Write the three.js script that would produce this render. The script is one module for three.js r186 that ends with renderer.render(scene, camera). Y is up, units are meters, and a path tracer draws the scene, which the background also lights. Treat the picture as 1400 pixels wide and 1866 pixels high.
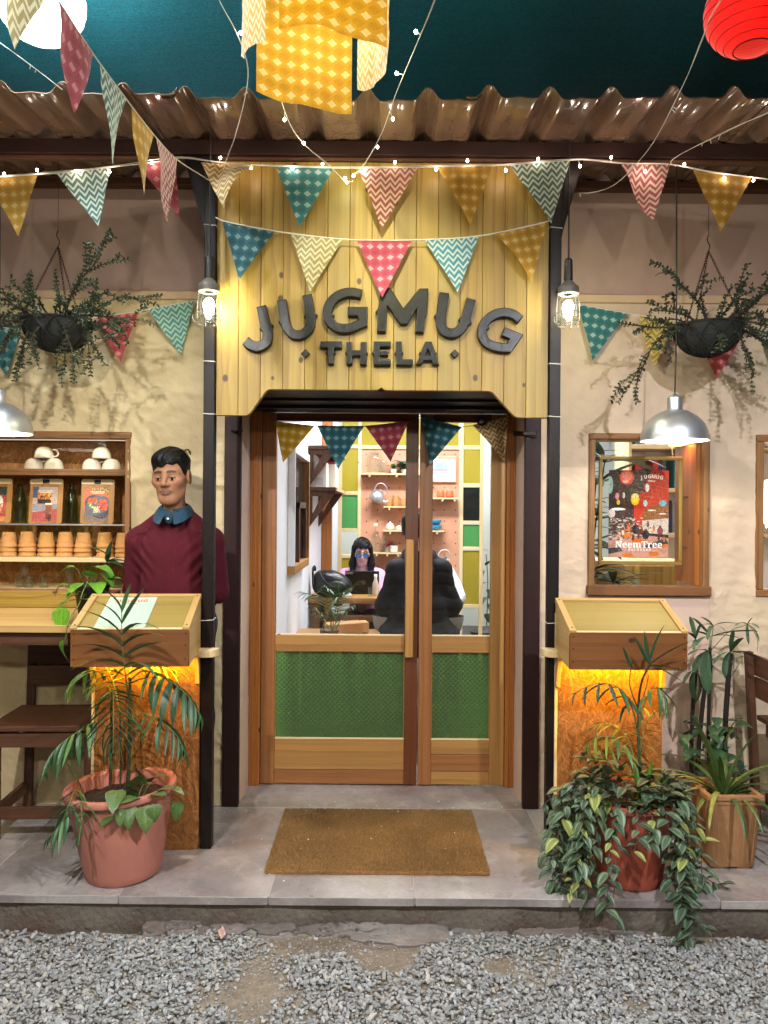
import * as THREE from 'three';
import { mergeGeometries, mergeVertices } from 'three/addons/utils/BufferGeometryUtils.js';
import { RoundedBoxGeometry } from 'three/addons/geometries/RoundedBoxGeometry.js';
import { RectAreaLightUniformsLib } from 'three/addons/lights/RectAreaLightUniformsLib.js';

// ---------------------------------------------------------------- camera, night sky, faint moon, exposure
const scene = new THREE.Scene();
const R = Math.PI / 180;
const camera = new THREE.PerspectiveCamera(67.27, 0.75, 0.05, 120);
camera.position.set(0, 1.41, 4.0);
camera.rotation.z = 0.45 * R;
const renderer = new THREE.WebGLRenderer({ antialias: true });
renderer.setSize(768, 1024);
renderer.toneMapping = THREE.LinearToneMapping;
renderer.toneMappingExposure = 1.1;
renderer.shadowMap.enabled = true;
RectAreaLightUniformsLib.init();
{
  const w = 64, h = 32, d = new Float32Array(w * h * 4);
  for (let y = 0; y < h; y++) for (let x = 0; x < w; x++) {
    const e = Math.abs(y / (h - 1) - 0.5) * 2, i = (y * w + x) * 4, g = 0.010 - 0.005 * e;
    d[i] = g * 0.95; d[i + 1] = g * 0.95; d[i + 2] = g * 1.1; d[i + 3] = 1;
  }
  const sky = new THREE.DataTexture(d, w, h, THREE.RGBAFormat, THREE.FloatType);
  sky.mapping = THREE.EquirectangularReflectionMapping; sky.magFilter = THREE.LinearFilter; sky.needsUpdate = true;
  scene.background = sky; scene.environment = sky; scene.environmentIntensity = 0.3;
}
const moon = new THREE.DirectionalLight(0xcfd8ff, 0.02);
moon.position.set(-4, 9, 6); moon.castShadow = true; scene.add(moon);

// ---------------------------------------------------------------- helpers
const V = (x, y, z) => new THREE.Vector3(x, y, z);
function rng(a) { return () => { a = (a + 0x6d2b79f5) | 0; let t = Math.imul(a ^ (a >>> 15), 1 | a); t = (t + Math.imul(t ^ (t >>> 7), 61 | t)) ^ t; return ((t ^ (t >>> 14)) >>> 0) / 4294967296; }; }
const lerp = (a, b, t) => a + (b - a) * t, clamp = (x, a = 0, b = 1) => Math.min(b, Math.max(a, x));
const sstep = (a, b, x) => { const t = clamp((x - a) / (b - a)); return t * t * (3 - 2 * t); };
// a point of the place from where it shows in the photograph (1400 x 1866, focal length 1402) and its own depth z
const CR = Math.cos(0.45 * R), SR = Math.sin(0.45 * R);
function at(px, py, z) { const a = px - 700, b = py - 933, d = (4 - z) / 1402; return V((a * CR + b * SR) * d, 1.41 - (-a * SR + b * CR) * d, z); }
const sz = (n, z) => n * (4 - z) / 1402;

const taken = new Map();
function numbered(n) { const k = taken.get(n) ?? 0; taken.set(n, k + 1); return k ? n + '_' + String(k).padStart(3, '0') : n; }
function tag(o, label, category, group, kind) { if (label) o.userData.label = label; if (category) o.userData.category = category; if (group) o.userData.group = group; if (kind) o.userData.kind = kind; return o; }
function thing(name, label, category, p = [0, 0, 0], turn = 0, group) {
  const o = new THREE.Group(); o.name = numbered(name); o.position.set(...(p.isVector3 ? p.toArray() : p)); o.rotation.y = turn; scene.add(o); o.updateMatrixWorld(true);
  return tag(o, label, category, group);
}
const shade = (m) => { m.castShadow = m.receiveShadow = true; return m; };
// a mesh under a parent, in the parent's own axes
function part(parent, name, geo, mat) { const m = shade(new THREE.Mesh(geo, mat)); m.name = parent === scene ? numbered(name) : name; parent.add(m); return m; }
// the same, the geometry given in world coordinates
const inv = new THREE.Matrix4();
function wpart(parent, name, geo, mat) {
  const m = part(parent, name, geo, mat);
  if (parent !== scene) { parent.updateWorldMatrix(true, false); m.applyMatrix4(inv.copy(parent.matrixWorld).invert()); m.updateMatrixWorld(true); }
  return m;
}
function struct(name, geo, mat) { const m = part(scene, name, geo, mat); m.userData.kind = 'structure'; return m; }
function copyOf(o, p, turn, label, group) { const c = o.clone(); c.name = numbered(o.name.replace(/_\d{3}$/, '')); c.position.set(...p); c.rotation.y = turn; scene.add(c); c.userData = { ...o.userData }; return tag(c, label, null, group); }

// geometry
const plain = (g) => { const q = g.index ? g.toNonIndexed() : g; for (const k of Object.keys(q.attributes)) if (!['position', 'normal', 'uv'].includes(k)) q.deleteAttribute(k); q.morphAttributes = {}; return q; };
const join = (list) => mergeGeometries(list.map(plain));
// uv in metres, the grain (v) running along an axis
function boxUV(g, grain = 'y', ou = 0, ov = 0) {
  const p = g.attributes.position, n = g.attributes.normal, uv = new Float32Array(p.count * 2), k = 'xyz'.indexOf(grain);
  for (let i = 0; i < p.count; i++) {
    const q = [p.getX(i), p.getY(i), p.getZ(i)], m = [Math.abs(n.getX(i)), Math.abs(n.getY(i)), Math.abs(n.getZ(i))];
    const f = m[0] > m[1] && m[0] > m[2] ? 0 : m[1] > m[2] ? 1 : 2, o = [0, 1, 2].filter((a) => a !== f);
    const v = f === k ? o[1] : k, u = o.find((a) => a !== v);
    uv[i * 2] = q[u] + ou + q[f] * 0.37; uv[i * 2 + 1] = q[v] + ov;
  }
  g.setAttribute('uv', new THREE.BufferAttribute(uv, 2)); return g;
}
let seedUV = 7; const ruv = rng(99);
function box(x0, x1, y0, y1, z0, z1, r = 0.002, grain = 'y') {
  const w = x1 - x0, h = y1 - y0, d = z1 - z0, rr = Math.min(r, w / 2.1, h / 2.1, d / 2.1);
  const g = rr > 0.0004 ? new RoundedBoxGeometry(w, h, d, 1, rr) : new THREE.BoxGeometry(w, h, d);
  boxUV(g, grain, ruv() * 3, ruv() * 3); g.translate((x0 + x1) / 2, (y0 + y1) / 2, (z0 + z1) / 2); return plain(g);
}
const cbox = (c, w, h, d, r, grain) => box(c.x - w / 2, c.x + w / 2, c.y - h / 2, c.y + h / 2, c.z - d / 2, c.z + d / 2, r, grain);
function tube(pts, r, seg = 24, rad = 6, closed = false) { return plain(new THREE.TubeGeometry(new THREE.CatmullRomCurve3(pts, closed, 'centripetal'), seg, r, rad, closed)); }
// a tube whose radius tapers from r0 to r1, with closed ends
function taper(pts, r0, r1, seg = 12, rad = 6) {
  const c = pts.length > 1 && pts.length < 60 ? new THREE.CatmullRomCurve3(pts, false, 'centripetal') : null, g = new THREE.TubeGeometry(c, seg, 1, rad, false), p = g.attributes.position, q = V(0, 0, 0);
  for (let i = 0; i <= seg; i++) { const o = c.getPointAt(i / seg), r = lerp(r0, r1, i / seg); for (let j = 0; j <= rad; j++) { const k = i * (rad + 1) + j; q.fromBufferAttribute(p, k).sub(o).multiplyScalar(r).add(o); p.setXYZ(k, q.x, q.y, q.z); } }
  return plain(g);
}
function rod(a, b, r0, r1 = r0, rad = 8) { const d = b.clone().sub(a), g = new THREE.CylinderGeometry(r1, r0, d.length(), rad, 1); g.applyQuaternion(new THREE.Quaternion().setFromUnitVectors(V(0, 1, 0), d.normalize())); const c = a.clone().add(b).multiplyScalar(0.5); g.translate(c.x, c.y, c.z); return plain(g); }
function lathe(prof, seg = 32) { return plain(new THREE.LatheGeometry(prof.map((p) => new THREE.Vector2(p[0], p[1])), seg)); }
const mv = (g, x, y, z) => { g.translate(x, y, z); return g; };
function extrude(pts, depth, bevel = 0.002, holes = [], bs = 2) {
  const s = new THREE.Shape(pts.map((p) => new THREE.Vector2(p[0], p[1])));
  for (const h of holes) s.holes.push(new THREE.Path(h.map((p) => new THREE.Vector2(p[0], p[1]))));
  return plain(new THREE.ExtrudeGeometry(s, { depth, bevelEnabled: bevel > 0, bevelThickness: bevel, bevelSize: bevel, bevelOffset: -bevel, bevelSegments: bs, curveSegments: 8 }));
}
// a beam of rectangular section between two points
function bar(a, b, w, h, r = 0.002) {
  const d = b.clone().sub(a), L = d.length(), g = new RoundedBoxGeometry(w, L, h, 1, Math.min(r, w / 2.1, h / 2.1)); boxUV(g, 'y', ruv() * 3, ruv() * 3);
  g.applyQuaternion(new THREE.Quaternion().setFromUnitVectors(V(0, 1, 0), d.normalize())); const c = a.clone().add(b).multiplyScalar(0.5); g.translate(c.x, c.y, c.z); return plain(g);
}

// noise: values on a lattice that wraps after (px, py) cells
function hash(x, y, z) { let h = (Math.imul(x, 374761393) + Math.imul(y, 668265263) + Math.imul(z, 2147483647 - 1274126177)) | 0; h = Math.imul(h ^ (h >>> 13), 1274126177); h ^= h >>> 16; return (h >>> 0) / 4294967296; }
function pn(x, y, px, py, s) {
  const ix = Math.floor(x), iy = Math.floor(y), fx = x - ix, fy = y - iy, u = fx * fx * (3 - 2 * fx), v = fy * fy * (3 - 2 * fy);
  const a = ((ix % px) + px) % px, b = (a + 1) % px, c = ((iy % py) + py) % py, d = (c + 1) % py;
  return lerp(lerp(hash(a, c, s), hash(b, c, s), u), lerp(hash(a, d, s), hash(b, d, s), u), v);
}
function fbm(u, v, fx, fy, oct, s) { let a = 0.5, t = 0, n = 0; for (let i = 0; i < oct; i++) { t += a * pn(u * fx, v * fy, fx, fy, s + i * 17); n += a; a *= 0.5; fx *= 2; fy *= 2; } return t / n; }
const n2 = (x, y, s = 1) => pn(x + 500, y + 500, 4096, 4096, s);
const f2 = (x, y, o = 4, s = 1) => { let a = 0.5, t = 0, n = 0; for (let i = 0; i < o; i++) { t += a * n2(x, y, s + i * 31); n += a; a *= 0.5; x *= 2.03; y *= 2.03; } return t / n; };

// ---------------------------------------------------------------- textures
function dataTex(w, h, fn, su, sv, srgb = true) {
  const d = new Uint8Array(w * h * 4);
  for (let y = 0; y < h; y++) for (let x = 0; x < w; x++) { const c = fn((x + 0.5) / w, (y + 0.5) / h), i = (y * w + x) * 4; d[i] = clamp(c[0]) * 255; d[i + 1] = clamp(c[1]) * 255; d[i + 2] = clamp(c[2]) * 255; d[i + 3] = 255; }
  const t = new THREE.DataTexture(d, w, h); t.wrapS = t.wrapT = THREE.RepeatWrapping; t.magFilter = THREE.LinearFilter; t.colorSpace = srgb ? THREE.SRGBColorSpace : THREE.NoColorSpace; t.repeat.set(1 / su, 1 / sv); t.needsUpdate = true; return t;
}
function canvasTex(w, h, draw, su = 1, sv = 1, srgb = true) {
  const c = document.createElement('canvas'); c.width = w; c.height = h; draw(c.getContext('2d'), w, h);
  const t = new THREE.CanvasTexture(c); t.wrapS = t.wrapT = THREE.RepeatWrapping; t.repeat.set(1 / su, 1 / sv); if (srgb) t.colorSpace = THREE.SRGBColorSpace; return t;
}
const mix3 = (a, b, t) => [lerp(a[0], b[0], t), lerp(a[1], b[1], t), lerp(a[2], b[2], t)];
const hex3 = (h) => [(h >> 16) / 255, ((h >> 8) & 255) / 255, (h & 255) / 255];
// sawn wood: wavering growth rings, fine pores and knots; su x sv metres
function woodTex(light, dark, seed, { su = 0.4, sv = 1.2, rings = 7, knots = 3, w = 512, h = 1024, wav = 0.05 } = {}) {
  const r = rng(seed), K = []; for (let i = 0; i < knots; i++) K.push([r(), r(), 0.014 + r() * 0.022]);
  const L = hex3(light), D = hex3(dark);
  return dataTex(w, h, (u, v) => {
    let x = u + wav * (fbm(u, v, 2, 2, 3, seed) - 0.5) * 2, kn = 0;
    for (const [a, b, rr] of K) { let du = u - a, dv = v - b; du -= Math.round(du); dv -= Math.round(dv); du *= su / 0.4; dv *= sv / 0.4; const q = du * du + dv * dv * 0.22, e = Math.exp(-q / (rr * rr * 7)); x += e * du * 0.9; kn = Math.max(kn, sstep(rr * 1.15, rr * 0.55, Math.sqrt(du * du + dv * dv * 0.55))); }
    const t = x * rings, f = t - Math.floor(t), ring = Math.pow(f, 2.2) * (0.35 + 0.65 * pn(t, v * 2, rings, 2, seed + 5));
    const fine = fbm(u, v, 90, 4, 3, seed + 9), tone = fbm(u, v, 5, 1, 3, seed + 3);
    const k = clamp(0.08 + ring * 0.55 + (fine - 0.5) * 0.5 + (tone - 0.5) * 0.7);
    const c = mix3(L, D, k), c2 = mix3(c, [D[0] * 0.45, D[1] * 0.4, D[2] * 0.4], kn * 0.85); return c2;
  }, su, sv);
}
const tex = {
  pineA: woodTex(0xdcbf80, 0x9c7438, 11, { knots: 4, rings: 8 }), pineB: woodTex(0xd6b674, 0x966c34, 23, { knots: 6, rings: 11 }), pineC: woodTex(0xdec79a, 0xb6965e, 31, { knots: 2, rings: 5 }),
  teak: woodTex(0x925e32, 0x58341a, 41, { rings: 11, knots: 0, wav: 0.035 }), teakB: woodTex(0xaa7c42, 0x6e4a24, 43, { rings: 6, knots: 1 }),
  old: woodTex(0x8c6238, 0x4e3018, 47, { rings: 8, knots: 1 }), dark: woodTex(0x5c3820, 0x351d10, 53, { rings: 9, knots: 1 }),
};
function osb(seed) {
  const r = rng(seed), S = []; for (let i = 0; i < 9500; i++) S.push([r(), r(), (r() - 0.5) * 1.7 + (r() < 0.2 ? 1.5 : 0), 0.035 + r() * 0.085, 0.005 + r() * 0.012, r(), r()]);
  const draw = (color) => (c, w, h) => {
    c.fillStyle = color ? '#a5793f' : '#777'; c.fillRect(0, 0, w, h);
    for (const [x, y, a, l, t, k, m] of S) for (const ox of [-1, 0, 1]) for (const oy of [-1, 0, 1]) {
      if (Math.abs(x + ox - 0.5) > 0.65 || Math.abs(y + oy - 0.5) > 0.65) continue;
      c.save(); c.translate((x + ox) * w, (y + oy) * h); c.rotate(a);
      const b = mix3([0.58, 0.42, 0.22], [0.80, 0.63, 0.38], k), g = Math.round(70 + m * 150);
      c.fillStyle = color ? `rgb(${b.map((q) => Math.round(q * 255)).join()})` : `rgb(${g},${g},${g})`;
      c.beginPath(); c.moveTo(-l * w / 2, -t * h / 3); c.lineTo(l * w / 2.3, -t * h / 2); c.lineTo(l * w / 2, t * h / 4); c.lineTo(-l * w / 2.4, t * h / 2); c.closePath(); c.fill();
      if (color) { c.strokeStyle = 'rgba(80,50,20,.25)'; c.lineWidth = 1; c.stroke(); }
      c.restore();
    }
  };
  return [canvasTex(1024, 1024, draw(true), 0.8, 0.8), canvasTex(1024, 1024, draw(false), 0.8, 0.8, false)];
}
[tex.osb, tex.osbBump] = osb(5);
tex.plaster = dataTex(1024, 1024, (u, v) => {
  const a = fbm(u, v, 5, 7, 6, 61), w = fbm(u, v, 6, 6, 3, 62), t = u * 9 + w * 5, ridge = 1 - Math.abs(fbm(u + w * 0.06, v, 10, 14, 4, 63) - 0.5) * 5, m = sstep(0.45, 0.62, fbm(u, v, 4, 4, 2, 66));
  const g = a * 0.62 + Math.max(0, ridge) * 0.22 * m + fbm(u, v, 60, 60, 3, 64) * 0.16; return [g, g, g];
}, 1.7, 1.7, false);
tex.plasterColor = dataTex(512, 512, (u, v) => { const a = fbm(u, v, 4, 4, 5, 71), s = fbm(u, v, 40, 40, 3, 72), g = 0.90 + (a - 0.5) * 0.16 + (s - 0.5) * 0.05; return [g, g * (0.99 + (a - 0.5) * 0.03), g * (0.985 - (a - 0.5) * 0.06)]; }, 1.9, 1.9);
tex.stone = dataTex(1024, 1024, (u, v) => {
  const w = fbm(u, v, 3, 3, 4, 81), a = fbm(u, v, 4, 5, 6, 82), r = fbm(u + w * 0.14, v + w * 0.1, 8, 8, 4, 83), vein = Math.pow(1 - Math.abs(r - 0.5) * 2, 14), f = fbm(u, v, 120, 120, 2, 84);
  const c = mix3([0.50, 0.47, 0.468], [0.64, 0.612, 0.605], sstep(0.3, 0.7, a)), d = mix3(c, [0.72, 0.69, 0.67], vein * 0.33), e = mix3(d, [0.50, 0.41, 0.39], sstep(0.52, 0.78, w) * 0.55), k = 1 + (f - 0.5) * 0.12; return e.map((q) => q * k);
}, 1.5, 1.5);
tex.rough = dataTex(512, 512, (u, v) => { const g = 0.45 + (fbm(u, v, 6, 6, 5, 91) - 0.5) * 0.7; return [g, g, g]; }, 0.9, 0.9, false);
tex.dirt = dataTex(1024, 1024, (u, v) => { const a = fbm(u, v, 5, 5, 6, 95), b = fbm(u, v, 90, 90, 3, 96); return mix3([0.35, 0.31, 0.265], [0.60, 0.55, 0.48], clamp(a * 0.7 + b * 0.5 - 0.1)); }, 1.1, 1.1);
tex.concrete = dataTex(512, 512, (u, v) => { const a = fbm(u, v, 4, 4, 6, 101), b = fbm(u, v, 70, 70, 3, 102), c = sstep(0.5, 0.75, fbm(u, v, 3, 2, 4, 103)); return mix3(mix3([0.30, 0.265, 0.235], [0.47, 0.435, 0.40], clamp(a * 0.8 + b * 0.4 - 0.1)), [0.34, 0.23, 0.20], c * 0.5); }, 0.7, 0.7);
tex.grain = dataTex(512, 512, (u, v) => { const g = fbm(u, v, 24, 24, 5, 111); return [g, g, g]; }, 0.35, 0.35, false);
tex.coir = dataTex(512, 512, (u, v) => { const a = fbm(u, v, 150, 60, 2, 121), b = fbm(u, v, 5, 5, 4, 122); return mix3([0.36, 0.235, 0.10], [0.70, 0.50, 0.27], clamp(a * 0.75 + b * 0.35 - 0.05)); }, 0.5, 0.5);
tex.net = canvasTex(512, 512, (c, w, h) => {
  c.fillStyle = '#0a626c'; c.fillRect(0, 0, w, h); const r = rng(3);
  for (let y = 0; y < h; y += 4) { c.fillStyle = `rgba(0,20,26,${0.35 + r() * 0.3})`; c.fillRect(0, y, w, 1.8); for (let x = 0; x < w; x += 4) { c.fillStyle = `rgba(${r() < 0.5 ? '20,120,125' : '0,40,46'},${r() * 0.5})`; c.fillRect(x, y + 1.6, 3 + r() * 5, 2); } }
}, 0.55, 0.55);
tex.netBump = canvasTex(256, 256, (c, w, h) => { c.fillStyle = '#999'; c.fillRect(0, 0, w, h); const r = rng(4); for (let y = 0; y < h; y += 4) { c.fillStyle = '#222'; c.fillRect(0, y, w, 1.5); for (let x = 0; x < w; x += 3) { const g = 90 + r() * 165 | 0; c.fillStyle = `rgb(${g},${g},${g})`; c.fillRect(x, y + 2, 2, 2); } } }, 0.275, 0.275, false);
function fade(c, w, h) { const r = rng(w + h); for (let i = 0; i < 1500; i++) { c.globalAlpha = 0.05 + r() * 0.12; c.fillStyle = r() < 0.5 ? '#fff6e0' : '#2a1c14'; r() < 0.5 ? c.fillRect(r() * w, r() * h, 2 + r() * 14, 1) : c.fillRect(r() * w, r() * h, 1, 2 + r() * 14); } c.globalAlpha = 1; }
// woven stripes and diamonds printed on cloth
function diamondTex(base, tone, light) {
  return canvasTex(128, 128, (c, w, h) => {
    c.fillStyle = base; c.fillRect(0, 0, w, h);
    const di = (x, y, a, b, col) => { c.fillStyle = col; c.beginPath(); c.moveTo(x, y - b); c.lineTo(x + a, y); c.lineTo(x, y + b); c.lineTo(x - a, y); c.fill(); };
    for (const [x, y] of [[0, 0], [128, 0], [0, 128], [128, 128]]) di(x, y, 58, 42, tone);
    di(64, 64, 46, 34, light); c.globalAlpha = 0.28; for (let y = 0; y < h; y += 6) { c.fillStyle = base; c.fillRect(0, y, w, 2.4); }
    c.globalAlpha = 0.12; for (let x = 0; x < w; x += 4) { c.fillStyle = '#000'; c.fillRect(x, 0, 1.5, h); } fade(c, w, h);
  }, 0.042, 0.045);
}
function chevronTex(a, b) {
  return canvasTex(128, 128, (c, w, h) => {
    c.fillStyle = a; c.fillRect(0, 0, w, h); c.strokeStyle = b; c.lineJoin = 'miter';
    const r = rng(8);
    for (let k = -2; k < 4; k++) { c.lineWidth = k % 2 ? 22 : 29; c.beginPath(); for (let x = -64, i = 0; x <= 192; x += 64, i++) c[i ? 'lineTo' : 'moveTo'](x, k * 64 + (i % 2 ? 0 : 60)); c.stroke(); }
    c.globalAlpha = 0.13; for (let x = 0; x < w; x += 4) { c.fillStyle = r() < 0.5 ? '#fff' : '#000'; c.fillRect(x, 0, 2, h); } c.globalAlpha = 0.16; c.fillStyle = a; c.fillRect(0, 0, w, h); fade(c, w, h);
  }, 0.040, 0.052);
}
tex.weave = dataTex(128, 128, (u, v) => { const g = 0.5 + 0.25 * Math.sin(u * 64 * Math.PI) * Math.sin(v * 64 * Math.PI) + (pn(u * 64, v * 64, 64, 64, 5) - 0.5) * 0.4; return [g, g, g]; }, 0.05, 0.05, false);

// ---------------------------------------------------------------- materials
const M = {};
function std(color, roughness = 0.7, o = {}) { const m = new THREE.MeshPhysicalMaterial({ color, roughness, side: THREE.DoubleSide, ...o }); return m; }
const wood = (t, tint = 0xffffff, rough = 0.55, bs = 0.0007) => std(tint, rough, { map: t, bumpMap: t, bumpScale: bs });
Object.assign(M, {
  pine: [wood(tex.pineA, 0xbeb882, 0.5), wood(tex.pineB, 0xb8b27c, 0.5), wood(tex.pineC, 0xb0aa76, 0.5), wood(tex.pineA, 0xb8b078, 0.5), wood(tex.pineB, 0xc0ba86, 0.5)],
  teak: wood(tex.teak, 0xffffff, 0.42), teakDark: wood(tex.teak, 0xa88c78, 0.4), teakB: wood(tex.teakB, 0xffffff, 0.45), teakOrange: wood(tex.teakB, 0xffd9b0, 0.4), old: wood(tex.old, 0xffffff, 0.6), darkWood: wood(tex.dark, 0xffffff, 0.6), palePine: wood(tex.pineC, 0xffffff, 0.5), greyWood: wood(tex.old, 0xd8c8c0, 0.7),
  lectern: wood(tex.pineC, 0xe2cfae, 0.5), lecternFront: wood(tex.teakB, 0xae9060, 0.55),
  osb: std(0xc4a888, 0.6, { map: tex.osb, bumpMap: tex.osbBump, bumpScale: 0.0016 }), osbNiche: std(0xe8d4c0, 0.6, { map: tex.osb, bumpMap: tex.osbBump, bumpScale: 0.0016 }), osbDark: std(0xa08468, 0.6, { map: tex.osb, bumpMap: tex.osbBump, bumpScale: 0.0016 }),
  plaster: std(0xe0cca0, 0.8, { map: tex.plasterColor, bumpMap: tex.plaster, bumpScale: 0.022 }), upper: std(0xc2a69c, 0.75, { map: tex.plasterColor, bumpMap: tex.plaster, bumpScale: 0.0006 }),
  jamb: std(0xe8ccb8, 0.75, { map: tex.plasterColor, bumpMap: tex.plaster, bumpScale: 0.008 }), ledge: std(0xe2c3a2, 0.75, { map: tex.plasterColor }),
  stone: std(0xffffff, 0.5, { map: tex.stone, roughnessMap: tex.rough, bumpMap: tex.stone, bumpScale: 0.0015 }), grout: std(0x9c9894, 0.9),
  dirt: std(0xffffff, 0.95, { map: tex.dirt, bumpMap: tex.grain, bumpScale: 0.006 }), concrete: std(0xffffff, 0.9, { map: tex.concrete, bumpMap: tex.grain, bumpScale: 0.006 }), mortar: std(0xd2d0cc, 0.95, { map: tex.stone, bumpMap: tex.grain, bumpScale: 0.005 }),
  steel: std(0x2c1a18, 0.42, { specularIntensity: 0.5, bumpMap: tex.grain, bumpScale: 0.0004 }), steelBlack: std(0x150e0d, 0.45, { specularIntensity: 0.4 }), frameSteel: std(0x2a1917, 0.5, { specularIntensity: 0.4, bumpMap: tex.grain, bumpScale: 0.0006 }),
  roof: std(0x8a6f5a, 0.13, { map: tex.plasterColor, clearcoat: 0.8, clearcoatRoughness: 0.08, transmission: 0.12, bumpMap: tex.plaster, bumpScale: 0.0025 }),
  net: std(0xffffff, 0.55, { map: tex.net, bumpMap: tex.netBump, bumpScale: 0.0012 }),
  letter: std(0x090b0e, 0.34, { specularIntensity: 0.55, bumpMap: tex.grain, bumpScale: 0.0009 }),
  glass: std(0xffffff, 0.02, { transmission: 1, thickness: 0, ior: 1.45 }), jarGlass: std(0xf2f8f6, 0.03, { transmission: 1, thickness: 0, ior: 1.6 }), bottleGlass: std(0xdde8d8, 0.04, { transmission: 1, thickness: 0, ior: 1.6 }),
  alu: std(0xc6c9cc, 0.40, { metalness: 0.85 }), aluIn: std(0xf2f2ee, 0.5), chrome: std(0xd0d0d0, 0.12, { metalness: 1 }), blackPlastic: std(0x121212, 0.5), rubber: std(0x161616, 0.6), wire: std(0xd9d6cc, 0.6), cable: std(0x1a1210, 0.6), cage: std(0x8c8c88, 0.35, { metalness: 1 }),
  white: std(0xe8e6e0, 0.5), whiteWall: std(0xe6e8ea, 0.8, { bumpMap: tex.plaster, bumpScale: 0.002 }), ceramic: std(0xf1e8d2, 0.18, { clearcoat: 0.6 }), paper: std(0xf0ece2, 0.8),
  soil: std(0x2a1d14, 0.95, { bumpMap: tex.grain, bumpScale: 0.01 }), terracotta: std(0xc07c6c, 0.62, { map: tex.plasterColor, bumpMap: tex.grain, bumpScale: 0.0008 }), terraDark: std(0xa8503c, 0.55, { map: tex.plasterColor, bumpMap: tex.grain, bumpScale: 0.0008 }), clay: std(0xcc9458, 0.75, { bumpMap: tex.grain, bumpScale: 0.0008 }), clayB: std(0xc4914f, 0.75, { bumpMap: tex.grain, bumpScale: 0.0008 }), planter: std(0xb08258, 0.6, { map: tex.plasterColor, bumpMap: tex.grain, bumpScale: 0.001 }),
});
const cloth = (t, tint = 0xffffff) => std(tint, 1, { map: t, bumpMap: tex.weave, bumpScale: 0.0004, transmission: 0.3, thickness: 0 });
Object.assign(M, {
  mustard: cloth(diamondTex('#b98a1c', '#a87a14', '#dcc078')), teal: cloth(diamondTex('#2f7d84', '#266e76', '#b4d2cc')), tealDark: cloth(diamondTex('#1f5f6c', '#194f5b', '#86a9a8')), pink: cloth(diamondTex('#c9506c', '#bb4260', '#edbccb')), crimson: cloth(diamondTex('#9c3440', '#8c2a37', '#c9898c')), coral: cloth(diamondTex('#c44a50', '#b63f48', '#e79d98')),
  greenChev: cloth(chevronTex('#cfe0cf', '#2e5650')), redChev: cloth(chevronTex('#e6c8b8', '#92323c')), blueChev: cloth(chevronTex('#cfe6ea', '#2a86a8')), creamChev: cloth(chevronTex('#e2dcb8', '#9a8c50')), yellowChev: cloth(chevronTex('#ecd78a', '#b4952e')), mintChev: cloth(chevronTex('#bfe6d2', '#3f8f90')), brownChev: cloth(chevronTex('#e0c690', '#8a6324')),
  lampYellow: std(0xffffff, 1, { map: diamondTex('#d8a008', '#c89000', '#f2dc9c'), transmission: 0.5, thickness: 0, bumpMap: tex.weave, bumpScale: 0.0004 }), lampCream: std(0xffffff, 1, { map: chevronTex('#f7f0da', '#d8ac50'), transmission: 0.55, thickness: 0 }),
});
const veins = canvasTex(128, 256, (c, w, h) => {
  c.fillStyle = '#d6d6d6'; c.fillRect(0, 0, w, h); const r = rng(21); for (let i = 0; i < 500; i++) { const g = 170 + r() * 80 | 0; c.fillStyle = `rgba(${g},${g},${g * 0.9 | 0},.35)`; c.beginPath(); c.ellipse(r() * w, r() * h, 3 + r() * 12, 3 + r() * 26, 0, 0, 7); c.fill(); }
  c.strokeStyle = 'rgba(255,255,235,.8)'; c.lineWidth = 1.6; for (let i = 0; i < 12; i++) for (const s of [-1, 1]) { c.beginPath(); c.moveTo(w / 2, i * 22); c.quadraticCurveTo(w / 2 + s * 26, i * 22 + 12, w / 2 + s * 64, i * 22 + 40); c.stroke(); } c.lineWidth = 5; c.beginPath(); c.moveTo(w / 2, 0); c.lineTo(w / 2, h); c.stroke();
  for (let i = 0; i < 26; i++) { c.fillStyle = `rgba(120,90,40,${0.15 + r() * 0.3})`; c.beginPath(); c.arc(r() * w, r() * h, 1 + r() * 4, 0, 7); c.fill(); }
});
const leafMat = (c, o = {}) => std(c, 0.46, { map: veins, transmission: 0.12, thickness: 0, ...o });
Object.assign(M, {
  palmA: leafMat(0x4b7850), palmB: leafMat(0x5c8a58), palmC: leafMat(0x3c6445), palmY: leafMat(0x8fa040), stem: std(0x5c6b34, 0.6), cane: std(0x2c3a24, 0.55), caneDark: std(0x241c18, 0.85), woody: std(0x33271f, 0.85),
  pothos: leafMat(0x63a832), pothosB: leafMat(0x82c23c), pothosDull: leafMat(0x5e7d46), pothosDullB: leafMat(0x708c55), strap: leafMat(0x4c6b3c), strapB: leafMat(0x64814a), strapY: leafMat(0xa6ae60), rhapis: leafMat(0x3a5c48), rhapisB: leafMat(0x5a7c66), jade: leafMat(0x2b3d24), jadeB: leafMat(0x3a4e2e),
});
function bulbMat(r, g, b, k) { return new THREE.MeshStandardMaterial({ color: 0x000000, emissive: new THREE.Color(r, g, b), emissiveIntensity: k, roughness: 1 }); }
function lamp(parent, p, color, cd, soft = 1) { const l = new THREE.PointLight(color, cd); l.shadow.radius = soft; l.castShadow = true; l.position.copy(p); scene.add(l); return l; }
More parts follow.
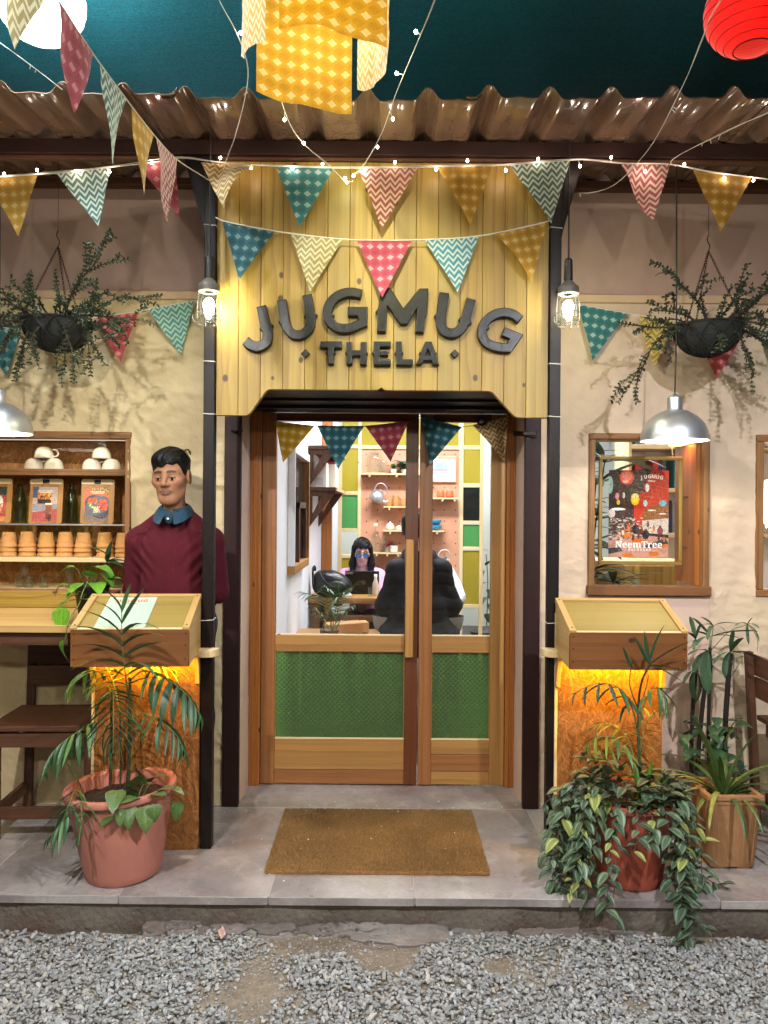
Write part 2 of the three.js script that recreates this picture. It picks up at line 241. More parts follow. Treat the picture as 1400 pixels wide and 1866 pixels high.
// ================================================================ the ground, the terrace and the walls
const ZW = 0.31;                                              // the plaster face of the wall
{
  const g = new THREE.PlaneGeometry(120, 120, 1, 1); g.rotateX(-Math.PI / 2); boxUV(g, 'z'); g.translate(0, -0.16, 30);
  const near = new THREE.PlaneGeometry(6.4, 5.6, 260, 230); near.rotateX(-Math.PI / 2); near.translate(0, 0, 3.9);
  const p = near.attributes.position;
  for (let i = 0; i < p.count; i++) { const x = p.getX(i), z = p.getZ(i); p.setY(i, -0.142 + (f2(x * 2.1, z * 2.1, 4, 3) - 0.5) * 0.035 + (f2(x * 14, z * 14, 3, 9) - 0.5) * 0.012 + 0.028 * Math.exp(-Math.pow((x + 0.12) / 0.5, 2) - Math.pow((z - 1.42) / 0.22, 2))); }
  near.computeVertexNormals(); boxUV(near, 'z'); const all = join([g, near]);
  struct('ground', all, M.dirt);
}
const groundY = (x, z) => -0.142 + (f2(x * 2.1, z * 2.1, 4, 3) - 0.5) * 0.035 + 0.028 * Math.exp(-Math.pow((x + 0.12) / 0.5, 2) - Math.pow((z - 1.42) / 0.22, 2));
// where the bare earth shows between the stones
const bare = (x, z) => 0.85 * Math.max(Math.exp(-Math.pow((x + 0.10) / 0.42, 2) - Math.pow((z - 1.33 - 0.12 * x) / 0.17, 2)), 0.75 * Math.exp(-Math.pow((x + 0.42) / 0.17, 2) - Math.pow((z - 1.52) / 0.22, 2))) * 0.9 + (f2(x * 5, z * 5, 3, 21) - 0.5) * 1.1;
{
  const gr = thing('gravel', 'loose grey gravel chips spread over the yard in front of the step', 'gravel', [0, -0.12, 2]); gr.userData.kind = 'stuff';
  const r = rng(17), shapes = [0, 1, 2, 3].map((k) => {
    const g = mergeVertices(new THREE.IcosahedronGeometry(1, 2).deleteAttribute('uv').deleteAttribute('normal')), p = g.attributes.position, v = V(0, 0, 0);
    for (let i = 0; i < p.count; i++) { v.fromBufferAttribute(p, i); const n = 0.70 + 0.62 * f2(v.x * 1.3 + k * 9, v.y * 1.3 + v.z * 1.1, 2, 40 + k); v.multiplyScalar(n); v.x = clamp(v.x, -0.86, 0.9); v.y = clamp(v.y, -0.72, 0.66 + 0.1 * k); v.z = clamp(v.z + 0.15 * v.x, -0.8, 0.84); p.setXYZ(i, v.x, v.y * 0.62, v.z * 0.82); }
    g.computeVertexNormals(); return g;
  });
  const list = [[], [], [], []], m4 = new THREE.Matrix4(), q = new THREE.Quaternion(), e = new THREE.Euler();
  const lay = (x, z, s, y) => { e.set((r() - 0.5) * 1.1, r() * 6.28, (r() - 0.5) * 1.1); q.setFromEuler(e); list[(r() * 4) | 0].push([m4.compose(V(x, y, z - 2), q, V(s * (0.9 + r() * 0.7), s * (0.75 + r() * 0.5), s)).clone(), r(), r()]); };
  for (let i = 0; i < 90000; i++) { const x = (r() - 0.5) * 4.6, z = 1.2 + r() * 1.75, b = bare(x, z), keep = 1 - sstep(0.18, 0.55, b); if (r() > keep * 0.99 + 0.035) continue; const s = (0.0042 + r() * r() * 0.0078) * (keep < 0.3 ? 0.8 : 1); lay(x, z, s, groundY(x, z) + 0.12 + s * 0.3 + r() * 0.018 * keep); }
  for (let i = 0; i < 16000; i++) { const x = (r() - 0.5) * 2.6, z = 1.2 + r() * 0.7; const s = 0.0012 + r() * r() * 0.0028; lay(x, z, s, groundY(x, z) + 0.12 + s * 0.3); }
  for (let i = 0; i < 26000; i++) { const x = (r() - 0.5) * 5.4, z = 2.95 + r() * 3.2; lay(x, z, 0.008 + r() * 0.009, groundY(x, z) + 0.12 + r() * 0.014); }
  const mm = std(0xffffff, 0.85, { bumpMap: tex.grain, bumpScale: 0.0006 }), col = new THREE.Color();
  list.forEach((l, k) => {
    const im = new THREE.InstancedMesh(shapes[k], mm, l.length); im.name = 'stones'; im.userData.kind = 'stuff'; shade(im);
    l.forEach(([m, a, b], i) => { im.setMatrixAt(i, m); const g = 0.22 + a * a * 0.22; col.setRGB(g * (b < 0.12 ? 1.08 : 0.99), g, g * (b < 0.12 ? 0.9 : 1.02)); im.setColorAt(i, col); });
    gr.add(im);
  });
}
{ // ragged lumps of mortar and cement left at the foot of the step
  const t = thing('mortar_lip', 'ragged lumps of pale mortar along the foot of the stone step', 'mortar', [-0.1, -0.12, 1.2]), r = rng(83); t.userData.kind = 'structure'; delete t.userData.category;
  const spots = [[0.06, 1.205, 0.21, 0.085, 0.058]]; for (let i = 0; i < 11; i++) spots.push([-0.82 + i * 0.082 + r() * 0.03, 1.185 + r() * 0.012, 0.06 + r() * 0.05, 0.028 + r() * 0.03, 0.045 + r() * 0.03]); for (let i = 0; i < 6; i++) spots.push([0.3 + i * 0.11 + r() * 0.04, 1.182, 0.05 + r() * 0.05, 0.025 + r() * 0.02, 0.03 + r() * 0.02]);
  spots.forEach(([x, z, sx, szz, h], k) => {
    const g = new THREE.SphereGeometry(1, 56, 28), p = g.attributes.position, v = V(0, 0, 0);
    for (let i = 0; i < p.count; i++) { v.fromBufferAttribute(p, i); const n = 0.72 + 0.55 * f2(v.x * 2 + k * 7, v.z * 2 + v.y, 4, 31) + 0.16 * (f2(v.x * 9 + k, v.z * 9 + v.y * 5, 3, 37) - 0.5); v.multiplyScalar(n); const y = Math.min(v.y, 0.62 + 0.25 * (f2(v.x * 3 + k, v.z * 3, 3, 41) - 0.5) - 0.12 * v.z); p.setXYZ(i, x + v.x * sx, -0.145 + y * h, z + v.z * szz); }
    g.computeVertexNormals(); boxUV(g, 'z'); wpart(t, 'mortar_lump', plain(g), M.mortar);
  });
}
{
  const g = new THREE.BoxGeometry(6.4, 0.3, 1.5, 300, 14, 60), p = g.attributes.position, n = g.attributes.normal;
  for (let i = 0; i < p.count; i++) { const x = p.getX(i), y = p.getY(i); if (n.getZ(i) > 0.5 || p.getZ(i) > 0.749) p.setZ(i, 0.75 + (f2(x * 5, y * 11, 4, 5) - 0.5) * 0.03 - 0.012 * sstep(0.02, 0.0, Math.abs(y - 0.02 + (f2(x * 2, 1, 2, 4) - 0.5) * 0.04))); }
  g.computeVertexNormals(); boxUV(g, 'x'); g.translate(0, -0.181, 0.425);
  const t = struct('terrace_step', plain(g), M.concrete);
  const xs = [-3.2, -2.61, -2.06, -1.51, -0.96, -0.412, 0.124, 0.69, 1.24, 1.80, 2.35, 3.2];
  for (let i = 0; i + 1 < xs.length; i++) {
    const a = xs[i] + 0.002, b = xs[i + 1] - 0.002; wpart(t, 'paving_slab', box(a, b, -0.0305, 0, 0.338, 1.19 + (ruv() - 0.5) * 0.006, 0.0025, 'x'), M.stone);
    if (a > -0.6 && b < 0.7) continue; wpart(t, 'paving_slab', box(a, b, -0.0305, -0.0008, -0.2, 0.334, 0.002, 'x'), M.stone);
  }
  wpart(t, 'grout', box(-3.19, 3.19, -0.026, -0.0014, -0.19, 1.184, 0, 'x'), M.grout); wpart(t, 'threshold_slab', box(-0.958, 0.688, -0.0305, -0.0004, -0.3, 0.334, 0.002, 'x'), M.stone);
}
// a lumpy hand-plastered face with openings cut out of it, over a solid wall
function plasterFace(x0, x1, y0, y1, holes, z, amp, seed) {
  const cuts = (a, b, extra) => { const s = [...new Set([a, b, ...extra.filter((q) => q > a && q < b)])].sort((p, q) => p - q), o = []; for (let i = 0; i + 1 < s.length; i++) { const n = Math.max(1, Math.round((s[i + 1] - s[i]) / 0.011)); for (let k = 0; k < n; k++) o.push(lerp(s[i], s[i + 1], k / n)); } o.push(b); return o; };
  const X = cuts(x0, x1, holes.flatMap((h) => [h[0], h[1]])), Y = cuts(y0, y1, holes.flatMap((h) => [h[2], h[3]])), pos = [], uv = [], idx = [];
  for (const y of Y) for (const x of X) {
    const w = f2(x * 2 + 9, y * 2, 3, seed), a = f2(x * 3.2 + w * 1.5, y * 4.4 + w, 5, seed + 2), rd = 1 - Math.abs(f2(x * 5 + w * 3, y * 7.5, 4, seed + 4) - 0.5) * 6, m = sstep(0.4, 0.62, f2(x * 1.6, y * 1.6, 2, seed + 7));
    let d = amp * ((a - 0.5) * 1.5 + Math.max(0, rd) * 0.75 * m + (f2(x * 30, y * 30, 2, seed + 6) - 0.5) * 0.14);
    for (const h of holes) { const e = Math.max(Math.max(h[0] - x, x - h[1]), Math.max(h[2] - y, y - h[3])); d += 0.008 * Math.exp(-Math.pow(e / 0.028, 2)) * (0.6 + 0.8 * f2(x * 20, y * 20, 2, 3)); }
    pos.push(x, y, z + d); uv.push(x, y);
  }
  const nx = X.length;
  for (let j = 0; j + 1 < Y.length; j++) for (let i = 0; i + 1 < nx; i++) {
    const cx = (X[i] + X[i + 1]) / 2, cy = (Y[j] + Y[j + 1]) / 2; if (holes.some((h) => cx > h[0] && cx < h[1] && cy > h[2] && cy < h[3])) continue;
    const a = j * nx + i; idx.push(a, a + 1, a + nx, a + 1, a + nx + 1, a + nx);
  }
  const g = new THREE.BufferGeometry(); g.setAttribute('position', new THREE.Float32BufferAttribute(pos, 3)); g.setAttribute('uv', new THREE.Float32BufferAttribute(uv, 2)); g.setIndex(idx); g.computeVertexNormals(); return plain(g);
}
const rect = (a, b, c, d) => [[a, c], [b, c], [b, d], [a, d]];
function solidWall(x0, x1, y0, y1, holes, z0, z1) { const g = extrude(rect(x0, x1, y0, y1), z1 - z0, 0, holes.map((h) => rect(...h))); boxUV(g, 'y'); return mv(g, 0, 0, z0); }
const pxRect = (a, b, c, d, z) => { const p = at(a, (c + d) / 2, z), q = at(b, (c + d) / 2, z), t = at((a + b) / 2, c, z), u = at((a + b) / 2, d, z); return [p.x, q.x, u.y, t.y]; };   // x0 x1 y0 y1
const NICHE = pxRect(-120, 236, 791, 1077, ZW), WIN1 = pxRect(1072, 1288, 793, 1082, ZW), WIN2 = pxRect(1376, 1620, 796, 1086, ZW);
const WTOP = 2.418;
struct('wall_left', join([plasterFace(-2.9, -0.70, 0, WTOP, [NICHE], ZW, 0.022, 11), solidWall(-2.9, -0.70, 0, WTOP, [NICHE], -0.06, 0.296)]), M.plaster);
M.plasterPink = std(0xe2ccb2, 0.8, { map: tex.plasterColor, bumpMap: tex.plaster, bumpScale: 0.014 });
struct('wall_right', join([plasterFace(0.69, 2.9, 0, WTOP, [WIN1, WIN2], ZW, 0.011, 51), solidWall(0.69, 2.9, 0, WTOP, [WIN1, WIN2], -0.06, 0.296)]), M.plasterPink);
struct('wall_upper', join([box(-2.9, -0.70, WTOP + 0.042, 3.4, -0.06, 0.29, 0.001, 'x'), box(0.69, 2.9, WTOP + 0.042, 3.4, -0.06, 0.29, 0.001, 'x'), box(-0.70, 0.69, 2.02, 3.4, -0.06, 0.27, 0.001, 'x')]), M.upper);  // shade under the roof overhang is put into this darker mauve colour
struct('wall_ledge', join([box(-2.9, -0.70, WTOP + 0.001, WTOP + 0.041, -0.05, 0.325, 0.006, 'x'), box(0.69, 2.9, WTOP + 0.001, WTOP + 0.041, -0.05, 0.325, 0.006, 'x')]), M.ledge);
// plastered returns of the doorway
for (const [x0, x1, s] of [[-0.76, -0.688, 1], [0.676, 0.75, -1]]) {
  const g = new THREE.PlaneGeometry(0.36, 2.0, 30, 180), p = g.attributes.position; g.rotateY(s * Math.PI / 2);
  for (let i = 0; i < p.count; i++) { const y = p.getY(i), z = p.getZ(i), e = Math.max(0, z - 0.13) / 0.05; p.setX(i, p.getX(i) + s * ((f2(z * 5, y * 3, 4, 33) - 0.5) * 0.012 - 0.016 * Math.min(1, e * e) * (0.5 + f2(3, y * 9, 3, 8)))); }
  g.translate(s > 0 ? x1 : x0, 1.0, 0.13); g.computeVertexNormals(); boxUV(g, 'y');
  struct(s > 0 ? 'doorway_left' : 'doorway_right', join([plain(g), box(x0 + (s < 0 ? 0.014 : 0), x1 - (s > 0 ? 0.014 : 0), 0, 2.0, -0.06, 0.3, 0.002)]), M.jamb);
}
{ const b = pxRect(1068, 1291, 1087, 1320, ZW); const m = part(scene, 'plaster_panel', box(b[0], b[1], b[2] - 0.3, b[3], 0.30, 0.322, 0.003), M.jamb); tag(m, 'smooth pink plaster panel under the poster window', 'wall panel'); m.userData.kind = 'structure'; }

// ---------------------------------------------------------------- steelwork and corrugated roof
function post(name, label, cx, side) {
  const t = thing(name, label, 'post', [cx, 0, 0.77], 0, 'steel posts beside the entrance'), w = 0.0235;
  wpart(t, 'column', box(cx - w, cx + w, 0, 2.89, 0.747, 0.795, 0.004), M.steelBlack);
  const o = side * w, g = extrude([[0, 2.89], [side * 0.092, 2.89], [side * 0.083, 2.86], [side * 0.012, 2.61], [0, 2.56]].map(([x, y]) => [cx + o + x, y]), 0.04, 0.002); boxUV(g, 'y');
  wpart(t, 'brace', mv(g, 0, 0, 0.751), M.steelBlack);
  for (const y of [2.60, 2.03, 1.815, 0.955]) { const q = []; for (let i = 0; i < 24; i++) { const a = i / 24 * 6.283, c = Math.cos(a), s = Math.sin(a), k = 1 / Math.max(Math.abs(c), Math.abs(s)); q.push(V(cx + c * k * (w + 0.0012), y + 0.003 * Math.sin(a + y * 9), 0.771 + s * k * 0.0255)); } wpart(t, 'cable_tie', tube(q, 0.0016, 60, 5, true), M.wire); }
  const sh = []; for (let i = 0; i <= 14; i++) { const a = Math.PI * i / 14; sh.push([Math.cos(a) * 0.046, Math.sin(a) * 0.055]); } sh.push([-0.046, -0.01], [0.046, -0.01]);
  const lg = extrude(sh, 0.026, 0.003); lg.rotateX(Math.PI / 2); boxUV(lg, 'x'); const yl = at(cx < 0 ? 378 : 1004, 1182, 0.80).y;
  wpart(t, 'ledge', mv(lg, cx - side * 0.004, yl, 0.797), M.palePine);
  return t;
}
post('steel_post', 'dark steel post left of the entrance, in front of the man', -0.733, -1);
post('steel_post', 'dark steel post right of the entrance, beside the empty slanted stand', 0.708, 1);
for (const [x0, x1, l] of [[-0.762, -0.684, 'dark brown steel door frame upright at the left edge of the doorway'], [0.670, 0.746, 'dark brown steel door frame upright with a latch, right edge of the doorway']]) {
  const t = thing('frame_upright', l, 'frame upright', [(x0 + x1) / 2, 0, 0.3]); wpart(t, 'upright', box(x0, x1, 0.001, 1.95, 0.301, 0.338, 0.004), M.frameSteel);
  if (x0 > 0) { wpart(t, 'latch', join([box(x0 - 0.062, x0 + 0.05, 1.775, 1.799, 0.34, 0.356, 0.006), box(x0 + 0.02, x0 + 0.052, 1.769, 1.806, 0.338, 0.35, 0.003)]), M.steel); }
  else wpart(t, 'catch', join([rod(V(x0 + 0.035, 1.79, 0.335), V(x0 + 0.06, 1.785, 0.36), 0.006), rod(V(x0 + 0.06, 1.785, 0.36), V(x0 + 0.085, 1.79, 0.34), 0.005)]), M.steel);
}
{ const t = thing('entrance_soffit', 'dark painted steel canopy box over the door, behind the wooden sign', 'canopy', [0, 1.92, 0.4]); wpart(t, 'box', box(-0.705, 0.68, 1.921, 2.015, 0.03, 0.742, 0.004, 'x'), M.steelBlack); wpart(t, 'channel', join([box(-0.68, 0.66, 1.905, 1.9205, 0.26, 0.30, 0.003, 'x'), box(-0.68, 0.66, 1.910, 1.9205, 0.50, 0.52, 0.003, 'x')]), M.steelBlack); }
{ const t = thing('roof_beam', 'long dark steel beam carrying the front of the corrugated roof', 'beam', [0, 2.9, 0.77]); wpart(t, 'beam', box(-3, 3, 2.893, 2.955, 0.742, 0.80, 0.004, 'x'), M.steel); wpart(t, 'batten', box(-3, 3, 2.878, 2.8925, 0.752, 0.782, 0.003, 'x'), M.darkWood); }
{ const t = thing('wall_purlin', 'dark timber purlin under the roof along the top of the wall', 'beam', [0, 2.97, 0.33]); wpart(t, 'purlin', box(-3, 3, 2.955, 2.99, 0.2905, 0.35, 0.003, 'x'), M.darkWood); }
const roofY = (z) => 2.957 - 0.085 * (z - 0.78);
{
  const t = thing('corrugated_roof', 'glossy brown corrugated roof sheets over the entrance', 'roof', [0, 2.95, 0.7]);
  const P = 0.224, prof = (x) => { let d = ((x - 0.151) / P) % 1; d = (d + 1.5) % 1 - 0.5; const a = Math.abs(d) * P; return 0.044 * Math.exp(-Math.pow(a / 0.031, 2.6)) + 0.005 * Math.pow(Math.max(0, 1 - Math.abs(a - 0.112) / 0.06), 2); };
  const edges = [-2.9, -1.9, -0.83, 0.29, 1.41, 2.53, 3.1];
  for (let k = 0; k + 1 < edges.length; k++) {
    const x0 = edges[k], x1 = edges[k + 1] + 0.06, lift = (k % 2) * 0.006, nx = Math.round((x1 - x0) / 0.008), nz = 10, pos = [], uv = [], idx = [], zf = 1.17 + (k % 2 ? 0.012 : -0.006);
    for (const s of [0, 1]) for (let j = 0; j <= nz; j++) for (let i = 0; i <= nx; i++) { const x = lerp(x0, x1, i / nx), z = lerp(zf + 0.004 * Math.sin(x * 7), 0.27, j / nz), y = roofY(z) + prof(x) + lift + s * 0.005 + (f2(x * 6, z * 6, 3, 15) - 0.5) * 0.010; pos.push(x, y, z); uv.push(x, z); }
    const n = (nx + 1) * (nz + 1), q = (a, b, c, d) => idx.push(a, b, c, b, d, c);
    for (let j = 0; j < nz; j++) for (let i = 0; i < nx; i++) { const a = j * (nx + 1) + i; q(a, a + 1, a + nx + 1, a + nx + 2); q(n + a, n + a + nx + 1, n + a + 1, n + a + nx + 2); }
    for (let i = 0; i < nx; i++) q(i, n + i, i + 1, n + i + 1);
    const g = new THREE.BufferGeometry(); g.setAttribute('position', new THREE.Float32BufferAttribute(pos, 3)); g.setAttribute('uv', new THREE.Float32BufferAttribute(uv, 2)); g.setIndex(idx); g.computeVertexNormals();
    wpart(t, 'sheet', plain(g), M.roof);
  }
}
{
  const g = new THREE.PlaneGeometry(7.6, 7.2, 90, 90), p = g.attributes.position; g.rotateX(-Math.PI / 2);
  for (let i = 0; i < p.count; i++) { const x = p.getX(i), z = p.getZ(i) + 3.75; p.setXYZ(i, x, 3.26 + 0.2 * (z - 0.3) + (f2(x * 0.8, z * 0.8, 3, 19) - 0.5) * 0.14 + (f2(x * 4, z * 1.2, 3, 29) - 0.5) * 0.03, z); }
  g.computeVertexNormals(); const uv = g.attributes.uv; for (let i = 0; i < uv.count; i++) uv.setXY(i, p.getX(i), p.getZ(i));
  const m = part(scene, 'shade_net', plain(g), M.net); tag(m, 'dark green shade net stretched over the yard above the roof', 'shade net');
}
// ================================================================ the door
{
  const X = (px, py = 1100) => at(px, py, 0.02).x, Y = (py, px = 700) => at(px, py, 0.02).y;
  const fr = thing('door_frame', 'orange-brown wooden door frame around the two leaves', 'door frame', [0, 0, 0]);
  const xl = X(478), xr = X(919);
  for (const [a, b] of [[-0.687, xl - 0.003], [xr + 0.003, 0.675]]) { wpart(fr, 'jamb', box(a, b, 0.0, 1.975, -0.04, 0.05, 0.004), M.teakOrange); const m = (a + b) / 2; wpart(fr, 'moulding', join([box(m - 0.012, m - 0.004, 0.0, 1.975, 0.0495, 0.056, 0.003), box(m + 0.006, m + 0.012, 0.0, 1.975, 0.0495, 0.054, 0.002)]), M.teakOrange); }
  wpart(fr, 'head', box(xl - 0.003, xr + 0.003, 1.922, 1.975, -0.04, 0.05, 0.003, 'x'), M.teakDark);
  function leaf(label, x0, x1, g0, g1, z, pat, dark) {
    const t = thing('door_leaf', label, 'door', [x0, 0, z]); const yt = 1.916, T = 0.042, zz = z - 0.02, y1 = Y(1158), y2 = Y(1187), y3 = Y(1346), yg = Y(769);
    wpart(t, 'stile', box(x0, g0, 0.008, yt, zz, zz + T, 0.003), M.teak); wpart(t, 'stile', box(g1, x1, 0.008, yt, zz, zz + T, 0.003), dark ? M.teakDark : M.teakB);
    wpart(t, 'top_rail', box(g0, g1, yg, yt, zz + 0.001, zz + T - 0.002, 0.002, 'x'), M.teakDark); wpart(t, 'middle_rail', box(g0, g1, y2, y1, zz + 0.001, zz + T - 0.0015, 0.003, 'x'), M.teakB);
    const ks = dark ? [y3, Y(1401), 0.008] : [y3, Y(1372), Y(1403), 0.008];
    for (let i = 0; i + 1 < ks.length; i++) wpart(t, i + 2 < ks.length ? 'kick_board' : 'bottom_rail', box(g0, g1, ks[i + 1] + 0.0008, ks[i] - 0.0008, zz + 0.001, zz + T - (i % 2 ? 0.003 : 0.0045), 0.003, 'x'), i % 2 ? M.teak : M.teakB);
    wpart(t, 'pane', box(g0 - 0.004, g1 + 0.004, y1 - 0.003, yg + 0.003, zz + 0.018, zz + 0.0182, 0), M.glass);
    const gg = new THREE.PlaneGeometry(g1 - g0 + 0.006, y2 - y3 + 0.006); boxUV(gg, 'y'); wpart(t, 'patterned_pane', mv(plain(gg), (g0 + g1) / 2, (y2 + y3) / 2, zz + 0.02), pat);
    const B = 0.007; for (const y of [y3, y1]) wpart(t, 'bead', box(g0, g1, y, y + B, zz + 0.022, zz + 0.034, 0.002, 'x'), M.palePine);
    for (const x of [g0, g1 - B * 0.6]) wpart(t, 'bead', box(x, x + B * 0.6, y3 + B, y2 - B * 0.5, zz + 0.022, zz + 0.034, 0.001), M.teakB); wpart(t, 'bead', box(g0, g1, y2 - B * 0.5, y2, zz + 0.022, zz + 0.034, 0.001, 'x'), M.teakB);
    return t;
  }
  const pattern = (() => { const n = 512; return canvasTex(n, n, (c) => { c.fillStyle = '#808080'; c.fillRect(0, 0, n, n); c.lineWidth = 7; for (let i = -8; i < 16; i++) { c.strokeStyle = '#f2f2f2'; c.beginPath(); c.moveTo(i * 64, 0); c.lineTo(i * 64 + n, n); c.stroke(); c.beginPath(); c.moveTo(i * 64 + n, 0); c.lineTo(i * 64, n); c.stroke(); }
    for (let a = 0; a < 9; a++) for (let b = 0; b < 17; b++) { const x = a * 64 + (b % 2) * 32, y = b * 32; c.fillStyle = '#303030'; c.strokeStyle = '#e0e0e0'; c.lineWidth = 4; c.beginPath(); c.arc(x, y, 12, 0, 7); c.fill(); c.stroke(); c.fillStyle = '#d0d0d0'; c.beginPath(); c.arc(x, y, 5, 0, 7); c.fill(); } }, 0.16, 0.16, false); })();
  const tint = canvasTex(512, 512, (c, n) => { c.fillStyle = '#dcdcdc'; c.fillRect(0, 0, n, n); c.lineWidth = 9; c.strokeStyle = '#ffffff'; for (let i = -8; i < 16; i++) { c.beginPath(); c.moveTo(i * 64, 0); c.lineTo(i * 64 + n, n); c.stroke(); c.beginPath(); c.moveTo(i * 64 + n, 0); c.lineTo(i * 64, n); c.stroke(); } for (let a = 0; a < 9; a++) for (let b = 0; b < 17; b++) { const x = a * 64 + (b % 2) * 32, y = b * 32; c.fillStyle = '#8c8c8c'; c.beginPath(); c.arc(x, y, 13, 0, 7); c.fill(); c.fillStyle = '#c8c8c8'; c.beginPath(); c.arc(x, y, 6, 0, 7); c.fill(); } }, 0.20, 0.20);
  pattern.repeat.set(5, 5); M.greenGlass = std(0x74ac50, 0.5, { map: tint, transmission: 0.9, thickness: 0, bumpMap: pattern, bumpScale: 0.004 });
  M.yellowGlass = std(0xb09c1c, 0.5, { transmission: 0.55, thickness: 0, bumpMap: pattern, bumpScale: 0.002 }); M.greenPane = std(0x4c9450, 0.35, { transmission: 0.35, thickness: 0 });
  const L = leaf('wide left door leaf of brown wood with clear and green glass', xl, X(761), X(503), X(738), 0.02, M.greenGlass, true);
  leaf('narrow right door leaf of brown wood with clear and green glass', X(763.5), xr, X(787), X(893), 0.02, M.greenGlass, false);
  const hx = X(745.5), h0 = Y(1193), h1 = Y(982);
  wpart(L, 'pull_handle', join([box(hx - 0.021, hx + 0.021, h0, h1, 0.075, 0.102, 0.006), box(hx - 0.012, hx + 0.012, h0 + 0.06, h0 + 0.1, 0.04, 0.078, 0.003), box(hx - 0.012, hx + 0.012, h1 - 0.1, h1 - 0.06, 0.04, 0.078, 0.003)]), M.teakB);
  const bp = at(878, 767, 0.09); const bell = thing('door_bell', 'small round grey metal bell hung at the top of the right door leaf', 'bell', bp);
  const ring = new THREE.TorusGeometry(0.021, 0.006, 10, 28); part(bell, 'ring', plain(ring), M.steel); part(bell, 'dome', plain(new THREE.SphereGeometry(0.013, 16, 10)), M.cage); part(bell, 'hook', tube([V(0, 0.02, 0), V(0.002, 0.04, -0.004), V(0, 0.06, -0.03)], 0.002, 12, 5), M.steel);
}
{ // coir mat: a stiff slab with a pile of short bristles
  const a = at(512, 1471, 0.02), zb = 4 - 1.39 * 1402 / (1471 - 933), p0 = at(489, 1583, 0), zf = 4 - 1.39 * 1402 / (1583 - 933), x0 = -0.452, x1 = 0.421;
  const m = thing('door_mat', 'brown coir doormat lying on the stone slabs before the door', 'doormat', [0, 0, (zb + zf) / 2]);
  const zs = zb + 0.012, ze = zf + 0.01; wpart(m, 'backing', box(x0, x1, 0.0005, 0.014, zs, ze, 0.003, 'x'), std(0xffffff, 0.95, { map: tex.coir, bumpMap: tex.coir, bumpScale: 0.003 }));
  const g = plain(new THREE.ConeGeometry(0.0011, 0.011, 3, 1)), im = new THREE.InstancedMesh(g, std(0xffffff, 0.95), 60000), r = rng(33), q = new THREE.Quaternion(), e = new THREE.Euler(), mm = new THREE.Matrix4(), c = new THREE.Color(); shade(im);
  for (let i = 0; i < 60000; i++) { const x = lerp(x0 - 0.001, x1 + 0.001, r()), z = lerp(zs - 0.001, ze + 0.001, r()); e.set((r() - 0.5) * 1.3, r() * 6, (r() - 0.5) * 1.3); mm.compose(V(x, 0.016 + r() * 0.003, z - m.position.z), q.setFromEuler(e), V(1, 0.8 + r() * 0.5, 1)); im.setMatrixAt(i, mm); const w = 0.75 + 0.6 * f2(x * 7, z * 7, 3, 44) - 0.35 * sstep(0.5, 0.8, f2(x * 2.5, z * 2.5, 2, 46)), k = (0.55 + r() * 0.7) * w; c.setRGB(0.30 * k, 0.175 * k, 0.062 * k); im.setColorAt(i, c); }
  im.name = 'bristles'; im.userData.kind = 'stuff'; m.add(im);
}
{ // crumbs of dry leaf and plaster on the slabs
  const r = rng(71), g = [], put = (x, z, y) => { const s = 0.0013 + r() * 0.0022, q = plain(new THREE.IcosahedronGeometry(s, 0)); q.scale(1.6, 0.5, 1); q.rotateY(r() * 6); g.push(mv(q, x, y + s * 0.4, z)); };
  for (let i = 0; i < 34; i++) put((r() - 0.5) * 2.2, 0.15 + r() * 1.0, 0); for (let i = 0; i < 9; i++) put(-0.42 + r() * 0.82, 0.42 + r() * 0.45, 0.021);
  const m = part(scene, 'crumbs', join(g), M.white); tag(m, 'pale specks of debris scattered over the slabs and the mat', 'debris', null, 'stuff');
}
{ // a scrap and some straws among the stones
  const p = at(405, 1700, 1.26), t = thing('paper_scrap', 'small crumpled pink paper scrap lying at the foot of the step', 'litter', V(p.x, -0.09, 1.262)), g = new THREE.PlaneGeometry(0.02, 0.034, 8, 14), q = g.attributes.position; for (let i = 0; i < q.count; i++) q.setZ(i, 0.02 * (f2(q.getX(i) * 90, q.getY(i) * 60, 3, 6) - 0.5) + 0.006 * Math.sin(q.getX(i) * 300)); g.computeVertexNormals(); g.rotateX(-1.15); g.rotateY(0.5); part(t, 'paper', plain(g), std(0xc8a098, 0.85));
  const r = rng(29), s = []; for (let i = 0; i < 22; i++) { const x = (r() - 0.5) * 2.4, z = 1.25 + r() * 0.5, a = r() * 6.28, l = 0.02 + r() * 0.05, y = groundY(x, z) + 0.022 + r() * 0.012; s.push(tube([V(x, y, z), V(x + Math.cos(a) * l * 0.5, y + 0.004, z + Math.sin(a) * l * 0.5), V(x + Math.cos(a + 0.3) * l, y, z + Math.sin(a + 0.3) * l)], 0.0007, 6, 4)); }
  const m = part(scene, 'dry_straws', join(s), std(0xb8a884, 0.9)); tag(m, 'short pale straws scattered over the gravel', 'straw', null, 'stuff');
}
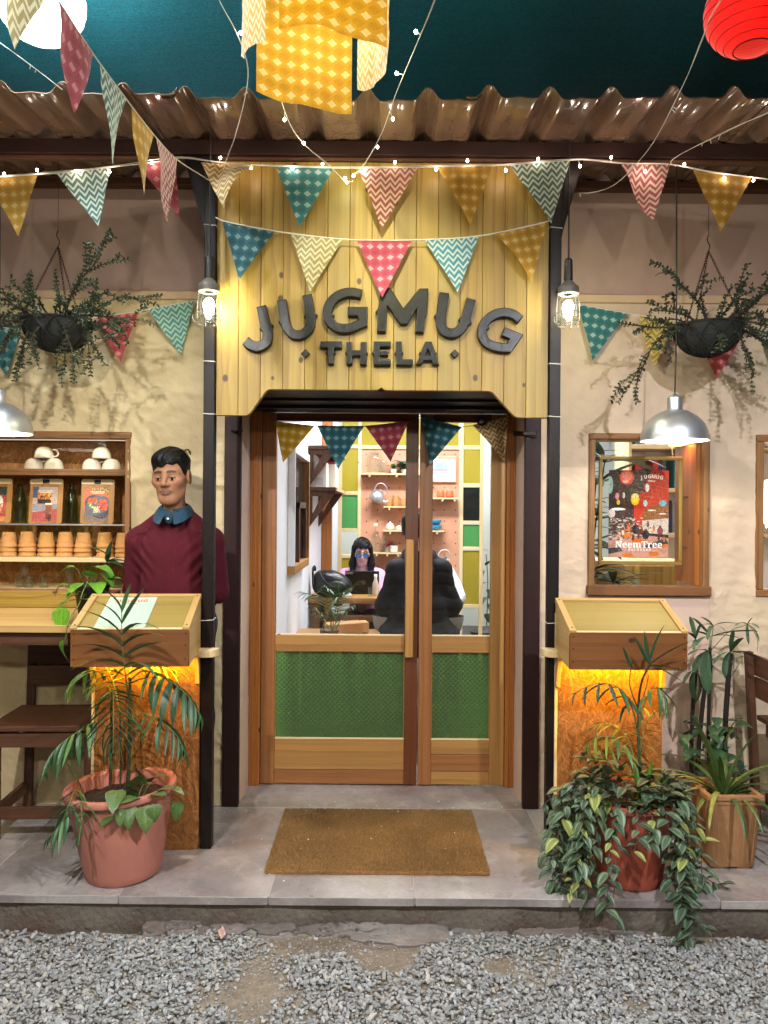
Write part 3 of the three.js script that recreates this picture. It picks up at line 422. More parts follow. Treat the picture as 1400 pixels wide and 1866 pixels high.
// ================================================================ the wooden sign
{
  const t = thing('wooden_sign', 'pine board sign with raised black letters JUGMUG THELA above the door', 'sign', [0, 1.81, 0.76]);
  const Z0 = 0.745, Z1 = 0.775, x0 = -0.7085, x1 = 0.6835, yl = at(430, 757, Z1).y, yc = at(700, 711, Z1).y, xa = at(447, 757, Z1).x, xb = at(492, 712, Z1).x, xc = at(889, 712, Z1).x, xd = at(948, 757, Z1).x, xm = at(695, 711, Z1).x;
  const bottom = (x) => {
    if (x < xa || x > xd) return yl;
    const ramp = (p, q) => { const s = clamp((x - p) / (q - p)); return lerp(yl, yc, s < 0.2 ? s * s * 2.2 : s > 0.85 ? 1 - (1 - s) * (1 - s) * 2.6 - 0.01 * (1 - s) : lerp(0.088, 0.94, (s - 0.2) / 0.65)); };
    const notch = 0.012 * Math.pow(clamp(1 - Math.abs(x - xm) / 0.02), 1.6);
    return x < xb ? ramp(xa, xb) : x > xc ? ramp(xd, xc) : yc + notch;
  };
  const n = 15, w = (x1 - x0) / n, r = rng(12);
  for (let i = 0; i < n; i++) {
    const a = x0 + i * w + 0.0007, b = x0 + (i + 1) * w - 0.0007, pts = []; for (let k = 0; k <= 16; k++) { const x = lerp(a, b, k / 16); pts.push([x, bottom(x)]); } pts.push([b, 2.875], [a, 2.875]);
    const g = extrude(pts, Z1 - Z0 - 0.003, 0.0015, [], 1); boxUV(g, 'y', r() * 3, r() * 5); wpart(t, 'plank', mv(g, 0, 0, Z0 + (r() - 0.5) * 0.0012), M.pine[(r() * 5) | 0]);
  }
  const P = (X, Y) => { const q = at(380 + X / 2.121, 400 + Y / 2.121, Z1 + 0.02); return [q.x, q.y]; };
  // a stroke of even width with flat ends and small pointed spurs on its sides
  function stroke(ctrl, width, corner, spurs = []) {
    let pts = []; const smooth = corner ? ctrl.slice(0, corner) : ctrl, cv = new THREE.CatmullRomCurve3(smooth.map(([x, y]) => V(x, y, 0)), false, 'centripetal');
    for (let i = 0; i <= 90; i++) { const q = cv.getPoint(i / 90); pts.push([q.x, q.y]); } if (corner) pts.push(...ctrl.slice(corner));
    const L = [], Rr = [], h = width / 2, N = pts.length; let len = 0; const S = pts.map((p, i) => (len += i ? Math.hypot(p[0] - pts[i - 1][0], p[1] - pts[i - 1][1]) : 0));
    for (let i = 0; i < N; i++) {
      const d0 = i ? [pts[i][0] - pts[i - 1][0], pts[i][1] - pts[i - 1][1]] : null, d1 = i < N - 1 ? [pts[i + 1][0] - pts[i][0], pts[i + 1][1] - pts[i][1]] : null, u = (d) => { const l = Math.hypot(...d); return [d[0] / l, d[1] / l]; };
      const a = d0 ? u(d0) : u(d1), b = d1 ? u(d1) : u(d0), m = u([a[0] + b[0], a[1] + b[1]]), k = h / Math.max(0.55, m[0] * a[0] + m[1] * a[1]), nx = -m[1], ny = m[0];
      let bl = 0, br = 0; for (const [s, side] of spurs) { const q = Math.abs(S[i] / len - s) * len, e = 9.5 * Math.max(0, 1 - q / 9); if (side > 0) bl += e; else br += e; }
      L.push([pts[i][0] + nx * (k + bl), pts[i][1] + ny * (k + bl)]); Rr.push([pts[i][0] - nx * (k + br), pts[i][1] - ny * (k + br)]);
    }
    return L.concat(Rr.reverse());
  }
  function letter(pts, holes = []) {
    let o = pts.map(([x, y]) => P(x, y)), A = 0; for (let i = 0; i < o.length; i++) { const a = o[i], b = o[(i + 1) % o.length]; A += a[0] * b[1] - a[1] * b[0]; } if (A < 0) o = o.reverse();
    const g = extrude(o, 0.022, 0.004, holes.map((h) => h.map(([x, y]) => P(x, y))), 3); boxUV(g, 'y', r(), r()); wpart(t, 'letter', mv(g, 0, 0, Z1 + 0.0035), M.letter);
  }
  letter(stroke([[204, 336], [218, 395], [229, 440], [223, 476], [196, 492], [166, 487], [144, 470]], 39, 0, [[0.36, 1], [0.36, -1]]));
  letter(stroke([[283, 312], [293, 370], [303, 418], [328, 444], [362, 445], [388, 424], [396, 395], [391, 350], [381, 292]], 37, 0, [[0.24, 1], [0.76, -1], [0.76, 1]]));
  letter(stroke([[592, 291], [556, 283], [514, 290], [478, 316], [460, 356], [470, 396], [500, 419], [545, 421], [596, 402], [597, 357], [539, 357]], 37, 9, [[0.42, -1]]));
  letter([[651, 436], [655, 372], [645, 358], [656, 345], [662, 300], [668, 266], [702, 264], [753, 345], [815, 268], [850, 268], [847, 330], [843, 372], [838, 384], [831, 440], [799, 438], [806, 345], [768, 408], [741, 407], [692, 335], [686, 437]]);
  letter(stroke([[912, 284], [902, 350], [898, 402], [910, 431], [940, 441], [966, 433], [987, 405], [1000, 365], [1016, 308]], 38, 0, [[0.27, 1], [0.74, 1], [0.74, -1]]));
  letter(stroke([[1206, 390], [1176, 367], [1136, 361], [1096, 374], [1066, 404], [1057, 444], [1074, 477], [1112, 493], [1160, 498], [1190, 455], [1138, 434]], 36, 9, [[0.4, -1]]));
  letter([[433, 472], [516, 472], [516, 499], [488, 499], [486, 512], [492, 518], [485, 526], [485, 561], [462, 561], [462, 528], [455, 518], [461, 510], [460, 499], [432, 499]]);
  letter([[533, 474], [556, 474], [556, 506], [588, 506], [588, 474], [612, 474], [611, 510], [617, 518], [611, 527], [612, 564], [587, 564], [587, 529], [557, 529], [557, 562], [534, 562], [535, 527], [528, 518], [534, 509]]);
  letter([[638, 472], [705, 472], [705, 495], [664, 495], [664, 506], [696, 506], [696, 528], [664, 528], [664, 542], [705, 542], [705, 565], [638, 565], [638, 529], [631, 518], [638, 508]]);
  letter([[724, 472], [748, 472], [748, 509], [754, 518], [748, 527], [750, 541], [790, 541], [790, 565], [725, 565], [725, 528], [718, 518], [724, 508]]);
  letter([[838, 473], [862, 473], [876, 512], [884, 518], [880, 526], [891, 563], [867, 563], [862, 548], [832, 548], [826, 562], [802, 562], [818, 527], [813, 518], [822, 511]], [[[848, 500], [857, 526], [839, 526]]]);
  for (const [x, y] of [[375, 518], [952, 519]]) { const a = 17.5; let o = [[x - a, y], [x, y - a], [x + a, y], [x, y + a]].map(([p, q]) => P(p, q)).reverse(); const g = extrude(o, 0.018, 0.003, [], 3); boxUV(g, 'y'); wpart(t, 'diamond', mv(g, 0, 0, Z1 + 0.003), M.letter); }
}
// ================================================================ bunting
const w3 = (p, z) => at(p[0], p[1], p[2] ?? z);
function flag(parent, A, B, T, z, mat, seed, curl = 1) {
  const a = w3(A, z), b = w3(B, z), c = w3(T, z), n = 16, pos = [], uv = [], idx = [], e1 = b.clone().sub(a), up = c.clone().sub(a), N = e1.clone().cross(up).normalize(); if (N.z < 0) N.negate();
  const W = e1.length(), ux = e1.clone().normalize(), vy = up.clone().addScaledVector(ux, -up.dot(ux)).normalize(), r = rng(seed), ph = r() * 6, k1 = (r() - 0.5) * 0.045 * curl, k2 = 0.005 + r() * 0.010 * curl, tw = (r() - 0.5) * 0.02 * curl, H = up.clone().addScaledVector(ux, -up.dot(ux)).length();
  const hem = 0.0; const at0 = (i, j) => i * (i + 1) / 2 + j;
  for (let i = 0; i <= n; i++) { const v = 1 - i / n; for (let j = 0; j <= i; j++) {
    const s = i ? j / i : 0.5, L = c.clone().lerp(a, 1 - v), Q = c.clone().lerp(b, 1 - v), q = L.lerp(Q, s);
    const d = k1 * Math.sin(v * 2.6) + k2 * Math.sin(s * (1 - v) * 7 + ph + v * 5) * Math.min(1, v * 3) + tw * (s - 0.5) * v; q.addScaledVector(N, d);
    if (i === n && j > 0 && j < n) q.y += -0.002 * Math.sin(Math.PI * s) + 0.001 * Math.sin(j * 2.1 + seed);
    pos.push(q.x, q.y, q.z); const l = q.sub(a); uv.push(l.dot(ux) + seed * 0.013, l.dot(vy) + seed * 0.007);
  } }
  for (let i = 0; i < n; i++) for (let j = 0; j <= i; j++) { idx.push(at0(i, j), at0(i + 1, j), at0(i + 1, j + 1)); if (j < i) idx.push(at0(i, j), at0(i + 1, j + 1), at0(i, j + 1)); }
  const g = new THREE.BufferGeometry(); g.setAttribute('position', new THREE.Float32BufferAttribute(pos, 3)); g.setAttribute('uv', new THREE.Float32BufferAttribute(uv, 2)); g.setIndex(idx); g.computeVertexNormals();
  return wpart(parent, 'flag', plain(g), mat);
}
function bunting(label, z, cord, flags, cr = 0.0022, cmat = M.wire, curl = 1) {
  const pts = cord.map((p) => w3(p, z)), t = thing('bunting', label, 'bunting', pts[pts.length >> 1]); wpart(t, 'cord', tube(pts, cr, 120, 6), cmat);
  flags.forEach(([A, B, T, m, c], i) => flag(t, A, B, T, z, m, Math.round(A[0] + T[1] * 3 + i), c ?? curl)); return t;
}
bunting('long bunting of patterned cloth flags strung along the front of the roof beam', 0.842, [[-160, 345], [0, 323], [103, 316], [203, 305], [300, 293], [330, 288], [405, 297], [505, 303], [610, 306], [700, 306], [800, 304], [900, 302], [1040, 292], [1062, 291], [1131, 298], [1221, 300], [1300, 315], [1400, 327], [1560, 350]], [
  [[-27, 323], [69, 319], [33, 431], M.mustard], [[103, 317], [203, 305], [178, 411], M.greenChev], [[250, 299], [318, 291], [326, 394], M.crimson], [[366, 296, 0.85], [466, 302], [413, 398, 0.90], M.brownChev, 3.5], [[503, 304], [608, 306], [546, 414], M.teal], [[652, 306], [762, 306], [696, 415], M.redChev], [[796, 304], [898, 302], [857, 411], M.mustard], [[930, 301], [1040, 292], [1004, 408], M.greenChev], [[1131, 298], [1221, 300], [1194, 397, 0.87], M.redChev, 2], [[1263, 311], [1370, 323], [1309, 426], M.mustard]]);
bunting('short bunting of five patterned flags stretched across the wooden sign above the lettering', 0.812, [[393, 396, 0.797], [405, 402], [501, 421], [625, 436], [700, 438], [775, 437], [873, 430], [997, 404], [1005, 400, 0.797]], [
  [[405, 402], [501, 421], [437, 513], M.tealDark], [[530, 427], [625, 435], [566, 533], M.creamChev], [[650, 437], [752, 437], [697, 541, 0.835], M.pink, 0.5], [[774, 437], [873, 430], [834, 533], M.blueChev], [[902, 425], [997, 404], [970, 513], M.mustard]], 0.0028);
bunting('bunting of five flags hung across the top of the glass door', 0.075, [[492, 763], [502, 767], [575, 776], [665, 777], [745, 767], [767, 759], [842, 778], [862, 775], [926, 757], [932, 755]], [
  [[502, 767], [574, 776], [516, 843], M.mustard], [[578, 775], [664, 776], [617, 855], M.tealDark], [[666, 776], [746, 766], [712, 842], M.crimson], [[768, 759], [842, 778], [783, 848, 0.09], M.tealDark, 0.6], [[862, 775], [926, 757], [920, 842, 0.10], M.brownChev, 0.6]], 0.0016, M.cable);
bunting('bunting of flags along the left wall, behind the hanging basket', 0.355, [[-140, 583], [-30, 594], [36, 600], [70, 603], [150, 594], [171, 580], [253, 568], [271, 563], [355, 548], [372, 540, 0.5]], [
  [[-50, 592], [37, 592], [13, 685], M.teal], [[70, 603], [150, 594], [109, 674], M.yellowChev], [[171, 580], [253, 568], [223, 663], M.coral], [[271, 563], [355, 548], [329, 647], M.mintChev]]);
bunting('bunting of flags along the right wall, behind the hanging basket', 0.355, [[1030, 548, 0.5], [1054, 555], [1144, 571], [1163, 574], [1227, 584], [1270, 592], [1362, 600], [1390, 603], [1480, 612], [1560, 618]], [
  [[1054, 555], [1144, 571], [1080, 657], M.teal], [[1163, 574], [1229, 584], [1191, 670], M.yellowChev], [[1270, 592], [1362, 600], [1306, 690], M.coral], [[1388, 603], [1480, 612], [1420, 705], M.mintChev]]);
bunting('bunting of five flags coming slantwise from the left post towards the white lantern', 1.5, [[-90, -300, 2.9], [15, -120, 2.55], [106, 0, 2.3], [170, 98, 2.04], [230, 180, 1.8], [280, 245, 1.52], [322, 290, 1.2], [380, 328, 0.8]], [
  [[12, -126, 2.56], [92, -16, 2.34], [37, 92, 2.47], M.creamChev, 0.6], [[106, 0, 2.3], [170, 98, 2.04], [128, 207, 2.2], M.crimson, 0.6], [[183, 117, 2.0], [231, 181, 1.79], [207, 303, 1.93], M.greenChev, 0.6], [[240, 196, 1.74], [281, 246, 1.51], [262, 356, 1.65], M.mustard, 0.6], [[285, 252, 1.48], [323, 291, 1.19], [310, 405, 1.35], M.redChev, 0.6]]);
// ================================================================ strings of little lights
M.fairy = bulbMat(1, 0.86, 0.74, 60); M.fairyG = bulbMat(0.98, 1, 0.72, 60);
function lights(label, z, cord, bulbs, dead = [], mat = M.fairy, hang = 0.006) {
  const pts = cord.map((p) => p.isVector3 ? p : w3(p, z)), t = thing('string_light', label, 'string lights', pts[pts.length - 1]); wpart(t, 'cable', join([tube(pts, 0.0012, 90, 5), tube(pts.map((p, i) => p.clone().add(V(0.002 * Math.sin(i * 2), 0.0025 * Math.cos(i * 3), 0.002))), 0.0009, 90, 4)]), M.wire);
  const cv = new THREE.CatmullRomCurve3(pts, false, 'centripetal').getPoints(240);
  const near = (q) => cv.reduce((b, p) => (p.distanceToSquared(q) < b.distanceToSquared(q) ? p : b), cv[0]);
  for (const b of bulbs) { const q = b.isVector3 ? b : w3(b, z), c = near(q), s = new THREE.SphereGeometry(0.0048, 10, 8); s.scale(1, 1.25, 1); wpart(t, 'bulb', mv(plain(s), q.x, q.y, q.z), mat); const d = q.clone().sub(c); if (d.length() > 0.003) wpart(t, 'lead', rod(c, q.clone().addScaledVector(d.normalize(), -0.004), 0.0011, 0.0016, 5), M.wire); lamp(t, q, mat === M.fairy ? 0xffdcc0 : 0xf8ffc8, 0.011, 0.25); }
  for (const [x, y, dx, dy] of dead) { const q = near(w3([x, y], z)), e = q.clone().add(V(dx, dy, 0.004)); wpart(t, 'lead', rod(q, e, 0.0011, 0.0018, 5), M.wire); }
  return t;
}
lights('string of tiny lit bulbs wound along the bunting cord under the roof beam', 0.856, [[-120, 338], [0, 321], [103, 314], [203, 303], [330, 287], [405, 296], [505, 302], [640, 304], [800, 302], [900, 300], [1062, 290], [1131, 297], [1221, 299], [1300, 314], [1400, 326], [1500, 340]],
  [[8, 317], [68, 310], [139, 312], [200, 313], [277, 297], [402, 288], [458, 306], [533, 307], [588, 299], [664, 312], [720, 296], [795, 309], [852, 293], [922, 311], [981, 290], [1057, 303], [1114, 287], [1176, 313], [1247, 300], [1320, 325], [1373, 329]]);
lights('loose light string running down from the roof edge to the sign, left of its middle', 1.0, [V(-0.5, 3.25, 4.6), [470, -60, 1.6], [515, 190, 1.21], [550, 258, 1.0], [600, 302, 0.9], [637, 336, 0.86], [644, 331, 0.85]], [[519, 218, 1.19], [554, 261, 1.01], [629, 325, 0.88], [632, 332, 0.86], V(-0.45, 3.2, 4.0), V(-0.47, 3.22, 4.3)], [], M.fairyG);
lights('light string slanting down from the upper middle of the net to the sign', 1.4, [V(0.6, 3.4, 4.8), V(0.4, 3.1, 3.0), [797, -10, 1.95], [764, 70, 1.75], [722, 170, 1.42], [690, 255, 1.05], [655, 312, 0.88], [640, 322, 0.86]], [[758, 58, 1.77], [723, 134, 1.55], [716, 217, 1.28], [688, 268, 1.0], [645, 320, 0.87], V(0.38, 3.08, 3.1), V(0.45, 3.2, 3.6), V(0.5, 3.28, 4.0), V(0.55, 3.33, 4.4)], [], M.fairyG);
lights('light string passing left of the yellow cloth lamp down to the left post', 1.4, [V(-0.7, 3.4, 4.8), [380, -50, 2.2], [402, 5, 1.95], [436, 70, 1.7], [452, 132, 1.5], [430, 245, 1.1], [409, 305, 0.87], [396, 356, 0.84]], [[439, 60, 1.73], V(-0.66, 3.3, 4.0), V(-0.68, 3.35, 4.4)], [[428, 250, 0.004, -0.012], [402, 330, -0.006, -0.012]]);
lights('unlit light string hanging slack at the right, from the red lantern to the post', 1.2, [V(1.4, 3.4, 3.6), [1300, 20, 1.85], [1284, 62, 1.75], [1240, 165, 1.35], [1172, 285, 0.9], [1118, 338, 0.87], [1078, 352, 0.86], [1056, 352, 0.86]], [], [[1180, 276, 0.012, -0.016], [1120, 342, 0.012, -0.010], [1090, 350, 0.004, -0.016]]);
lights('unlit light string rising to the right edge from the roof bunting', 1.0, [[1500, 160, 1.6], [1395, 207, 1.3], [1320, 242, 1.1], [1222, 296, 0.87], [1232, 304, 0.86]], [], [[1318, 245, 0.004, -0.016], [1390, 212, -0.01, -0.02], [1290, 262, -0.006, -0.014]]);
lights('thin light string at the upper left, from the white lantern down to the roof', 1.6, [[-90, 20, 2.2], [0, 78, 1.9], [60, 122, 1.6], [114, 163, 1.26]], [], [[8, 84, 0, -0.012], [96, 152, 0, -0.014]]);
// ================================================================ lanterns and lamps
function paperLantern(name, label, c, rad, paper, ribMat, glow, cd, hole) {
  const t = thing(name, label, 'lantern', c), prof = [], n = 22; for (let i = 0; i <= n * 3; i++) { const a = lerp(-Math.PI / 2 + hole, Math.PI / 2 - hole, i / (n * 3)), k = 1 - 0.012 * Math.pow(Math.abs(Math.cos(i / 3 * Math.PI)), 3); prof.push([Math.cos(a) * rad * k, Math.sin(a) * rad * 0.93 * k]); }
  part(t, 'paper_shade', lathe(prof, 48), paper);
  const rings = []; for (let i = 0; i <= n; i += 2) { const a = lerp(-Math.PI / 2 + hole, Math.PI / 2 - hole, i / n), g = new THREE.TorusGeometry(Math.cos(a) * rad * 1.002, i === 0 ? 0.0024 : 0.0011, 5, 56); g.rotateX(Math.PI / 2); rings.push(mv(plain(g), 0, Math.sin(a) * rad * 0.93, 0)); } part(t, 'wire_rib', join(rings), ribMat);
  const b = new THREE.SphereGeometry(0.032, 18, 12); b.scale(1, 1.2, 1); part(t, 'bulb', plain(b), bulbMat(...glow, 8)); part(t, 'holder', lathe([[0, 0.03], [0.017, 0.03], [0.017, 0.07], [0.01, 0.08], [0, 0.08]], 14), M.blackPlastic);
  const top = 3.2 + 0.2 * (c.z - 0.3); part(t, 'cord', rod(V(0, 0.08, 0), V(0, Math.max(0.3, top - c.y), 0), 0.0022), M.cable);
  lamp(t, c, new THREE.Color(...glow), cd, 2.2); return t;
}
const whitePaper = std(0xffffff, 0.95, { transmission: 0.7, thickness: 0, emissive: 0xe8f6ff, emissiveIntensity: 0.55 }), redPaper = std(0xf01408, 0.95, { transmission: 0.7, thickness: 0, emissive: 0xff1204, emissiveIntensity: 0.05 });
paperLantern('paper_lantern', 'round white paper lantern glowing at the top left, behind a cream flag', at(74, 2, 1.4), 0.146, whitePaper, M.wire, [0.86, 0.95, 1], 3.6, 0.42);
paperLantern('paper_lantern', 'round red paper lantern glowing at the top right corner', at(1372, 18, 1.5), 0.150, redPaper, std(0x5a0c08, 0.8), [1, 0.5, 0.32], 0.09, 0.40);
{ // square lamp of four hanging cloths, seen from below
  const z1 = 2.0, z0 = 1.7, c = at(585, 20, 1.85), t = thing('cloth_lamp', 'square hanging lamp of yellow and cream printed cloths, lit from inside', 'lamp', c);
  const sheet = (a, b, h, mat, seed, bow, ctr) => {
    const A = w3(a), B = w3(b), nx = 26, ny = 24, pos = [], uv = [], idx = [], e = B.clone().sub(A), W = e.length(), N = e.clone().cross(V(0, 1, 0)).normalize();
    for (let j = 0; j <= ny; j++) for (let i = 0; i <= nx; i++) { const s = i / nx, v = j / ny, q = A.clone().lerp(B, s); q.y += v * h + 0.006 * Math.sin(s * 9 + seed) * (1 - v) + ctr * Math.sin(s * Math.PI) * (1 - v); q.addScaledVector(N, bow * Math.sin(s * Math.PI) * (1 - v * 0.5) + 0.007 * (f2(s * 5 + seed, v * 4, 3, seed) - 0.5) * 2); pos.push(q.x, q.y, q.z); uv.push(s * W, v * h); }
    for (let j = 0; j < ny; j++) for (let i = 0; i < nx; i++) { const k = j * (nx + 1) + i; idx.push(k, k + 1, k + nx + 1, k + 1, k + nx + 2, k + nx + 1); }
    const g = new THREE.BufferGeometry(); g.setAttribute('position', new THREE.Float32BufferAttribute(pos, 3)); g.setAttribute('uv', new THREE.Float32BufferAttribute(uv, 2)); g.setIndex(idx); g.computeVertexNormals(); return wpart(t, 'cloth', plain(g), mat);
  };
  tag(sheet([467, 166, z0], [641, 205, z0], 0.34, M.lampYellow, 3, -0.02, -0.004), 'bright yellow cloth with white diamonds, on the far side');
  tag(sheet([509, 50, z1], [705, 92, z1], 0.3, M.lampYellow, 5, 0.02, 0.012), 'shaded yellow cloth with white diamonds, on the near side');
  sheet([443, 110, 1.74], [486, 76, z1], 0.32, M.lampCream, 7, 0.03, -0.01); sheet([650, 165, 1.72], [707, 112, 1.99], 0.32, M.lampCream, 9, -0.02, -0.015);
  const b = new THREE.SphereGeometry(0.03, 18, 12); wpart(t, 'bulb', mv(plain(b), c.x, c.y, c.z), bulbMat(1, 0.93, 0.72, 14)); wpart(t, 'cord', rod(c.clone().add(V(0, 0.03, 0)), c.clone().add(V(0, 0.75, 0)), 0.003), M.cable); lamp(t, c, 0xfff0bc, 0.25, 1.5);
}
{ // spot that washes the sign, hung from the net just above the view
  const p = V(0.0, 3.02, 1.95), t = thing('spot_lamp', 'small black spot lamp hung under the net, aimed at the sign', 'spot lamp', p), to = V(0.0, 2.3, 0.77), d = to.clone().sub(p).normalize();
  const g = lathe([[0.012, -0.07], [0.03, -0.05], [0.034, 0.03], [0.031, 0.03], [0.027, -0.04], [0, -0.045]], 24); g.applyQuaternion(new THREE.Quaternion().setFromUnitVectors(V(0, 1, 0), d)); part(t, 'housing', g, M.blackPlastic);
  const f = new THREE.CircleGeometry(0.026, 20); f.applyQuaternion(new THREE.Quaternion().setFromUnitVectors(V(0, 0, 1), d)); part(t, 'bulb', mv(plain(f), d.x * 0.02, d.y * 0.02, d.z * 0.02), bulbMat(1, 0.92, 0.6, 10)); part(t, 'cord', rod(V(0, 0.03, 0), V(0, 0.5, 0), 0.003), M.cable);
  const s = new THREE.SpotLight(0xfff4b8, 6.0, 0, 23 * R, 1.0); s.position.copy(p.clone().addScaledVector(d, 0.04)); s.target.position.copy(to); s.shadow.radius = 0.8; s.castShadow = true; scene.add(s, s.target);
}
function cagedLamp(label, p, top) {
  const t = thing('caged_lamp', label, 'lamp', p, 0, 'caged bulkhead lamps on the posts');
  part(t, 'glass_jar', lathe([[0.001, -0.056], [0.03, -0.055], [0.037, -0.045], [0.039, 0.02], [0.037, 0.068]], 28), M.jarGlass);
  part(t, 'collar', lathe([[0.02, 0.066], [0.043, 0.066], [0.044, 0.072], [0.042, 0.078], [0.044, 0.084], [0.043, 0.096], [0.034, 0.102], [0.026, 0.112], [0.016, 0.122], [0, 0.122]], 30), std(0x5c5852, 0.5));
  part(t, 'handle', lathe([[0.016, 0.118], [0.018, 0.13], [0.016, 0.205], [0.012, 0.214], [0, 0.214]], 20), M.blackPlastic);
  const w = []; for (let k = 0; k < 6; k++) { const a = k / 6 * 6.283, c = Math.cos(a), s = Math.sin(a); w.push(tube([V(c * 0.041, 0.068, s * 0.041), V(c * 0.046, 0.03, s * 0.046), V(c * 0.047, -0.04, s * 0.047), V(c * 0.042, -0.066, s * 0.042), V(c * 0.02, -0.07, s * 0.02)], 0.0013, 18, 5)); } for (const [y, rr] of [[-0.012, 0.0475], [-0.05, 0.0475]]) { const g = new THREE.TorusGeometry(rr, 0.0013, 5, 40); g.rotateX(Math.PI / 2); w.push(mv(plain(g), 0, y, 0)); }
  const hook = tube([V(-0.042, -0.062, 0.02), V(-0.056, -0.058, 0.02), V(-0.062, -0.045, 0.02), V(-0.060, -0.03, 0.02)], 0.0014, 12, 5); part(t, 'cage', join([...w, hook]), M.cage);
  const b = new THREE.SphereGeometry(0.024, 18, 14); b.scale(1, 1.35, 1); part(t, 'bulb', mv(plain(b), 0, 0.012, 0), bulbMat(1, 0.97, 0.9, 16));
  part(t, 'cord', tube([V(0, 0.21, 0), V(0.001, 0.3, -0.004), V(0, top - p.y, -0.002)], 0.0035, 16, 6), M.cable);
  lamp(t, p.clone().add(V(0, 0.012, 0)), 0xfff3c4, 0.6, 1.2); return t;
}
cagedLamp('lit jar lamp in a wire cage, hanging in front of the left post', at(381, 562, 0.845), 2.95);
cagedLamp('lit jar lamp in a wire cage, hanging by its cord right of the right post', at(1035.5, 566, 0.82), 2.95);
function pendant(label, p, cd = 0.95, top = 2.98, col = 0xfff2dc, dy = 0.055) {
  const t = thing('pendant_lamp', label, 'pendant lamp', p, 0, 'aluminium dome pendants'), out = [], inn = []; const H = 0.134, W = 0.140;
  for (let i = 0; i <= 18; i++) { const a = i / 18 * Math.PI / 2 * 0.86, c = Math.cos(a), s = Math.sin(a); out.push([c * W, s * H]); inn.unshift([c * (W - 0.0018), s * (H - 0.002)]); }
  part(t, 'shade', lathe([...inn, [W - 0.0015, -0.002], [W + 0.0025, -0.003], [W + 0.003, 0.0], ...out, [0.033, H * 0.978], [0.031, H + 0.004], [0.031, H + 0.046], [0.026, H + 0.053], [0.012, H + 0.058], [0.007, H + 0.066], [0, H + 0.066]], 56), M.alu);
  part(t, 'inner_shade', lathe(inn.map(([x, y]) => [Math.max(0, x - 0.0012), y - 0.0012]), 48), M.aluIn);
  const b = new THREE.SphereGeometry(0.03, 18, 14); part(t, 'bulb', mv(plain(b), 0, dy, 0), bulbMat(1, 0.96, 0.88, 12)); part(t, 'socket', rod(V(0, 0.075, 0), V(0, H, 0), 0.016), M.white);
  part(t, 'cable', tube([V(0, H + 0.06, 0), V(0.004, H + 0.25, 0), V(0, top - p.y, 0)], 0.0032, 20, 6), M.cable);
  lamp(t, p.clone().add(V(0, dy, 0)), col, cd, 1.5); return t;
}
pendant('aluminium dome lamp hanging in front of the poster window', at(1229, 803, 0.72));
pendant('aluminium dome lamp cut by the left edge, above the shelf of cups', at(-4, 789, 0.72));
paperLantern('paper_lantern', 'unseen round cream paper lantern added far back over the yard, behind the viewpoint on the right', V(0.95, 2.6, 5.4), 0.18, whitePaper, M.wire, [1, 0.95, 0.76], 8.5, 0.42);  // this unseen pair is added to light the facade evenly
paperLantern('paper_lantern', 'unseen round cream paper lantern added far back over the yard, behind the viewpoint on the left', V(-1.0, 2.6, 5.6), 0.18, whitePaper, M.wire, [1, 0.95, 0.76], 8.5, 0.42);
// unseen dome lamps added behind the viewpoint to light the gravel and floor
pendant('unseen aluminium dome lamp added over the yard, behind the viewpoint on the right', V(1.2, 2.8, 3.35), 24, 3.86, 0xf6f8ff, 0.03);
pendant('unseen aluminium dome lamp added over the yard, behind the viewpoint on the left', V(-1.1, 2.8, 3.35), 23, 3.86, 0xfdf8f0, 0.03);
// ================================================================ the shelf niche in the left wall
const rframe = (b, w, z0, z1, mat, t, name = 'frame', o = {}) => {   // four bars of a frame inside the rectangle b = [x0, x1, y0, y1]
  const { top = w, bottom = w, left = w, right = w } = o;
  wpart(t, name + '_bar', box(b[0], b[1], b[3] - top, b[3], z0, z1, 0.004, 'x'), mat); wpart(t, name + '_bar', box(b[0], b[1], b[2], b[2] + bottom, z0, z1 - 0.001, 0.004, 'x'), mat);
  wpart(t, name + '_bar', box(b[0], b[0] + left, b[2] + bottom + 0.0004, b[3] - top - 0.0004, z0, z1 - 0.002, 0.004), mat); wpart(t, name + '_bar', box(b[1] - right, b[1], b[2] + bottom + 0.0004, b[3] - top - 0.0004, z0, z1 - 0.002, 0.004), mat);
};
const NY = (py, z = 0.27) => at(110, py, z).y, NX = (px, z) => at(px, 930, z).x;
const yCup = NY(854.5), yGlass = NY(955), yClay = NY(1016), yLow = NY(1074);
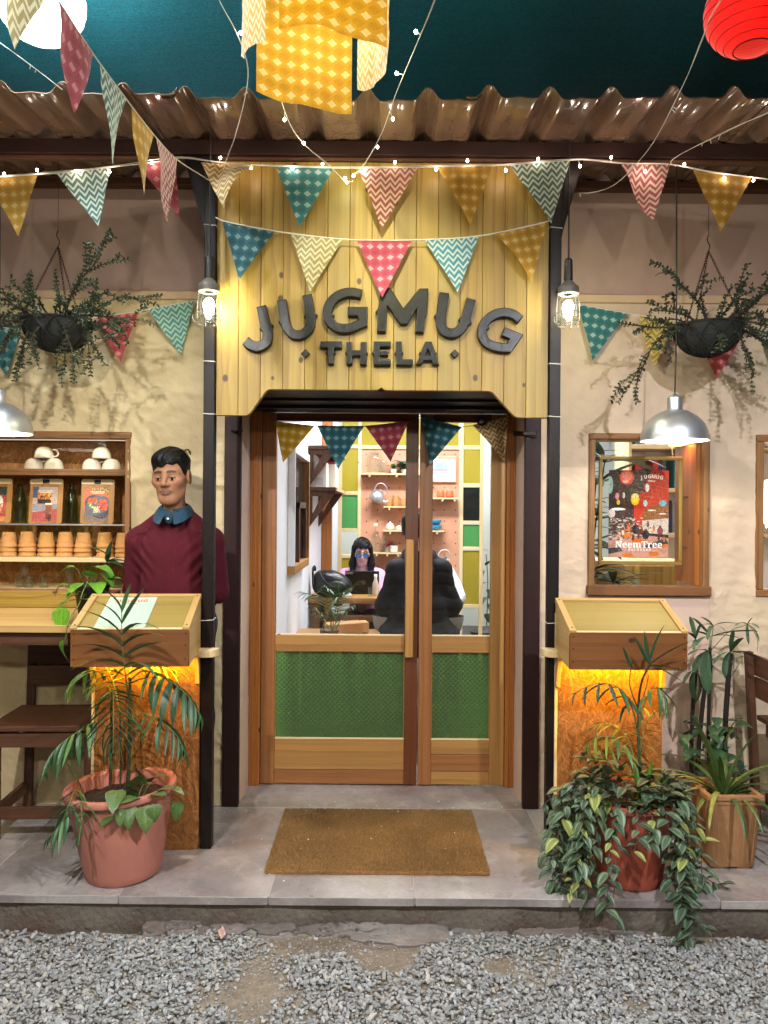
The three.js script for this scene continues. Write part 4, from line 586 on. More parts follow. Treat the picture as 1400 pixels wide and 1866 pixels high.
{
  const t = thing('shelf_niche', 'wood-framed wall niche with shelves and strand board back, in the left wall', 'shelf', [NICHE[0] + 0.4, NICHE[2], 0.2]), b = [NICHE[0] - 0.012, NICHE[1] + 0.012, NICHE[2] - 0.004, NICHE[3] + 0.012], i0 = NICHE[0], i1 = NICHE[1], zb = 0.045;
  rframe(b, 0.026, 0.272, 0.338, M.old, t, 'frame', { top: 0.034, bottom: 0.012 });
  wpart(t, 'back', box(i0, i1, NICHE[2], NICHE[3], zb - 0.015, zb, 0, 'x'), M.osbNiche);
  wpart(t, 'side', box(i0 + 0.0005, i0 + 0.014, NICHE[2], NICHE[3], zb, 0.271, 0.001), M.old); wpart(t, 'side', box(i1 - 0.014, i1 - 0.0005, NICHE[2], NICHE[3], zb, 0.271, 0.001), M.teakB);
  wpart(t, 'top', box(i0 + 0.014, i1 - 0.014, NICHE[3] - 0.016, NICHE[3] - 0.001, zb, 0.271, 0.001, 'x'), M.old);
  const s0 = i0 + 0.0145, s1 = i1 - 0.0145;
  wpart(t, 'shelf', box(s0, s1, yCup - 0.030, yCup, zb + 0.0005, 0.272, 0.002, 'x'), M.old); wpart(t, 'glass_shelf', box(s0, s1, yGlass - 0.007, yGlass, zb + 0.0005, 0.265, 0.001, 'x'), M.jarGlass); wpart(t, 'shelf_edge', box(s0, s1, yGlass - 0.0065, yGlass + 0.001, 0.266, 0.2695, 0.001, 'x'), M.alu);
  wpart(t, 'shelf', box(s0, s1, yClay - 0.022, yClay, zb + 0.0005, 0.272, 0.002, 'x'), M.palePine); wpart(t, 'bottom', box(s0, s1, yLow - 0.016, yLow, zb + 0.0005, 0.272, 0.002, 'x'), M.palePine);
  wpart(t, 'pane', box(i0 + 0.002, i1 - 0.01, yLow, NICHE[3] - 0.02, 0.2805, 0.2807, 0), M.glass);
  const ls = thing('led_strip', 'lit strip under the top of the shelf niche, behind its frame', 'light strip', [(s0 + s1) / 2, NICHE[3] - 0.02, 0.25]); part(ls, 'strip_lamp', box(-0.5, 0.5, -0.004, 0.004, -0.006, 0.006, 0.001, 'x'), bulbMat(1, 0.88, 0.62, 0.7));
  const l = new THREE.RectAreaLight(0xffedcc, 11, 1.0, 0.014); l.position.set((s0 + s1) / 2, NICHE[3] - 0.0265, 0.25); l.lookAt((s0 + s1) / 2, 1.4, 0.13); scene.add(l);
}
// ---- crockery on the shelves: one of each kind, the rest copies
function clone1(makeOne) { let first = null; return (p, turn, label, group, tilt) => { let o; if (!first) { o = first = makeOne(label); o.position.copy(p); o.rotation.y = turn; if (group) o.userData.group = group; } else o = copyOf(first, [p.x, p.y, p.z], turn, label, group); if (tilt) o.rotation.z = tilt; return o; }; }
const teacup = clone1((label) => {
  const t = thing('teacup', label, 'cup'); part(t, 'bowl', lathe([[0, 0.056], [0.02, 0.0565], [0.024, 0.054], [0.034, 0.047], [0.043, 0.03], [0.0465, 0.012], [0.047, 0.001], [0.0455, 0.0], [0.044, 0.012], [0.040, 0.03], [0.03, 0.045], [0, 0.05]], 36), M.ceramic);
  part(t, 'handle', tube([V(0.043, 0.043, 0), V(0.056, 0.042, 0), V(0.068, 0.03, 0), V(0.066, 0.014, 0), V(0.046, 0.008, 0)], 0.0042, 20, 8), M.ceramic); return t;
});
const cz = 0.17, cupAt = (px, up) => V(NX(px, cz), yCup + (up ? 0.0572 : 0.0003), cz);
teacup(cupAt(62), 2.4, 'lower left cream teacup of the pyramid between the niche middle and the left edge', 'cream teacups stacked upside down'); teacup(cupAt(98), 0.1, 'lower right cream teacup, handle out, of the left teacup pyramid');
teacup(cupAt(80, 1), 3.1, 'top cream teacup of the left pyramid, its handle pointing left'); teacup(cupAt(167), 2.6, 'lower left cream teacup of the pyramid by the right side of the niche'); teacup(cupAt(203), 0.15, 'lower right cream teacup of the right pyramid, its handle touching the frame'); teacup(cupAt(185, 1), 1.7, 'top cream teacup of the right pyramid, no handle visible');
teacup(cupAt(-45), 0.3, 'cream teacup on the shelf beyond the left edge of the view');
const clayCup = clone1((label) => {
  const t = thing('clay_cup', label, 'clay cup'), pr = [[0, 0.074], [0.028, 0.0745], [0.0305, 0.072], [0.031, 0.068], [0.0335, 0.05], [0.0345, 0.049], [0.0355, 0.036], [0.0365, 0.034], [0.0385, 0.016], [0.041, 0.014], [0.0425, 0.004], [0.0415, 0.0], [0.038, 0.001], [0.036, 0.014], [0.03, 0.05], [0.026, 0.069], [0, 0.070]];
  part(t, 'body', lathe(pr, 32), M.clay); const q = []; for (let i = 0; i < 72; i++) { const a = i / 72 * 6.283; q.push(V(Math.cos(a) * 0.0375, 0.026 + 0.0025 * Math.sin(a * 14), Math.sin(a) * 0.0375)); } part(t, 'wavy_line', tube(q, 0.0011, 110, 4, true), M.clayB); return t;
});
{ const r = rng(5), names = ['first', 'second', 'third', 'fourth', 'fifth', 'sixth', 'seventh'], z = 0.18;
  [16, 51, 86, 120, 152, 193, 226].forEach((px, i) => ['bottom', 'middle', 'top'].forEach((w, k) => { const c = clayCup(V(NX(px, z) + (r() - 0.5) * 0.004, yClay + 0.0003 + k * (0.0225 + (i % 2) * 0.001), z + (r() - 0.5) * 0.004), r() * 6, `${w} clay cup of the ${names[i]} upside-down stack from the left edge`, 'clay cups in upside-down stacks', (r() - 0.5) * 0.05 * k); if ((i + k) % 3 === 1) c.children[0].material = M.clayB; })); }
const tumbler = clone1((label) => { const t = thing('glass_tumbler', label, 'glass'); part(t, 'glass', lathe([[0, 0.002], [0.021, 0.001], [0.0225, 0.003], [0.027, 0.054], [0.0257, 0.054], [0.0213, 0.006], [0, 0.006]], 26), M.jarGlass); return t; });
{ const z = 0.19, q = (px, up) => V(NX(px, z), yLow + 0.0004 + (up ? 0.0545 : 0), z), G = 'small glasses on the bottom shelf';
  tumbler(q(38), 0, 'left bottom glass of the pyramid of three glasses', G); tumbler(q(54), 0, 'right bottom glass of the pyramid of three glasses', G); tumbler(q(46, 1), 0, 'top glass of the pyramid of three glasses on the lowest shelf', G); tumbler(q(81), 0, 'single glass standing right of the pyramid of glasses', G); tumbler(q(128), 0, 'lower glass of the pair behind the pothos leaves', G); tumbler(q(129, 1), 0, 'upper glass of the pair behind the pothos leaves', G); tumbler(q(196), 0, 'left lower glass in the corner beside the man', G); tumbler(q(214), 0, 'right lower glass in the corner beside the man', G); tumbler(q(205, 1), 0, 'upper glass in the corner beside the man', G); }
const bottle = clone1((label) => { const t = thing('soda_bottle', label, 'bottle'); part(t, 'glass', lathe([[0, 0.002], [0.03, 0.001], [0.0325, 0.006], [0.033, 0.10], [0.031, 0.115], [0.0235, 0.128], [0.025, 0.138], [0.024, 0.148], [0.017, 0.168], [0.0125, 0.178], [0.014, 0.181], [0.014, 0.195], [0.010, 0.197], [0.009, 0.18], [0.014, 0.166], [0.021, 0.147], [0.028, 0.113], [0.0295, 0.01], [0, 0.008]], 32), M.bottleGlass); part(t, 'marble', mv(plain(new THREE.SphereGeometry(0.0085, 14, 10)), 0, 0.172, 0), M.jarGlass); return t; });
bottle(V(NX(37, 0.16), yGlass + 0.0004, 0.16), 0, 'green glass soda bottle between the left and the middle clipboard', 'green soda bottles'); bottle(V(NX(131, 0.16), yGlass + 0.0004, 0.16), 0, 'green glass soda bottle between the middle and the right clipboard', 'green soda bottles');
function printTex(kind) {
  return canvasTex(256, 384, (c, w, h) => {
    const r = rng(kind * 7 + 3), blob = (x, y, a, col, b = a) => { c.fillStyle = col; c.beginPath(); c.ellipse(x, y, a, b, r() * 3, 0, 7); c.fill(); };
    if (kind === 0) { c.fillStyle = '#c9693c'; c.fillRect(0, 0, w, h); c.fillStyle = '#7f6a60'; c.fillRect(0, h * 0.68, w, h * 0.32); for (let i = 0; i < 60; i++) blob(80 + r() * 176, r() * 50, 8 + r() * 10, i % 2 ? '#c8b25a' : '#5f5a2c', 5); blob(140, 215, 150, '#3c4454', 110); blob(136, 205, 138, '#5b6474', 98); for (let i = 0; i < 90; i++) blob(190 + (r() - 0.5) * 95, 195 + (r() - 0.5) * 110, 9 + r() * 10, ['#d8452a', '#b53220', '#e06a3c'][i % 3], 8); for (let i = 0; i < 70; i++) blob(40 + r() * 90, 120 + r() * 60, 9, ['#d9572c', '#e8823c', '#b84020'][i % 3], 6); for (let i = 0; i < 120; i++) blob(95 + r() * 70, 210 + r() * 70, 5, '#e6d3a4', 3); for (let i = 0; i < 8; i++) blob(60 + i * 7, 190 + i * 6, 22, i % 2 ? '#e2dc9a' : '#6c7c2c', 9); }
    if (kind === 1) { c.fillStyle = '#b9a79c'; c.fillRect(0, 0, w, h); c.fillStyle = '#39507a'; c.fillRect(0, 0, 60, 120); c.fillStyle = '#2b2320'; c.fillRect(50, 70, 140, 120); for (let i = 0; i < 40; i++) blob(60 + r() * 130, 60 + r() * 70, 16, ['#d98a3c', '#e6b25c', '#c46a2c'][i % 3], 12); c.fillStyle = '#8f8b94'; c.fillRect(0, 185, w, 80); c.fillStyle = '#a84a48'; c.beginPath(); c.moveTo(0, 280); c.lineTo(w, 240); c.lineTo(w, h); c.lineTo(0, h); c.fill(); blob(170, 310, 68, '#3c2320', 26); blob(168, 303, 56, '#57342c', 20); c.fillStyle = '#8a4a2c'; c.beginPath(); c.moveTo(132, 190); c.lineTo(206, 190); c.lineTo(194, 300); c.lineTo(146, 300); c.fill(); c.fillStyle = '#efe2c8'; c.fillRect(132, 178, 74, 20); c.fillStyle = 'rgba(255,255,255,.85)'; c.fillRect(50, 40, 160, 8); c.fillRect(70, 56, 120, 7); }
    if (kind === 2) { c.fillStyle = '#a8423c'; c.fillRect(0, 0, w, h); c.fillStyle = '#2f3d34'; c.fillRect(0, 0, w, 90); blob(120, 230, 150, '#e8e2d8', 90); for (let i = 0; i < 160; i++) blob(40 + r() * 180, 180 + r() * 110, 10, ['#d9a84c', '#c47a30', '#6c8a3c', '#b8452c'][i % 4], 5); c.fillStyle = '#c9814c'; c.fillRect(0, 330, w, 54); }
    for (let i = 0; i < 1600; i++) { const g = r() < 0.5 ? 255 : 20; c.fillStyle = `rgba(${g},${g * 0.9 | 0},${g * 0.75 | 0},${0.04 + r() * 0.12})`; c.beginPath(); c.ellipse(r() * w, r() * h, 1 + r() * 9, 1 + r() * 5, r() * 3, 0, 7); c.fill(); }
    if (kind === 0) { c.fillStyle = 'rgba(255,255,255,.8)'; c.fillRect(60, 46, 150, 8); c.fillRect(80, 62, 120, 6); }
  });
}
const clipboards = [[-10, 'clipboard with a photo of a noodle plate, cut by the left edge', 2], [83, 'clipboard with a photo of a glass of milky tea on a saucer', 1], [177, 'clipboard with a photo of a dark bowl of red curry and rice', 0]];
for (const [px, label, k] of clipboards) {
  const z = 0.20, p = at(px, 953, z); p.y = yGlass + 0.0005; const t = thing('menu_clipboard', label, 'clipboard', p, 0, 'menu clipboards on the glass shelf'), W = 0.165, H = 0.222;
  const rr = (w, h, r, y0 = 0) => { const o = []; for (const [cx, cy, a] of [[w / 2 - r, h - r, 0], [-w / 2 + r, h - r, 90], [-w / 2 + r, r, 180], [w / 2 - r, r, 270]]) for (let i = 0; i <= 5; i++) { const b = (a + i * 18) * R; o.push([cx + Math.cos(b) * r, y0 + cy + Math.sin(b) * r]); } return o; };
  t.rotation.x = -0.10;
  const bg = extrude(rr(W, H, 0.012), 0.006, 0.001); boxUV(bg, 'y'); part(t, 'board', bg, M.teakB); const tg = extrude(rr(W - 0.002, 0.026, 0.01, H - 0.027), 0.004, 0.0008); boxUV(tg, 'x'); part(t, 'header_strip', mv(tg, 0, 0, 0.0072), M.palePine);
  part(t, 'binder_clip', join([box(-0.016, 0.016, H - 0.024, H - 0.004, 0.0115, 0.018, 0.002), tube([V(-0.006, H - 0.004, 0.015), V(-0.008, H + 0.008, 0.014), V(0.008, H + 0.008, 0.014), V(0.006, H - 0.004, 0.015)], 0.001, 16, 5)]), M.blackPlastic);
  const pg = plain(new THREE.PlaneGeometry(0.122, 0.172)); part(t, 'photo_print', mv(pg, -0.004, 0.095, 0.0076), std(0xffffff, 0.45, { map: printTex(k) }));
}
// ---------------------------------------------------------------- counter under the niche
const yCount = at(65, 1107, 0.335).y;
{
  const x1 = at(128, 1140, 0.9).x, t = thing('wall_counter', 'wooden wall counter with a plank ledge under the shelf niche', 'counter', [-2, yCount, 0.6]);
  wpart(t, 'top', box(-2.9, x1, yCount - 0.03, yCount, 0.341, 0.90, 0.003, 'x'), M.lectern); wpart(t, 'upstand', box(-2.9, NICHE[1] + 0.0, yCount + 0.0005, yLow - 0.002, 0.318, 0.341, 0.003, 'x'), M.pine[1]); wpart(t, 'apron', box(-2.9, x1 - 0.02, yCount - 0.085, yCount - 0.0305, 0.85, 0.87, 0.002, 'x'), M.darkWood);
  wpart(t, 'bracket', join([box(-2.3, -2.26, yCount - 0.07, yCount - 0.0305, 0.34, 0.82, 0.003, 'x')]), M.darkWood);
}
// ---------------------------------------------------------------- the two slanted stands with a light under the box
function stand(label, BR, w, d, turn, yb, yf, hf, hasPaper) {
  const t = thing('slanted_stand', label, 'stand', [BR.x, 0, BR.z], -turn), T = 0.018, x0 = -w, x1 = 0, sl = Math.atan2(yb - yf, d), L = Math.hypot(yb - yf, d), yl = yf - hf;
  const pan = (x, m) => { const g = extrude([[0, yl + 0.02], [d - T, yl], [d - T, yf - 0.004], [0, yb - 0.004]], T, 0.001); g.rotateY(-Math.PI / 2); boxUV(g, 'z'); part(t, 'side_board', mv(g, x + T, 0, 0), m); };
  pan(x0 + 0.001, M.lectern); pan(x1 - T - 0.001, M.lectern);
  part(t, 'front_board', box(x0, x1, yl, yf - 0.003, d - T + 0.001, d, 0.002, 'x'), M.lecternFront);
  const top = new THREE.Group(); top.name = 'top'; t.add(top); top.position.set((x0 + x1) / 2, yb, 0); top.rotation.x = sl; const W = w + 0.004;
  part(top, 'panel', box(-W / 2 + 0.02, W / 2 - 0.02, -0.016, -0.006, 0.016, L - 0.001, 0.001, 'x'), M.pine[2]);
  part(top, 'rim', box(-W / 2, -W / 2 + 0.026, -0.018, 0.004, 0, L + 0.002, 0.002, 'z'), M.lectern); part(top, 'rim', box(W / 2 - 0.026, W / 2, -0.018, 0.004, 0, L + 0.002, 0.002, 'z'), M.lectern); part(top, 'rim', box(-W / 2 + 0.0262, W / 2 - 0.0262, -0.018, 0.004, 0, 0.018, 0.002, 'x'), M.lectern);
  part(top, 'front_strip', box(-W / 2 + 0.0262, W / 2 - 0.0262, -0.018, -0.002, L - 0.008, L + 0.002, 0.001, 'x'), M.palePine);
  for (const [a, b] of [[0.013, 0.02], [0.013, L - 0.02], [W - 0.013, 0.02], [W - 0.013, L - 0.02]]) part(top, 'screw', mv(rod(V(0, 0.003, 0), V(0, 0.0048, 0), 0.0035), a - W / 2, 0, b), M.steelBlack);
  for (const a of [x0 + 0.012, x1 - 0.012]) for (const f of [0.2, 0.55, 0.85]) part(t, 'screw', rod(V(a, yl + hf * f, d - 0.001), V(a, yl + hf * f, d + 0.0012), 0.003), M.steelBlack);
  part(t, 'panel', box(x0 + 0.012, x1 - 0.003, 0.002, yb - 0.06, -0.02, 0.0, 0.001, 'x'), M.osb); part(t, 'panel_edge', box(x0 - 0.001, x0 + 0.0115, 0.002, yb - 0.06, -0.021, 0.003, 0.002), M.palePine);
  for (const x of [x0 + 0.0015, x1 - 0.0165]) { const o = [[0.001, yl + 0.018]]; for (let i = 0; i <= 10; i++) { const a = i / 10 * Math.PI / 2; o.push([0.10 - 0.075 * Math.sin(a), yl + 0.012 - 0.13 * (1 - Math.cos(a)) - 0.001]); } o.push([0.001, yl - 0.125]); const g = extrude(o.map(([z, y]) => [z, y]), 0.015, 0.001); g.rotateY(-Math.PI / 2); boxUV(g, 'y'); part(t, 'gusset', mv(g, x + 0.015, 0, 0), M.lectern); }
  const s = part(t, 'light_strip', box(x0 + 0.05, x1 - 0.05, yl + 0.028, yl + 0.036, 0.104, 0.116, 0.001, 'x'), bulbMat(1, 0.66, 0.10, 10));
  const l = new THREE.RectAreaLight(0xffc02c, 420, w - 0.1, 0.014), c = V((x0 + x1) / 2, yl + 0.024, 0.102), e = V((x0 + x1) / 2, yl - 0.05, 0.0); t.updateMatrixWorld(true); l.position.copy(t.localToWorld(c)); l.lookAt(t.localToWorld(e)); scene.add(l);
  return [t, top, L, W];
}
{
  const yb = at(368, 1083, 0.8).y, yf = at(350, 1144, 1.067).y, hf = 0.148;
  const [t, top, L, W] = stand('slanted wooden stand holding a printed sheet, in front of the man', V(-0.7585, 0, 0.8), 0.44, 0.27, -4 * R, yb, yf, hf);
  t.updateMatrixWorld(true); const sheet = thing('menu_sheet', 'pale green printed sheet lying on the slanted stand in front of the man', 'paper'); const p = top.localToWorld(V(-0.045, -0.005, L * 0.53)); sheet.position.copy(p); sheet.rotation.set(top.rotation.x, t.rotation.y + 0.02, 0, 'YXZ');
  const pg = new THREE.PlaneGeometry(0.19, 0.265, 8, 8); pg.rotateX(-Math.PI / 2); { const q = pg.attributes.position; for (let i = 0; i < q.count; i++) q.setY(i, 0.0006 + 0.002 * Math.pow(q.getX(i) / 0.1, 2)); } pg.computeVertexNormals();
  part(sheet, 'page', plain(pg), std(0xffffff, 0.5, { map: canvasTex(380, 530, (c, w, h) => { c.fillStyle = '#b4c9ba'; c.fillRect(0, 0, w, h); c.textAlign = 'center'; c.fillStyle = '#d2402f'; c.font = 'bold 62px sans-serif'; c.fillText('JUGMUG', w / 2, 84); c.font = 'bold 30px sans-serif'; c.fillText('· THELA ·', w / 2, 122); c.strokeStyle = '#7d8a84'; c.strokeRect(w * 0.2, 186, w * 0.6, 236); }) }));
  const yb2 = at(1211, 1092, 0.8).y, yf2 = at(1200, 1151, 1.055).y;
  stand('empty slanted wooden stand behind the potted palm, right of the entrance', V(1.166, 0, 0.8), 0.45, 0.255, 0, yb2, yf2, 0.148);
}
// ---------------------------------------------------------------- chairs
const chair = clone1((label) => {   // base at the middle of the seat on the floor, its back towards -z
  const t = thing('wooden_chair', label, 'chair'), w = 0.215, d = 0.185, H = 0.495;
  for (const sx of [-1, 1]) { part(t, 'leg', cbox(V(sx * (w - 0.02), 0.235, d - 0.02), 0.036, 0.466, 0.036, 0.003), M.darkWood); part(t, 'leg', bar(V(sx * (w - 0.02), 0.002, -d + 0.0), V(sx * (w - 0.02), 0.79, -d - 0.045), 0.036, 0.03, 0.003), M.darkWood); part(t, 'rail', cbox(V(sx * (w - 0.02), 0.43, 0.0), 0.02, 0.06, 2 * d - 0.08, 0.002, 'z'), M.darkWood); part(t, 'stretcher', cbox(V(sx * (w - 0.02), 0.12, 0.0), 0.02, 0.05, 2 * d - 0.08, 0.002, 'z'), M.darkWood); }
  part(t, 'rail', cbox(V(0, 0.43, d - 0.02), 2 * w - 0.078, 0.06, 0.02, 0.002, 'x'), M.darkWood); part(t, 'stretcher', cbox(V(0, 0.12, d - 0.02), 2 * w - 0.078, 0.05, 0.02, 0.002, 'x'), M.darkWood);
  part(t, 'seat', cbox(V(0, H - 0.012, 0.008), 2 * w + 0.02, 0.024, 2 * d + 0.0, 0.005, 'x'), M.darkWood); for (const y of [0.60, 0.70]) part(t, 'back_slat', cbox(V(0, y + 0.03, -d - 0.012 - (y - 0.6) * 0.05), 2 * w - 0.03, 0.092, 0.016, 0.003, 'x'), M.darkWood);
  return t;
});
chair(V(-1.455, 0, 0.56), 0.06, 'dark wooden chair tucked under the counter at the left edge', 'wooden chairs by the wall'); chair(V(1.89, 0, 0.70), 1.57, 'dark wooden chair cut by the right edge, behind the plants', 'wooden chairs by the wall');
// ---------------------------------------------------------------- the windows of the right wall
{
  const t = thing('poster_window', 'wood-framed window with a deep right reveal, right of the entrance', 'window', [WIN1[0], WIN1[2], 0.3]), b = [WIN1[0] - 0.004, WIN1[1] + 0.004, WIN1[2] - 0.002, WIN1[3] + 0.006];
  rframe(b, 0.03, 0.285, 0.338, M.old, t, 'frame', { bottom: 0.001 }); wpart(t, 'sill', box(b[0] - 0.006, b[1] + 0.006, b[2] - 0.004, b[2] + 0.042, 0.27, 0.35, 0.004, 'x'), M.greyWood);
  wpart(t, 'reveal_board', box(b[1] - 0.048, b[1] - 0.006, b[2] + 0.043, b[3] - 0.031, 0.02, 0.284, 0.002), M.teakOrange); wpart(t, 'reveal_board', box(b[0] + 0.004, b[0] + 0.02, b[2] + 0.043, b[3] - 0.031, 0.02, 0.284, 0.002), M.teak);
  for (const y of [1.25, 1.50]) wpart(t, 'peg', join([box(b[1] - 0.056, b[1] - 0.0485, y - 0.004, y + 0.004, 0.10, 0.20, 0.002, 'z')]), M.old);
  wpart(t, 'pane', box(b[0] + 0.03, b[1] - 0.03, b[2] + 0.043, b[3] - 0.03, 0.30, 0.3002, 0), M.glass);
  const rl = thing('led_strip', 'small lit strip at the top right corner of the poster window', 'light strip', [b[1] - 0.1, b[3] - 0.04, 0.2]); part(rl, 'strip_lamp', box(-0.03, 0.03, -0.004, 0.004, -0.05, 0.05, 0.001), bulbMat(1, 0.72, 0.3, 4)); const l = new THREE.RectAreaLight(0xffb050, 24, 0.06, 0.1); l.position.set(b[1] - 0.1, b[3] - 0.046, 0.2); l.lookAt(b[1] - 0.05, 1.2, 0.2); scene.add(l);
  const f = pxRect(1091, 1243, 832, 1029, 0.215), pt = thing('poster_frame', 'slim wooden frame hung inside the window with a printed café poster', 'framed poster', [f[0], f[2], 0.2]);
  rframe(f, 0.017, 0.205, 0.225, M.pine[1], pt, 'frame'); const q = pxRect(1109, 1218, 857, 1015, 0.21);
  const W = q[1] - q[0], H = q[3] - q[2], pg = plain(new THREE.BoxGeometry(W, H, 0.002));
  const art = canvasTex(436, 632, (c, w, h) => {
    const r = rng(77), P = (pts, col) => { c.fillStyle = col; c.beginPath(); pts.forEach(([x, y], i) => c[i ? 'lineTo' : 'moveTo'](x * w, y * h)); c.fill(); }, ell = (x, y, a, b, col) => { c.fillStyle = col; c.beginPath(); c.ellipse(x * w, y * h, a * w, b * h, 0, 0, 7); c.fill(); };
    c.fillStyle = '#3a2a28'; c.fillRect(0, 0, w, h); P([[0.35, 0.0], [0.62, 0], [0.62, 0.3], [0.3, 0.36]], '#4c4640'); P([[1, 0], [0.72, 0.0], [0.42, 0.42], [0.42, 0.72], [1, 0.52]], '#c23322'); P([[1, 0.02], [0.74, 0.25], [0.6, 0.44], [1, 0.36]], '#d8432c'); P([[0.6, 0.44], [1, 0.36], [1, 0.56], [0.56, 0.6]], '#8d5a34');
    for (let i = 0; i < 500; i++) { c.fillStyle = ['#5a3c24', '#a8763c', '#c89a58', '#6c4a2c'][i % 4]; c.fillRect((0.56 + r() * 0.44) * w, (0.43 + r() * 0.14) * h, 4, 3); }
    P([[0.56, 0.58], [1, 0.55], [1, 0.74], [0.56, 0.72]], '#cfc6ba'); P([[0, 0.76], [0.3, 0.72], [1, 0.78], [1, 1], [0, 1]], '#cf9a88'); c.strokeStyle = '#8a847c'; c.lineWidth = 3; for (let i = 0; i < 9; i++) { c.beginPath(); c.moveTo((0.1 + i * 0.12) * w, 0); c.lineTo((0.5 + i * 0.07) * w, 0.34 * h); c.stroke(); c.beginPath(); c.moveTo(0.42 * w, (0.02 + i * 0.045) * h); c.quadraticCurveTo(0.7 * w, (0.0 + i * 0.05) * h, w, (0.1 + i * 0.04) * h); c.stroke(); }
    c.strokeStyle = '#4a342e'; c.lineCap = 'round'; for (const [pts, lw] of [[[[0.02, 0.74], [0.2, 0.58], [0.28, 0.46], [0.24, 0.34], [0.18, 0.24], [0.22, 0.1]], 26], [[[0.2, 0.24], [0.4, 0.19], [0.6, 0.24]], 14], [[[0.27, 0.5], [0.36, 0.38], [0.32, 0.22]], 14], [[[0.18, 0.24], [0.06, 0.12]], 12]]) { c.lineWidth = lw; c.beginPath(); pts.forEach(([x, y], i) => c[i ? 'lineTo' : 'moveTo'](x * w, y * h)); c.stroke(); }
    for (let i = 0; i < 170; i++) ell(r() * 0.55, 0.55 + r() * 0.25, 0.015 + r() * 0.02, 0.008, ['#7a6a5c', '#d8cec4', '#4c3c3a', '#b4a090'][i % 4]);
    for (const [x, y, a, b, col] of [[0.3, 0.08, 0.12, 0.085, '#e8584c'], [0.64, 0.2, 0.035, 0.048, '#dfeaf2'], [0.44, 0.335, 0.072, 0.07, '#f2c21e'], [0.44, 0.30, 0.06, 0.03, '#fbeaa0'], [0.61, 0.38, 0.036, 0.038, '#bfdcf0'], [0.9, 0.375, 0.062, 0.035, '#7fc4e6'], [0.02, 0.17, 0.05, 0.1, '#a9dce0'], [0.14, 0.3, 0.035, 0.04, '#e39ab4'], [0.25, 0.29, 0.022, 0.035, '#cfe0ea'], [0.16, 0.37, 0.03, 0.03, '#ecd03c'], [0.05, 0.5, 0.06, 0.05, '#e0ccd0']]) ell(x, y, a, b, col);
    for (const [x, y, s, k] of [[0.32, 0.66, 0.05, 0], [0.45, 0.68, 0.06, 1], [0.62, 0.74, 0.06, 1], [0.24, 0.72, 0.04, 0], [0.86, 0.7, 0.05, 2]]) { ell(x, y, s, s * 0.9, ['#d96a2c', '#2a2530', '#8e3c4c'][k]); ell(x, y - 0.05, 0.02, 0.016, '#5a3a2c'); }
    for (const [x, y] of [[0.3, 0.74], [0.44, 0.79], [0.54, 0.81], [0.74, 0.95], [0.3, 0.97], [0.92, 0.85]]) P([[x - 0.08, y], [x + 0.07, y - 0.02], [x + 0.12, y + 0.02], [x - 0.03, y + 0.045]], '#d9772c'); P([[0, 0.9], [0.2, 0.88], [0.23, 0.93], [0, 0.97]], '#3c4448'); P([[0.55, 0.88], [0.95, 0.78], [1, 0.84], [0.66, 0.9]], '#3a4246');
    for (const [x, y, a, b, col] of [[0.3, 0.07, 0.09, 0.05, '#f08a7c'], [0.28, 0.13, 0.05, 0.02, '#f6c4b4'], [0.44, 0.345, 0.05, 0.03, '#ffd94c'], [0.16, 0.45, 0.12, 0.016, '#e8eef0'], [0.72, 0.46, 0.07, 0.008, '#f0ece4'], [0.9, 0.5, 0.06, 0.008, '#f0ece4']]) ell(x, y, a, b, col); for (let i = 0; i < 12; i++) { const x = 0.15 + r() * 0.8, y = 0.62 + r() * 0.2; ell(x, y, 0.02, 0.03, ['#3c3440', '#7a3a34', '#c8763c', '#e4d8cc'][i % 4]); ell(x, y - 0.035, 0.011, 0.01, '#6a4632'); }
    for (let i = 0; i < 5200; i++) { const k = r(), y = r(); c.globalAlpha = 0.10 + r() * 0.25; c.fillStyle = k < 0.35 ? '#160f0e' : k < 0.6 ? '#f0e2d0' : k < 0.8 ? '#8a4a30' : '#4c5a48'; c.beginPath(); c.ellipse(r() * w, (y < 0.4 ? y : 0.45 + r() * 0.5) * h, 1 + r() * 6, 0.8 + r() * 2.6, r() * 3, 0, 7); c.fill(); } c.globalAlpha = 1;
    c.fillStyle = '#fff'; c.textAlign = 'center'; c.font = 'bold 38px sans-serif'; const s = 'JUGMUG'; for (let i = 0; i < 6; i++) { c.save(); c.translate((0.55 + i * 0.065) * w, (0.105 - 0.014 * Math.cos((i - 2.5) / 2.5 * 1.5)) * h); c.rotate((i - 2.5) * 0.07); c.fillText(s[i], 0, 0); c.restore(); } c.font = 'bold 17px sans-serif'; c.fillText('· THELA ·', 0.71 * w, 0.132 * h);
    c.font = '19px serif'; c.fillText('the', 0.2 * w, 0.838 * h); c.font = 'bold 66px serif'; c.fillText('NeemTree', 0.505 * w, 0.893 * h); c.font = 'bold 22px serif'; c.fillText('B A C K Y A R D', 0.52 * w, 0.928 * h);
  });
  wpart(pt, 'poster', mv(pg, (q[0] + q[1]) / 2, (q[2] + q[3]) / 2, 0.212), std(0xffffff, 0.35, { map: art, emissive: 0x000000 }));
  wpart(pt, 'pane', box(f[0] + 0.017, f[1] - 0.017, f[2] + 0.017, f[3] - 0.017, 0.2185, 0.2187, 0), M.glass);
  wpart(pt, 'hanger', join([rod(V(lerp(f[0], f[1], 0.12), f[3], 0.215), V(lerp(f[0], f[1], 0.13), b[3] - 0.03, 0.215), 0.0018, 0.0018, 5), rod(V(lerp(f[0], f[1], 0.88), f[3], 0.215), V(lerp(f[0], f[1], 0.87), b[3] - 0.03, 0.215), 0.0018, 0.0018, 5)]), M.wire);
}
